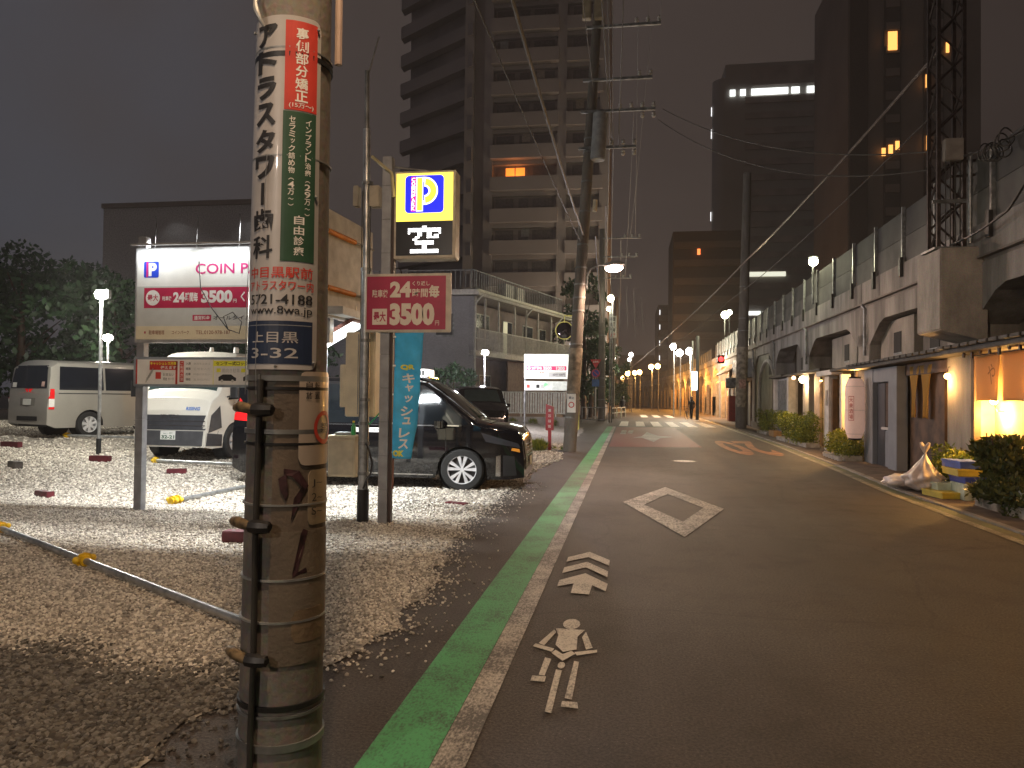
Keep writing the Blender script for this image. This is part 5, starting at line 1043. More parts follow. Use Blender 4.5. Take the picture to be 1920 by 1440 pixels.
# 6 louvred white shop
T = shop("louvred_shop", 'white shop front with a tall grey louvred panel', 34.5)
sp(T, "wall", whp, 33.5, 37.0, -.4, -.1, 0, 2.6); 
for k in range(9): sp(T, "louvre", gw if k % 2 else galvd, 33.9+.27*k, 34.05+.27*k, -.1, .02, .1, 2.5, .004)
sp(T, "corner_post", whp, 36.6, 36.95, -.1, .12, 0, 2.6); sp(T, "eave", sot, 33.6, 37.2, -.5, .3, 2.62, 2.72)
# 7 shutter with arch trim
T = shop("arched_shop", 'blank greenish grey shop wall with a round arched trim', 41)
ww = mat("olive_grey_wall", (.36, .36, .28), .8, 0, .2, 1.5); sp(T, "wall", ww, 37.3, 46.5, -.6, -.1, 0, 4.2)
q = MB(V3); A = [(40.4-3.0*math.cos(t)*-1, 1.9+1.75*math.sin(t)) for t in np.linspace(0, math.pi, 18)]
for j in range(17):
    (a, b), (c, d_) = A[j], A[j+1]; q.tube([(a, -.06, b), (c, -.06, d_)], .10, 6)
q.tube([(43.4, -.06, 0), (43.4, -.06, 1.9)], .10, 6); q.tube([(37.4, -.06, 0), (37.4, -.06, 1.9)], .10, 6); q.build("arch_trim", whp, T, off=T.location); sp(T, "plinth", concd, 37.3, 46.5, -.1, .03, 0, .35); sp(T, "upper_niche", dark, 37.6, 40, -.1, -.09, 2.9, 3.9, 0)
T = shop("shuttered_shop", 'shuttered shop with a grey box over the orange awning', 52)
sp(T, "wall", concd, 46.6, 62, -.6, -.12, 0, 3.5)
for k in range(5): sp(T, "shutter", mat("shutter_grey", (.30, .31, .29), .45, .3), 47.0+2.1*k, 48.9+2.1*k, -.12, -.05, .05, 2.7)
for k in range(6): sp(T, "shutter_post", brn, 46.75+2.1*k, 46.95+2.1*k, -.12, .02, 0, 2.8)
sp(T, "box", mat("box_grey", (.25, .26, .27), .5), 46.4, 50.5, -.1, .75, 3.0, 4.1)
q = MB(V3); q.add([(50.6, .1, 4.1), (62, .1, 4.3), (62, 1.0, 3.5), (50.6, 1.0, 3.45)], [(0, 1, 2, 3)]); o = q.build("awning", mat("awning_orange", (.62, .30, .10), .7), T, off=T.location); sd = o.modifiers.new("s", 'SOLIDIFY'); sd.thickness = .04
for k in range(7): MB(V3).tube([(51+k*1.7, .1, 4.05), (51+k*1.7, 1.0, 3.44)], .02, 6).build("awning_rib", galvd, T, off=T.location)
MB(V3).lathe((50.0, .9, 2.7), [(.001, -.3), (.32, -.3), (.35, 0), (.32, .3), (.001, .3)], 16, 'y').build("fan_unit", galvd, T, off=T.location)
sp(T, "red_cabinet", mat("red_cabinet", (.25, .02, .02), .4), 56.5, 58.0, -.05, .4, 0, 1.9)
T = thing("signal_light", 'small round red light glowing above the orange awning', 'light', (6.55, 55, 4.5)); MB().ball((0, 0, 0), .17, 10).build("lens", emis("red_glow", (1, .03, .03), 5), T, smooth=True); MB().box(-.25, .25, .1, .2, -.3, .3).build("housing", blk, T)
# far shops and lamp lit piers
T = shop("far_shops", 'row of small lamp lit shop fronts far down the street under the arches', 80)
for k in range(22):
    a = 63+k*5.2; sp(T, "shop_wall", mat("far_plaster%d" % (k % 3), [(.55, .38, .2), (.3, .2, .12), (.42, .3, .18)][k % 3], .7), a, a+3.2, -.7, -.3-.2*(k % 2), 0, 2.4+.5*(k % 3), 0)
    sp(T, "shop_post", bg, a+3.6, a+3.9, -.2, .1, 0, 3.2, 0)
for k in range(7): a = 66+k*9.; point("far_light", V3(a, .9, 3.6), 800, (1, .40, .07), .2)

# shrubs and plants
def leafmat(name, c, c2, rough=.5):
    m = bpy.data.materials.new(name); m.use_nodes = True; n = m.node_tree.nodes; l = m.node_tree.links; b = n["Principled BSDF"]; b.inputs["Roughness"].default_value = rough
    a = n.new("ShaderNodeAttribute"); a.attribute_name = "tone"; r = n.new("ShaderNodeValToRGB"); r.color_ramp.elements[0].color = (*c, 1); r.color_ramp.elements[1].color = (*c2, 1); l.new(a.outputs["Fac"], r.inputs[0]); l.new(r.outputs[0], b.inputs["Base Color"])
    t = n.new("ShaderNodeBsdfTranslucent"); l.new(r.outputs[0], t.inputs[0]); x = n.new("ShaderNodeMixShader"); x.inputs[0].default_value = .25; l.new(b.outputs[0], x.inputs[1]); l.new(t.outputs[0], x.inputs[2]); l.new(x.outputs[0], n["Material Output"].inputs[0]); return m
def leaves(name, m, parent, clumps, n, ls, upb=0., off=(0, 0, 0), asp=2.2):
    """leaf faces gathered round clump centres (x,y,z,rx,rz)"""
    C2 = np.array(clumps, float); wgt = C2[:, 3]**2*C2[:, 4]; idx = rng.choice(len(C2), n, p=wgt/wgt.sum()); c = C2[idx]
    d = rng.normal(size=(n, 3)); d /= np.linalg.norm(d, axis=1)[:, None]; rr = rng.uniform(.45, 1.04, n)**.6
    P = c[:, :3]+d*rr[:, None]*np.stack([c[:, 3], c[:, 3], c[:, 4]], 1)
    a = rng.normal(size=(n, 3)); a[:, 2] += upb; a /= np.linalg.norm(a, axis=1)[:, None]; b = np.cross(a, rng.normal(size=(n, 3))); b /= np.linalg.norm(b, axis=1)[:, None]
    L = (ls*rng.uniform(.6, 1.3, n))[:, None]; a = a*L; b = b*L/asp
    V = np.stack([P, P+a*.5+b*.5, P+a, P+a*.5-b*.5], 1).reshape(-1, 3)-np.array(off)
    F_ = np.arange(4*n).reshape(-1, 4); me = bpy.data.meshes.new(name); me.from_pydata(V.tolist(), [], F_.tolist())
    at = me.attributes.new("tone", 'FLOAT', 'FACE'); at.data.foreach_set("value", np.clip(rng.normal(.45, .25, n)+.0*idx, 0, 1).astype(np.float32))
    o = link(name, me, m, parent); o["kind"] = "stuff"; return o
LG = leafmat("shrub_leaf", (.04, .09, .012), (.34, .34, .03)); LD = leafmat("tree_leaf", (.015, .045, .02), (.06, .12, .05)); LB = leafmat("bamboo_leaf", (.03, .055, .015), (.15, .15, .04))
def shrub(label, s_, w_, wd, h, n, m=LG, ls=.09, name="shrub"):
    o = V3(s_, w_, 0); T = thing(name, label, 'shrub', o, 0, 'shrubs along the bar fronts')
    cl = [(o[0]+random.uniform(-.25, .25)*min(wd, .9), o[1]+random.uniform(-.5, .5)*wd, random.uniform(.15, .75)*h, .22*random.uniform(.6, 1.2), .2*random.uniform(.7, 1.2)) for _ in range(int(14*wd)+5)]
    leaves("foliage", m, T, cl, n, ls, .8, o)
    q = MB()
    for k in range(7): q.tube([(random.uniform(-.08, .08), random.uniform(-.4, .4)*wd, 0), (random.uniform(-.2, .2), random.uniform(-.45, .45)*wd, h*random.uniform(.6, .9))], .01, 5)
    q.build("stem", wood, T, kind='stuff')
    q = MB(); q.box(-.22, .22, -wd*.5, wd*.5, 0, .16); q.build("planter", mat("planter_pale", (.4, .36, .3), .7, 0, .3, 6), T, bevel=.015)
shrub('bushy green shrub with bright tips before the slatted bar', 29.0, .45, 5.2, 1.35, 6500)
shrub('small shrub beside the louvred shop and the grey shutter wall', 36.8, .45, 2.6, 1.35, 2600)
shrub('leafy plants with white pots below the paper lantern', 21.9, .45, 2.2, .85, 3600)
shrub('yellow green shrub lit from the glowing lamp', 14.0, .18, 1.5, .95, 4600)
shrub('tall dark bamboo like shrub at the right edge of the pavement', 12.15, .42, .75, 1.30, 4200, LB, .12)
shrub('low ground plants at the foot of the right hand wall', 11.0, .35, 1.2, .55, 2600, LB, .1)
for k in range(6):
    o = V3(20.9+.34*k, .75, 0); T = thing("flower_pot", ['nearest', 'second', 'third', 'fourth', 'fifth', 'furthest'][k]+' white pot counted along the row under the lantern', 'pot', o, 0, 'white pots under the lantern'); MB().lathe((0, 0, 0), [(.001, 0), (.055, 0), (.075, .13), (.065, .13), (.05, .05), (.001, .05)], 12).build("body", whp, T, smooth=True); MB().lathe((0, 0, 0), [(.001, .11), (.064, .11)], 10).build("soil", brn, T)
T = thing("planter_box", 'low wooden planter box at the foot of the louvred panel', 'planter', V3(34.4, .4, 0)); MB(V3).rbox((34.4, .4, .14), 1.4, .35, .26, b=.03).build("body", mat("planter_wood", (.35, .2, .08), .7), T, off=T.location)
# rubbish: crates and a knotted bag
CX, CY = 5.42, 13.25
def crate(label, x, y, z, sx_, sy_, sz_, m, rz=0, g='crates put out on the pavement'):
    T = thing("crate", label, 'crate', (x, y, z), rz, g); t = .014
    for nm, bx in (("bottom", (-sx_/2, sx_/2, -sy_/2, sy_/2, 0, t)), ("side", (-sx_/2, -sx_/2+t, -sy_/2, sy_/2, t, sz_)), ("side", (sx_/2-t, sx_/2, -sy_/2, sy_/2, t, sz_)), ("side", (-sx_/2+t, sx_/2-t, -sy_/2, -sy_/2+t, t, sz_)), ("side", (-sx_/2+t, sx_/2-t, sy_/2-t, sy_/2, t, sz_))):
        MB().box(*bx).build(nm, m, T, bevel=.003)
    MB().box(-sx_/2-.012, sx_/2+.012, -sy_/2-.012, sy_/2+.012, sz_-.03, sz_+.004).build("rim", m, T, bevel=.004)
cw_ = mat("foam_white", (.58, .66, .56), .6, 0, .15, 8); cyl_ = mat("crate_yellow", (.65, .50, .06), .5, 0, .1, 8); cb = mat("crate_blue", (.03, .06, .38), .4, 0, .1, 8)
crate('white foam crate standing under the blue crates', 5.55, 13.3, .02, .36, .50, .26, cw_); crate('white foam crate behind the knotted bag', 5.30, 13.75, .02, .34, .42, .22, cw_, .1)
crate('low yellow crate on the pavement in front of the bag', 5.22, 13.5, .02, .36, .62, .10, cyl_, .15)
crate('dark blue crate on top of the white foam crate', 5.56, 13.32, .29, .38, .54, .10, cb, .05); crate('yellow crate between the two blue crates', 5.50, 13.42, .40, .40, .62, .11, cyl_, .0); crate('topmost blue crate with a pale edge', 5.52, 13.45, .52, .40, .60, .12, mat("crate_blue_light", (.06, .12, .5), .4), .08)
T = thing("rubbish_bag", 'knotted white plastic bag slumped against the crates', 'bag', (5.15, 14.15, .02)); bag = mat("plastic_white", (.66, .55, .50), .35, 0, .1, 8, .6, 25)
bm = bmesh.new(); bmesh.ops.create_icosphere(bm, subdivisions=4, radius=1)
for v in bm.verts:
    z = v.co.z; a = math.atan2(v.co.y, v.co.x); k = 1+.10*math.sin(a*9+z*4)+.08*math.sin(a*5-z*9)+.05*math.sin(a*17+z*13)
    f = 1 if z < .2 else max(.07, 1-((z-.2)/.8)**.7*.95); v.co = Vector((v.co.x*.30*k*f, v.co.y*.42*k*f-.10*max(0, z), .24+z*.24 if z < .2 else .288+(z-.2)*.55))
me = bpy.data.meshes.new("sack"); bm.to_mesh(me); bm.free(); link("sack", me, bag, T, True)
q = MB()
for k in range(4): q.tube([(0, -.08, .70), (.05*math.cos(k*1.6), -.08+.06*math.sin(k*1.6), .80), (.08*math.cos(k*1.6+.4), -.08+.09*math.sin(k*1.6), .87)], [.025, .035, .02], 6)
q.build("knot", bag, T, smooth=True)
bm = bmesh.new(); bmesh.ops.create_icosphere(bm, subdivisions=3, radius=1)
for v in bm.verts: k = 1+.16*math.sin(v.co.x*9+v.co.y*6)+.12*math.sin(v.co.z*11+v.co.y*9)+.08*math.sin(v.co.x*21+v.co.z*17); v.co = Vector((v.co.x*.28*k, v.co.y*.5*k, .11+v.co.z*.12*k))
T2 = thing("rubbish_bag", 'flat crumpled white bag lying on the kerb', 'bag', (5.02, 14.75, .02)); me = bpy.data.meshes.new("sack"); bm.to_mesh(me); bm.free(); link("sack", me, bag, T2, True)

# ================================================================== POLES AND WIRES
def concpole(name, label, base, top, r0_, r1_, g='concrete utility poles'):
    T = thing(name, label, 'utility pole', base, 0, g); b = Vector(base); MB().tube([(0, 0, 0), tuple((Vector(top)-b)*.5), tuple(Vector(top)-b)], [r0_, (r0_+r1_)/2, r1_], 20).build("shaft", polec, T, smooth=True); return T
def straps(T, zs, base, top, r0_, r1_):
    for z in zs:
        t = z/(top[2]-base[2]); c = (Vector(top)-Vector(base))*t; r_ = r0_+(r1_-r0_)*t
        MB().tube([c, c+Vector((0, 0, .05))], r_+.012, 20).build("strap", galvd, T, smooth=True)
def insul(T, p, r_=.07, h=.2):
    q = MB(); q.lathe(p, [(.001, 0), (r_*.6, 0), (r_, h*.25), (r_*.6, h*.4), (r_*.9, h*.6), (r_*.5, h*.8), (.001, h)], 10); q.build("insulator", mat("porcelain", (.55, .52, .48), .25), T, smooth=True)
B2, T2_ = (-1.73, 22.5, 0), (-.95, 22.5, 14.4)
T = concpole("utility_pole", 'concrete pole with the pink white street lamp beside the red post', B2, T2_, .20, .13); PO2 = T
def c2(z): t = z/14.4; return Vector((-1.73+.78*t, 22.5, z))
lo = Vector(B2)
straps(T, [1.0, 1.5, 3.2, 4.2, 4.6, 5.0, 5.5, 6.2, 7.2, 8.1, 9.0, 9.4, 10.2], B2, T2_, .20, .13)
MB().tube([c2(.55)-lo, c2(1.55)-lo], .207, 20).build("dark_wrap", concd, T, smooth=True); MB().tube([c2(1.75)-lo, c2(3.1)-lo], .203, 20).build("pale_sheet", mat("sheet_pale", (.38, .33, .26), .7, 0, .4, 4), T, smooth=True)
q = MB(); q.rbox(c2(1.45)-lo+Vector((-.02, -.20, 0)), .26, .03, .56, b=.01); st = q.build("sticker", white, T); P_ = Print(lambda u, v, d: tuple(c2(1.45)-lo+Vector((-.02+u, -.216-d, v)))); P_.ring(0, -.05, .06, .09, redp, 2, 20); P_.text("禁止", -.08, .08, .12, .2, navy, .02); P_.build("lettering", T)
q = MB(); p0 = c2(4.9)-lo+Vector((.2, -.05, 0)); q.tube([p0, p0+Vector((.02, 0, .35)), p0+Vector((.12, -.02, .58)), p0+Vector((.35, -.05, .68)), p0+Vector((.62, -.05, .70))], .026, 10); q.build("lamp_arm", galv, T, smooth=True)
lamp_head(T, (c2(4.9)+Vector((1.02, -.1, .66))), (1, -.05, .05), emis("lamp_pink_white2", (1, .74, .60), 42), 1.1)
spot("street_light", (-.42, 22.3, 5.42), (.6, 21, 0), 1150, (1, .66, .46), 165, .4, .15)
for z, l_, n in ((12.8, 1.9, 3), (11.2, 1.75, 2), (10.25, 1.9, 4), (9.15, 1.4, 3)):
    c = c2(z)-lo; q = MB(); q.rbox(c+Vector((l_/2-.15, -.16, -.05)), l_+.3, .08, .08); q.build("crossarm", galvd, T)
    for k in range(n): insul(T, tuple(c+Vector((l_-.05-.33*k, -.16, 0))))
    if z in (10.25, 9.15):
        for k in range(2): insul(T, tuple(c+Vector((l_-.05-.33*k, -.16, -.3))))
for dx in (-.30, .05): q = MB(); q.rbox(c2(13.2)-lo+Vector((dx, -.3, 0)), .26, .22, .55, b=.02); q.build("switch_box", mat("box_dun", (.34, .29, .20), .5), T, bevel=.02)
q = MB(); q.tube([c2(8.7)-lo+Vector((.3, -.25, 0)), c2(10.1)-lo+Vector((.3, -.25, 0))], .22, 18); q.build("transformer", mat("transformer_grey", (.30, .31, .32), .5), T, bevel=.02, smooth=True)
q = MB(); q.tube([c2(7.2)-lo+Vector((.3, -.1, 0)), c2(7.55)-lo+Vector((.3, -.1, 0))], .07, 10); q.build("cable_closure", cream, T, smooth=True)
MB().tube([(.32, 0, z) for z in (0, .6)], .02, 6)
def wire(label, P, sag, r_, m=cable, n=24, name="overhead_wire", g='overhead wires'):
    P = [Vector(p) for p in P]; pts_ = []
    for i in range(len(P)-1):
        for k in range(n):
            t = k/n; p = P[i].lerp(P[i+1], t); p.z -= sag*4*t*(1-t); pts_.append(p)
    pts_.append(P[-1]); T = MB().tube(pts_, r_, 6).build(name, m, None, smooth=True); return tag(T, label, 'wire', g)
NP = (-1.41, 2.92)
wire('thick pale cable from near pole to the street lamp pole', [(NP[0]-.1, 0, 6.9), (-1.35, 22.4, 6.45)], .25, .028, cablel)
wire('thin cable left of the thick pale cable', [(-2.5, 0, 7.6), (-1.45, 22.4, 6.3)], .2, .012, cablel)
for k, (x0, z0, x1, z1, r_) in enumerate(((-.75, 12.9, -.65, 10.4, .022), (-.4, 13.2, -.55, 9.4, .012), (-.15, 12.8, -.5, 8.9, .010), (.25, 13.2, -.35, 9.1, .016), (-1.2, 12.2, -1.1, 10.8, .010), (.6, 13.6, .85, 12.8, .008), (.2, 13.6, .5, 12.8, .008))):
    wire(['brightest steep wire at the top above the pole with the street lamp', 'thin wire right of the brightest steep wire', 'thin wire reaching down beside the grey transformer', 'wire slanting in to the lamp pole from the upper right', 'wire meeting the lamp pole just left of its top', 'outer wire to the tip of the topmost crossarm', 'inner wire to the topmost crossarm'][k], [(x0, 0, z0), (x1, 22.4, z1)], .3, r_, cablel)
P3B, P3T = (-1.82, 52.6, 0), (-1.9, 52.6, 13.5)
T = concpole("utility_pole", 'far utility pole beside the three small road signs', P3B, P3T, .26, .18); straps(T, [1.5, 2.4, 3, 6], P3B, P3T, .26, .18)
for z, l_ in ((12.8, 2.6), (11.5, 2.4), (10.0, 2.0)):
    MB().rbox((l_/2, -.2, z), l_, .09, .09).build("crossarm", galvd, T)
    for k in range(3): insul(T, (l_-.1-.5*k, -.2, z+.02), .1, .3)
P4B, P4T = (-1.45, 92, .0), (-1.5, 92, 14)
T = concpole("utility_pole", 'most distant utility pole below the tall narrow sign', P4B, P4T, .3, .2)
T = concpole("utility_pole", 'thick pole at the right kerb before the arched wall', (6.32, 43.8, 0), (6.6, 43.8, 14.5), .31, .22); straps(T, [2.9, 3.1, 5.5, 6.2, 8], (6.32, 43.8, 0), (6.6, 43.8, 14.5), .31, .22)
MB().tube([(0, 0, 1.2), (.06, 0, 4.6)], .318, 20).build("pale_sheet", MC["sheet_pale"], T, smooth=True)
q = MB(); q.rbox((0.02, -.34, 2.5), .36, .03, .5); q.build("sticker", mat("sticker_red_white", (.5, .3, .26), .5, 0, .4, 8), T)
for k, (xa, za, xb, zb, r_) in enumerate(((-.6, 10.3, -1.6, 10, .02), (-.5, 9.1, -1.3, 9.5, .014), (.2, 12.8, .4, 12.8, .01), (.6, 12.8, .0, 12.7, .01), (-1.0, 6.5, -1.8, 6.9, .028), (-.7, 7.4, -1.5, 7.8, .02), (.1, 10.2, -.3, 10, .01))):
    wire(['sagging wire from below the lowest crossarm to the far pole', 'wire from the lowest crossarm towards the far pole', 'upper wire between the topmost crossarms', 'outer upper wire between the topmost crossarms', 'thick low cable between lamp pole and far pole', 'second low cable above the thick one', 'wire hanging from the four insulator crossarm to the far pole'][k], [(xa, 22.5, za), (xb, 52.5, zb)], .55, r_, cablel)
wire('lower far wire running on beyond the far pole', [(-1.5, 52.6, 7.2), (-1.3, 92, 8)], .6, .025, cablel)
wire('upper far wire running on beyond the far pole', [(-.6, 52.6, 12.7), (-1, 92, 13)], .6, .02, cablel)
for k in range(5): wire(['first', 'second', 'third', 'fourth', 'fifth'][k]+' loose hanging wire counted from the far pole', [(-1.2+.5*k, 51, 9.8-.3*k), (-1.1+.52*k, 51, 5.8+.3*(k % 3))], 0, .012, cablel, 6)
wire('upper wire sagging from the pole crossarm to the lattice mast', [(.95, 22.4, 10.2), (5.75, 14.4, 6.15)], .55, .013, cablel)
wire('lower wire sagging from the pole crossarm to the lattice mast', [(.8, 22.4, 9.9), (5.75, 14.4, 5.85)], .75, .013, cablel); wire('wire bundle from the lattice mast to the right edge', [(5.8, 14.4, 6.0), (5.6, 10.5, 5.6)], .15, .02, cable)
wire('heavy cable from the mast top down across the street', [(5.54, 14.4, 8.0), (4.51, 30.0, 7.05), (2.9, 50, 6.1), (.2, 80, 4.9)], .12, .030, mat("cable_brown", (.22, .18, .16), .5))
wire('thin wire beneath the heavy slanting cable', [(5.5, 14.4, 6.9), (4.4, 34, 6.0), (2.9, 60, 5.6)], .2, .012, cablel)
wire('black cable looped along the parapet at the right edge', [(5.65, 14.3, 4.4), (5.72, 12.4, 4.55), (5.7, 11.2, 5.3)], .05, .02, cable)
q = MB()
for k in range(7): q.tube([(5.62+.05*math.sin(k*2)+.11*math.cos(t), 12.9-.12*k+.03*math.sin(t*2), 5.55+.06*math.cos(k)+.14*math.sin(t)) for t in np.linspace(0, 6.3, 14)], .012, 5)
tag(q.build("cable_coil", cable, None, smooth=True, kind='thing'), 'bundle of coiled black cable hanging over the parapet at the right edge', 'cable')

# street lamps further on
def far_lamp(label, x, y, z, r_, e_, W=0, col=(1, .9, .7), tall=True, n=1):
    T = thing("street_lamp", label, 'street lamp', (x, y, 0), 0, 'street lamps further down the road')
    MB().tube([(.12, .1, 0), (.12, .1, z+.1)], .05, 8).build("pole", galvd, T); MB().rbox((.04, .05, z+r_+.04), .26, .16, .08).build("cap", galvd, T)
    MB().ball((0, -.06, z), r_, 10).build("globe", e_, T, smooth=True)
    if W: point("far_light", (x, y-.5, z-.3), W, col, .2)
ewh = emis("far_white", (1, .96, .86), 30); eor = emis("far_orange", (1, .55, .16), 26); eye = emis("far_yellow", (1, 1, .62), 30)
for i, a in enumerate((('white lamp higher than its two neighbours near the vertical white sign', 4.04, 70, 6.43, .28, ewh, 1300), ('white lamp in the middle of three near the vertical white sign', 4.95, 75, 6.3-.15, .34, ewh, 0), ('white lamp nearest the vertical white sign', 5.1, 65, 5.68, .30, ewh, 1500),
    ('left one of a close pair of warm lamps', 2.97, 100, 5.83, .34, eor, 900, (1, .5, .14)), ('right one of a close pair of warm lamps', 3.61, 95, 5.69, .33, eor, 0), ('leftmost lamp of the far orange cluster', -1.01, 110, 5.45, .36, eor, 900, (1, .5, .14)), ('second lamp of the far orange cluster', -.09, 120, 5.64, .42, eor, 0),
    ('third lamp of the far orange cluster', 1.03, 125, 5.9, .36, eor, 900, (1, .5, .14)), ('fourth lamp of the far orange cluster', 1.67, 115, 5.64, .36, eor, 0), ('small lamp above the far orange cluster', .29, 90, 6.85, .24, ewh, 0), ('small lamp beside the small high one', .1, 92, 6.35, .2, ewh, 0),
    ('lowest lamp of the far orange cluster', -.8, 105, 4.5, .26, eor, 0), ('narrow white lamp between far pole and trees', -2.17, 75, 5.6, .24, ewh, 0), ('wide white lamp between far pole and trees', -1.54, 70, 5.38, .34, ewh, 300),
    ('yellowish lamp above the vertical name sign', -1.2, 50, 8.25, .22, eye, 200), ('small drop shaped lamp under the yellowish lamp', -1.35, 50, 7.55, .12, eye, 0))): far_lamp(*a)
def vlamp(label, s_, w_, z, r_, e_, W, col):
    o = V3(s_, w_, z); T = thing("viaduct_lamp", label, 'lamp', o, 0, 'lamps on the viaduct parapet'); MB().tube([(0, .05, -1.5), (0, .05, 0)], .035, 8).build("pole", galvd, T); MB().ball((0, 0, 0), r_, 10).build("globe", e_, T, smooth=True); MB().rbox((0, .05, r_), .3, .2, .06).build("cap", galvd, T)
    point("viaduct_light", (o[0]-1.3, o[1], o[2]-.1), W, col, .12)
vlamp('bright yellow lamp on the parapet above the lit bars', 27.5, .15, 6.5, .16, eye, 120, YEL); vlamp('further yellow lamp with a smaller twin beside it', 58, .6, 8.0, .28, eye, 700, YEL); vlamp('smaller twin of the further yellow lamp', 55.5, .5, 7.9, .18, eye, 100, YEL)
# vertical lit sign
T = thing("vertical_sign", 'upright bright white lit sign box on a dark post far along the pavement', 'sign', (5.12, 60, 0)); MB().rbox((0, 0, 3.06), .42, .2, 1.45, b=.03).build("light_box", emis("sign_box", (.9, .97, 1), 3.2), T); MB().tube([(0.25, .1, 0), (0.25, .1, 6.6)], .13, 12).build("post", mat("post_dark", (.07, .07, .07), .5), T); MB().tube([(-.15, .1, 2.3), (-.15, .1, 6.2)], .07, 10).build("pipe", galv, T)
# tall name sign and road signs
T = thing("name_sign", 'tall narrow white sign with dark characters on a far pole', 'sign', (-1.28, 59.8, 0)); MB().rbox((0, 0, 7.3), .62, .08, 1.75, b=.02).build("board", white, T, bevel=.03); P_ = Print(lambda u, v, d: (u, -.045-d, v))
for k, t in enumerate(("中目", "黒銀", "座商", "店街")): P_.text(t, -.22, .22, 7.75-.42*k, 8.08-.42*k, black if k < 3 else redp, .05)
P_.build("lettering", T); MB().tube([(.1, .15, 0), (.1, .15, 8.1)], .13, 10).build("pole", polec, T)
T = thing("road_sign", 'red triangle, blue round and blue panel signs on one thin post', 'road sign', (-2.23, 52, 0)); MB().tube([(0, 0, 0), (0, 0, 4.4)], .035, 8).build("post", galv, T)
q = MB(); q.prism([(-.38, 4.3), (.38, 4.3), (0, 3.65)], -.06, -.04, 'y'); q.build("triangle_plate", mat("sign_red", (.5, .03, .03), .4), T); P_ = Print(lambda u, v, d: (u, -.062-d, v)); P_.text("止まれ", -.2, .2, 4.08, 4.2, white, .03)
q = MB(); q.lathe((0, -.05, 3.34), [(.001, -.012), (.30, -.012), (.30, .0)], 24, 'y'); q.build("round_plate", mat("sign_blue", (.03, .05, .35), .4), T); P_.ring(0, 3.34, .23, .29, redp, 2, 24); P_.poly([(-.2, 3.5), (-.16, 3.54), (.2, 3.18), (.16, 3.14)], redp, 2)
q = MB(); q.rbox((0, -.05, 2.67), .5, .02, .5); q.build("square_plate", mat("sign_blue2", (.03, .12, .35), .4), T); P_.build("print", T); MB().tube([(0, -.04, .1), (0, -.04, 2.3)], .05, 8).build("sleeve", white, T)

# ================================================================== LOT EDGE: second tariff sign, red post, fence
T = thing("tariff_sign", 'lit white parking tariff sign on two posts before the apartment house', 'sign', (-3.7, 34, 0))
for x in (-.98, 1.0): MB().tube([(x, 0, 0), (x, 0, 3.55)], .045, 10).build("post", galvd, T)
MB().rbox((0, -.02, 3.03), 2.05, .16, 1.12, b=.02).build("light_box", mat("tariff_face", (.8, .8, .72), .4, emit=(.95, 1, .90), es=.55), T, bevel=.04)
MB().rbox((0, -.02, 2.15), 2.0, .06, .42).build("lower_panel", mat("tariff_low", (.62, .66, .6), .4, emit=(.9, 1, .9), es=.18), T)
P_ = Print(lambda u, v, d: (u, -.103-d, v)); P_.rect(-.92, .92, 2.85, 3.05, emis("tariff_crimson", (.45, .03, .10), .8), 1); P_.ring(-.8, 2.95, 0, .07, white, 2, 14); P_.text("24時間毎", -.68, -.2, 2.88, 3.02, white, .04, d=2); P_.text("3500", -.15, .25, 2.87, 3.03, white, .06, d=2); P_.text("1200", .45, .85, 2.87, 3.03, white, .06, d=2)
P_.text("時間", -.3, -.1, 2.70, 2.80, redp, .02); P_.rect(.1, .9, 2.54, 2.78, gry, 1); P_.text("60分 500円", .3, .85, 2.6, 2.72, black, .01, d=2); P_.ring(-.85, 3.35, .03, .05, gry, 2, 14)
P_.build("lettering", T); P_ = Print(lambda u, v, d: (u, -.053-d, v)); P_.poly([(-.1, 2.1), (.08, 2.2), (-.02, 2.3), (-.12, 2.22)], emis("arrow_green", (.15, .9, .2), 1.), 1)
for k in range(4): P_.rect(-.9+.22*k, -.76+.22*k, 2.05, 2.2, [redp, gry, black, gry][k], 1)
P_.build("lower_print", T)
area("tariff_light", (-3.7, 33.8, 3.0), (-3.7, 30, 1.2), 30, (.95, 1, .92), 1.9, .9)
T = thing("red_post", 'red slanted top marker post with white pictograms beside the utility pole', 'post', (-2.34, 22.57, 0)); rd = mat("post_red", (.42, .02, .03), .35)
MB().box(-.05, .05, -.04, .04, 0, .62).build("stem", rd, T, bevel=.01); q = MB(); q.prism([(-.12, .62), (.12, .62), (.12, 1.33), (-.12, 1.42)], -.09, .09, 'y'); q.build("head", rd, T, bevel=.012)
P_ = Print(lambda u, v, d: (u, -.092-d, v))
for k in range(4): P_.ring(0, .74+.16*k, .045, .055, white, 1, 4, a0=math.pi/4, a1=2*math.pi+math.pi/4); P_.text("禁出入車"[k], -.03, .03, .71+.16*k, .77+.16*k, white, .01, d=2)
P_.build("pictogram", T)
T = thing("grass_tuft", 'tuft of green grass at the foot of the red post', 'grass', (-2.62, 22.3, 0)); leaves("blades", LG, T, [(0, 0, .08, .22, .12)], 700, .22, 2.5, (0, 0, 0), 9)
leaves("weed", LG, None, [(-1.9-.2*k, 22.9+.1*k, .02, .15, .03) for k in range(5)]+[(-4.0-k*1.1, 40.3, .25, .25, .2) for k in range(4)], 1400, .1, 1.5, (0, 0, 0), 4); tag(bpy.data.objects["weed"], 'low weeds at the foot of the pole and along the back kerb', 'weeds')
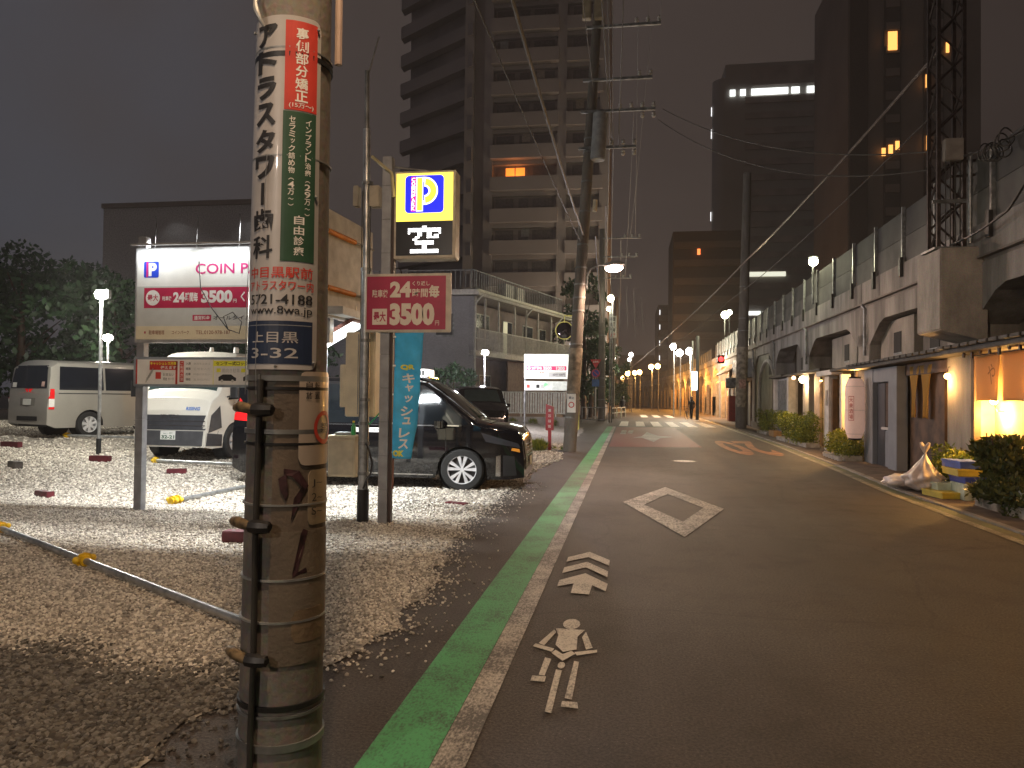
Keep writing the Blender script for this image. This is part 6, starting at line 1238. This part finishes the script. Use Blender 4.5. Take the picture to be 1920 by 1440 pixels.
def slatfence(label, a, b, z0, z1, step, m, th=.02, name="slat_fence"):
    a, b = Vector(a), Vector(b); d = (b-a); L_ = d.length; d.normalize(); T = thing(name, label, 'fence', tuple(a)); q = MB(); k = 0.
    while k < L_: p = d*k; q.box(p.x-th, p.x+th, p.y-.012, p.y+.012, z0, z1); k += step
    q.build("slats", m, T, kind='stuff'); q = MB(); q.tube([d*0+Vector((0, 0, z0)), d*L_+Vector((0, 0, z0))], .03, 6); q.tube([Vector((0, 0, z1)), d*L_+Vector((0, 0, z1))], .03, 6); q.build("rails", m, T)
    k = 0.
    while k <= L_: p = d*k; MB().rbox((p.x, p.y, (z0+z1)/2-.1), .06, .06, z1-z0+.3).build("post", m, T); k += 1.9
    return T
wf = mat("fence_white", (.55, .56, .50), .5)
slatfence('white upright slat fence closing the back of the lot', (-9.6, 40.62, .0), (-3.1, 40.62, 0), .75, 1.9, .14, wf, .048)
slatfence('low dark railing beyond the side street', (-3.0, 49.5, 0), (-1.3, 49.5, 0), .2, 1.0, .35, galvd)
for k in range(3):
    T = thing("guard_rail", ['nearest', 'middle', 'furthest'][k]+' white pipe guard rail at the crossing corner', 'guard rail', (-1.1+.35*k, 60+2.5*k, 0), R(80), 'guard rails at the crossing corner'); MB().tube([(-.9, 0, 0), (-.9, 0, .75), (-.75, 0, .85), (.75, 0, .85), (.9, 0, .75), (.9, 0, 0)], .035, 8).build("hoop", wf, T, smooth=True); MB().tube([(-.9, 0, .45), (.9, 0, .45)], .025, 6).build("bar", wf, T)

# ================================================================== APARTMENT HOUSE
HC = Vector((-8.0, 38+3.2, 0)); HD = Vector((4.0, 14.0, 0)).normalized(); HN = Vector((HD.y, -HD.x, 0))
HC = Vector((-8.6, 41.2, 0))
def H3(s_, w_, z): p = HC+HD*s_+HN*w_; return (p.x, p.y, z)
T = thing("apartment_house", 'two storey grey tiled apartment house with railed balconies', 'house', tuple(HC)); HT = T
def hb(name, m, a, b, w0, w1, z0, z1, bev=0, fn=H3, par=None, **k): return MB(fn).box(a, b, w0, w1, z0, z1).build(name, m, par or T, off=T.location, bevel=bev, **k) if par is None else MB(fn).box(a, b, w0, w1, z0, z1).build(name, m, par, off=T.location, bevel=bev, **k)
tg = tiles("grey_tile", (.30, .30, .31), (.16, .16, .17), 5); tb = mat("brown_stucco", (.24, .19, .17), .8, 0, .15, 1.5); ptrim = mat("pale_trim", (.52, .50, .45), .6)
hb("wall", tb, .0, 15.5, -8, -1.3, 0, 7.2); q = MB(lambda s_, w_, z: H3(s_, w_, z)); 
L3 = lambda s_, w_, z: (HC.x-s_, HC.y-w_, z)      # the face towards the lot: s to the left
MB(L3).box(-.02, 13, -.3, .02, 0, 7.3).build("tile_wall", tg, T, off=T.location); MB(H3).box(-.1, .25, -1.3, 0, 0, 7.3).build("tile_wall", tg, T, off=T.location)
hb("balcony_slab", ptrim, -.1, 15.5, -1.3, .05, 3.95, 4.25, .02); hb("roof_slab", ptrim, -.3, 15.7, -8, .25, 7.35, 7.65, .04); hb("gutter", mat("gutter_pale", (.6, .58, .45), .5), -.3, 15.8, .25, .42, 7.5, 7.66, .03); MB(L3).box(-.3, 13, -.2, .3, 7.35, 7.65).build("eave", ptrim, T, off=T.location, bevel=.02)
for s_, z0, z1 in ((-.05, .3, 7.2), (7.1, 4.2, 7.2), (12.6, 4.2, 7.2)):
    MB(H3).tube([(s_, .08, z0), (s_, .08, z1-.5), (s_+.1, .12, z1-.2), (s_+.5, .3, z1+.2)], .05, 8).build("drain_pipe", mat("drain_pale", (.55, .54, .50), .5), T, off=T.location, smooth=True)
for s_ in (1.3, 3.1, 5.4, 7.2, 9.2, 11.6, 14.2): hb("balcony_post", ptrim, s_, s_+.09, -.05, .04, 4.25, 7.3)
for s0_, s1_, z0, z1, lit in ((1.7, 3.0, 5.2, 6.6, 0), (3.15, 4.3, 5.2, 6.6, 0), (6.4, 7.0, 4.3, 6.5, 1), (7.05, 7.7, 4.3, 6.5, 0), (9.6, 11.2, 4.4, 6.5, 0), (12.5, 13.6, 4.4, 6.5, 0), (3.2, 4.6, .5, 2.9, 0), (9.2, 10.8, .8, 2.9, 0)):
    f = hb("window", wf, s0_-.06, s1_+.06, -1.3, -1.24, z0-.06, z1+.06); hb("pane", emis("dim_window", (.9, .85, .55), .35) if lit else glass("house_glass", (.05, .055, .06), .1), s0_, s1_, -1.24, -1.23, z0, z1, par=f)
for s_ in (0.6, 4.9, 8.4): hb("ac_unit", ptrim, s_, s_+.8, -1.2, -.9, 4.26, 4.9, .02)
for k, s_ in enumerate((4.7, 6.4)): hb("roof_unit", ptrim, s_, s_+1.2, -.9, -.3, 7.66, 8.7, .02)
def rail(name, fn, a, b, w_, z0, z1, step, m):
    q = MB(fn); k = a
    while k < b: q.box(k-.018, k+.018, w_-.015, w_+.015, z0, z1); k += step
    q.box(a, b, w_-.03, w_+.03, z1, z1+.06); q.box(a, b, w_-.02, w_+.02, z0-.04, z0); q.build(name, m, T, off=T.location, kind='stuff')
rail("balcony_railing", H3, .3, 15.4, .07, 4.3, 5.45, .13, ptrim); rail("roof_railing", H3, 0, 14.2, -.2, 7.75, 8.8, .3, galvd); rail("roof_railing", L3, 0, 8.5, -.3, 7.75, 8.8, .3, galvd)
MB(L3).box(1.15, 2.3, .02, .06, 5.0, 6.4).build("window_frame", galvd, T, off=T.location); MB(L3).box(1.25, 2.2, .06, .07, 5.1, 6.3).build("window_glass", MC["house_glass"], T, off=T.location); 
rail("rear_railing", L3, .6, 6, 1.1, .8, 2.0, .2, ptrim); hb("ground_wall", mat("brick_brown", (.22, .15, .12), .8), 5.6, 15.5, -.6, -.5, 0, 3.9)
T = thing("convex_mirror", 'round yellow rimmed traffic mirror at the corner of the apartment house', 'mirror', (-2.75, 37.5, 0)); 
MB().tube([(.3, .1, 0), (.3, .1, 5.6), (.1, .05, 5.7)], .04, 8).build("post", mat("mirror_yellow", (.6, .55, .12), .5), T, smooth=True); MB().lathe((-.45, 0, 5.0), [(.001, -.06), (.30, -.03), (.42, .02)], 24, 'y').build("mirror", mat("mirror_face", (.06, .05, .05), .08, .9), T, smooth=True); MB().lathe((-.45, 0, 5.0), [(.42, -.04), (.46, -.04), (.46, .04), (.42, .04)], 24, 'y').build("rim", MC["mirror_yellow"], T)
MB().tube([(-.45, 0, 5.4), (-.45, .02, 5.75), (.3, .1, 5.75)], .035, 8).build("hood_bar", MC["mirror_yellow"], T)
point("yellow_corner", (-2.9, 40.2, 6.4), 30, (1, .95, .25), .1)

# trees
def tree(label, x, y, h, rad, n, m=LD, ls=.3, g='dark trees', low=.15):
    z0 = gz(x, y) if y < 40 else 0; T = thing("tree", label, 'tree', (x, y, z0), 0, g)
    cl = []
    for _ in range(26): a = random.uniform(0, 6.28); q = random.random()**.6*rad; z = random.uniform(low, .93)*h; k = math.sqrt(max(.12, 1-((z/h-.5)/.55)**2)); cl.append((x+q*k*math.cos(a), y+q*k*math.sin(a), z, rad*.34*random.uniform(.6, 1.2), rad*.30*random.uniform(.6, 1.2)))
    leaves("crown", m, T, cl, n, ls, 0, (x, y, 0), 1.7)
    MB().tube([(0, 0, 0), (.1, 0, h*.4), (0, .1, h*.8)], [.22, .15, .05], 10).build("trunk", wood, T, smooth=True)
    for k in range(5): a = k*1.3; MB().tube([(.08, 0, h*(.3+.08*k)), (rad*.5*math.cos(a), rad*.5*math.sin(a), h*(.5+.07*k))], [.08, .02], 6).build("limb", wood, T)
for i, a in enumerate((('tallest dark tree at the left edge above the silver van', -25.5, 28, 7.6, 3.6), ('rounded tree right of the tallest one behind the silver van', -21.3, 28.5, 6.2, 2.9), ('low tree beside the second bright lamp', -19.2, 32, 5.6, 2.6), ('far left tree cut by the frame', -29.5, 29, 8.2, 3.8), ('small tree between lamp and billboard', -16.5, 34, 4.6, 2.3))): tree(a[0], *a[1:], 5200)
for a in (('dark tree behind the street lamp pole', -3.4, 57.5, 11.5, 2.1), ('dark tree beside the road signs', -3.1, 63, 9.5, 1.9), ('green lit tree right of the road signs', -2.9, 68, 7.0, 1.6), ('bare twiggy tree under the name sign', -1.6, 88, 8, 1.8)): tree(*a, 4200, LD, .32)
for k in range(3): x, y = -7.9-.75*k, 36.5; T = thing("plant", ['plant nearest the taxi roof lamp', 'middle plant', 'leftmost plant'][k]+' before the grey tiled wall', 'plant', (x, y, gz(x, y)), 0, 'plants before the tiled wall'); leaves("foliage", LD, T, [(x, y, 2.0+.3*(k % 2)+gz(x, y), .38, .5), (x, y, 1.2+gz(x, y), .25, .5)], 500, .22, .5, (x, y, gz(x, y))); MB().tube([(0, 0, 0), (0, 0, 2)], .03, 6).build("stem", wood, T)
for k in range(5): T = tag(MB().box(-24+k*.001, -9.7, 40.8, 40.85, .6, 2.3) .build("board_fence", galvd) if k == 0 else MB().box(-24.0+3.*k, -23.9+3.*k, 40.7, 40.79, .5, 2.4).build("fence_post", ptrim), 'grey board fence behind the parked vans' if k == 0 else ['', 'second', 'third', 'fourth', 'fifth'][k]+' post from the left on the grey board fence', 'fence', 'fence behind the vans')

# ================================================================== TOWERS
fac = mat("tower_facade", (.38, .32, .30), .8, 0, .12, .1); facd = mat("tower_recess", (.36, .30, .28), .6, 0, .2, .2); fac2 = mat("tower_panel", (.40, .345, .33), .8, 0, .12, .1)
T = thing("apartment_tower", 'tall apartment tower with stacked balconies and one orange lit window', 'tower', (-12, 72, 0))
def tb_(name, m, x0, x1, y0, y1, z0, z1, par=None, **k): return MB().box(x0, x1, y0, y1, z0, z1).build(name, m, par or T, off=T.location, **k)
tb_("core", facd, -15.6, -2.2, 72.9, 90, 0, 50)
q = MB(); q.add([(-15.6, 73, 0), (-24, 79, 0), (-24, 90, 0), (-15.6, 90, 0), (-15.6, 73, 50), (-24, 79, 50), (-24, 90, 50), (-15.6, 90, 50)], [(0, 1, 5, 4), (1, 2, 6, 5), (4, 5, 6, 7), (2, 3, 7, 6)]); q.build("wing_core", facd, T, off=T.location)
for x in (-15.9, -13.9, -6.6, -2.5): tb_("pier", fac2, x-.45, x+.45, 72.2, 73, 0, 50)
for k in range(15):
    z = 3.3+3.14*k
    tb_("balcony", fac, -13.6, -6.9, 71.6, 72.8, z-.28, z+1.05); tb_("balcony", fac2, -6.2, -2.6, 71.9, 72.8, z-.28, z+1.0)
    q = MB(); q.add([(-15.5, 71.8, z-.28), (-24.9, 78.2, z-.28), (-24.9, 79.4, z-.28), (-15.5, 73, z-.28), (-15.5, 71.8, z+1.0), (-24.9, 78.2, z+1.0), (-23.9, 79.4, z+1.0), (-15.5, 73, z+1.0)], [(0, 1, 5, 4), (1, 2, 6, 5), (4, 5, 6, 7), (0, 3, 2, 1), (0, 4, 7, 3)]); q.build("wing_balcony", fac, T, off=T.location)
    tb_("lintel", fac2, -13.6, -2.6, 72.4, 72.9, z+2.45, z+2.84)
    for j, (a, b) in enumerate(((-13.2, -11.4), (-10.9, -9.9), (-9.5, -7.4), (-5.6, -3.4))):
        f = tb_("window", mat("tower_glass", (.22, .185, .18), .5), a, b, 72.86, 72.89, z+.2, z+2.3)
    if k == 6: WZ = z
f = tb_("lit_window", emis("window_orange", (1, .24, .03), 1.3), -12.2, -10.3, 72.80, 72.85, 23.45, 24.35); f["label"] = "window glowing orange"
tb_("window_bar", facd, -11.32, -11.2, 72.76, 72.79, 23.45, 24.35); point("window_light", (-11.2, 72.2, 23.3), 60, (1, .33, .08), .5)
for k, (j, zz) in enumerate(((0, 11.2), (1, 17.5), (3, 30), (2, 33.2), (0, 36.3), (3, 14.3), (1, 26.9))):
    x0_ = (-13.2, -10.9, -9.5, -5.6)[j]; tb_("curtained_window", mat("curtain_dim%d" % (k % 3), [(.5, .42, .36), (.42, .40, .40), (.46, .38, .30)][k % 3], .8), x0_+.3, x0_+1.1, 72.80, 72.85, zz, zz+1.0)
T = thing("low_block", 'faint dark flat block far behind the left trees', 'building', (-57, 85, 0)); tb_("parapet", MC["tower_facade"], -66, -44.8, 84.8, 85, 24.9, 25.5); tb_("wall", mat("far_block", (.75, .72, .74), .8), -65.8, -45, 85, 100, 0, 25.3)
T = thing("office_tower", 'far office tower with one bright white strip of windows near its top', 'tower', (38, 200, 0)); 
tb_("core", mat("office_facade", (.36, .33, .31), .7, 0, .1, .05), 24.5, 55, 200.5, 230, 0, 89.5); tb_("penthouse", facd, 31, 52, 200.2, 200.45, 83.5, 88.5)
MB().tube([(24.5, 203.5, 0), (24.5, 203.5, 86)], 3.0, 24).build("round_corner", MC["office_facade"], T, off=T.location, smooth=True)
for k in range(19):
    z = 6+4.05*k; tb_("window_band", facd, 29.5, 52.5, 200.2, 200.45, z, z+1.7)
lw = emis("office_light", (.95, 1, .96), 1.6)
for a, b in ((25.6, 27.0), (28.2, 29.6), (31.0, 40.2), (41.0, 43.0), (44.8, 47.6), (47.7, 51.0)): tb_("lit_window", lw, a, b, 200.0, 200.15, 80.9, 82.6)
for a, b in ((30.6, 39.8),): tb_("lit_window", mat("office_light2", (.5, .5, .4), .5, emit=(1, 1, .8), es=.8), a, b, 200.0, 200.15, 33.6, 34.8)
tb_("lit_window", lw, 30.2, 34, 200.0, 200.15, 23.6, 24.6)
for z in (77, 71, 49): tb_("corner_lamp", ew, 21.2, 21.35, 203, 203.2, z, z+2.4)
T = thing("dark_tower", 'dark residential tower at the upper right with a few orange windows', 'tower', (38, 110, 0)); df = mat("dark_tower_facade", (.21, .17, .155), .8, 0, .15, .1); dr = mat("dark_tower_recess", (.10, .075, .07), .7)
tb_("core", df, 30.3, 47.6, 110.6, 130, 0, 66); tb_("stepped_top", df, 34.0, 47.6, 110.6, 130, 66, 74)
for a, b in ((30.5, 32.9), (35.0, 37.2), (40.2, 42.8)): tb_("recess_bay", dr, a, b, 110.35, 110.55, 6, 63)
for k in range(17):
    z = 8+3.25*k
    for a, b in ((35.2, 37.0), (40.5, 42.6)): tb_("balcony", df, a, b, 110.1, 110.3, z, z+1.1)
ow = emis("window_amber", (1, .42, .10), 1.7)
for x, z, w_, h in ((35.4, 50.6, 1.2, 2.6), (40.3, 45.1, .5, 1.8), (42.9, 49.8, .4, 1.4), (34.6, 35.8, .5, 1.1), (35.5, 36.1, .55, 1.2), (36.4, 36.6, .5, 1.2), (40.4, 36.4, .5, 2.0)): tb_("lit_window", ow, x, x+w_, 109.95, 110.05, z, z+h)
mrd = mat("mid_rise_recess", (.07, .06, .06), .8); mrf = mat("mid_rise_band", (.13, .11, .105), .8)
T = thing("mid_rise_block", 'dim mid rise block with thin balcony lines beyond the crossing', 'building', (13, 130, 0)); tb_("core", mrd, 7.4, 18.8, 130.5, 145, 0, 30.4); tb_("side_block", mrd, 6.5, 10.3, 171, 190, 0, 22.8)
for k in range(9): tb_("balcony", mrf, 7.6, 18.6, 129.8, 130.4, 2.6+3.1*k, 3.7+3.1*k)
for k in range(5): tb_("balcony", mrf, 6.7, 10.2, 170.4, 170.95, 6+3.3*k, 7.2+3.3*k)
for k, (x, z) in enumerate(((6.8, 20.5), (6.8, 17.2), (6.8, 13.6), (6.8, 10.3), (9.3, 17.5))): tb_("lit_window", ow if k == 4 else ew, x, x+(.8 if k == 4 else .15), 170.2, 170.3, z, z+1.1)
tb_("lit_window", emis("amber_spot", (1, .2, .05), 2), 11.4, 11.9, 129.7, 129.78, 26.2, 27.2)
T = thing("end_building", 'dark building closing the far end of the street', 'building', (0, 250, 0)); tb_("wall", facd, -30, 22, 250, 260, 0, 16)
for k in range(4): tb_("lit_window", emis("far_window", (1, .6, .25), .8), -3+2.6*k, -2.2+2.6*k, 249.8, 249.95, 5+2*(k % 2), 6.4+2*(k % 2))
T = thing("row_house", 'dark low houses beyond the side street on the left', 'building', (-6, 100, 0)); tb_("wall", facd, -14, -3.4, 74, 77, 0, 9); tb_("wall", fac2, -9, -3.2, 96, 120, 0, 11); tb_("shop_wall", mat("far_plaster0", (.55, .38, .2), .7), -3.2, -3.0, 96, 130, 0, 3)

# ================================================================== PEOPLE far down the street
def person(label, loc, rz, pose, top, legs):
    T = thing("person", label, 'person', loc, rz); sw = .22 if pose == 'walk' else .06
    J = [(0, 0, .95), (0, 0, 1.2), (.02, 0, 1.42), (.03, 0, 1.55), (.05, 0, 1.68), (0, .1, .9), (sw, .1, .5), (sw-.05, .1, .08), (sw+.12, .1, .04), (0, -.1, .9), (-sw*.5, -.1, .5), (-sw-.08, -.1, .1), (-sw+.08, -.1, .04), (0, .2, 1.40), (-.04, .25, 1.12), (.10, .24, .90), (0, -.2, 1.40), (.08, -.25, 1.12), (.26, -.2, 1.0)]
    E2 = [(0, 1), (1, 2), (2, 3), (3, 4), (0, 5), (5, 6), (6, 7), (7, 8), (0, 9), (9, 10), (10, 11), (11, 12), (2, 13), (13, 14), (14, 15), (2, 16), (16, 17), (17, 18)]
    rad = [.15, .14, .13, .055, .105, .095, .065, .045, .04, .095, .065, .045, .04, .06, .045, .03, .06, .045, .03]
    me = bpy.data.meshes.new("body"); me.from_pydata(J, E2, []); o = link("body", me, legs, T); sk = o.modifiers.new("s", 'SKIN')
    for i, r_ in enumerate(rad): o.data.skin_vertices[0].data[i].radius = (r_, r_)
    o.data.skin_vertices[0].data[0].use_root = True; o.modifiers.new("b", 'SUBSURF').levels = 1; o.modifiers["b"].render_levels = 1
    MB().tube([(0, 0, .85), (0, 0, 1.15), (.02, 0, 1.40), (.02, 0, 1.50)], [.19, .18, .22, .08], 12).build("coat", top, T, smooth=True); MB().ball((.04, 0, 1.71), .115, 8, 1.05).build("hair", blk, T, smooth=True); MB().ball((.07, 0, 1.67), .10, 8, 1.1).build("face", mat("skin", (.42, .27, .2), .6), T, smooth=True)
    return T
dkc = mat("cloth_black", (.018, .018, .02), .8)
person('person in dark clothes pushing a bicycle by the vertical white sign', (5.0, 61, .02), R(-110), 'walk', dkc, dkc)
person('dark clothed person standing at the crossing corner', (-.44, 66, 0), R(90), 'stand', dkc, dkc)
T = thing("bicycle", 'dark bicycle beside the person by the vertical sign', 'bicycle', (4.62, 60.8, .02), R(-105))
for x in (-.52, .52):
    e_ = MB().tube([(x+.32*math.cos(t), 0, .33+.32*math.sin(t)) for t in np.linspace(0, 2*math.pi, 25)], .018, 6).build("wheel", rub, T, smooth=True)
MB().tube([(-.52, 0, .33), (-.1, 0, .30), (.38, 0, .78), (-.2, 0, .80), (-.1, 0, .30)], .018, 6).build("frame", galvd, T); MB().tube([(.52, 0, .33), (.40, 0, .78), (.36, 0, 1.0)], .016, 6).build("fork", galvd, T); MB().tube([(.33, -.28, 1.02), (.36, 0, 1.0), (.33, .28, 1.02)], .014, 6).build("handlebar", blk, T); MB().rbox((-.24, 0, .88), .25, .14, .06, b=.03).build("saddle", blk, T)
# more street light over the long road, from the lamps that stand along it
for y in (): pass
for o in list(bpy.data.objects):
    if o.type == 'MESH' and not o.data.polygons and not o.modifiers: bpy.data.objects.remove(o)
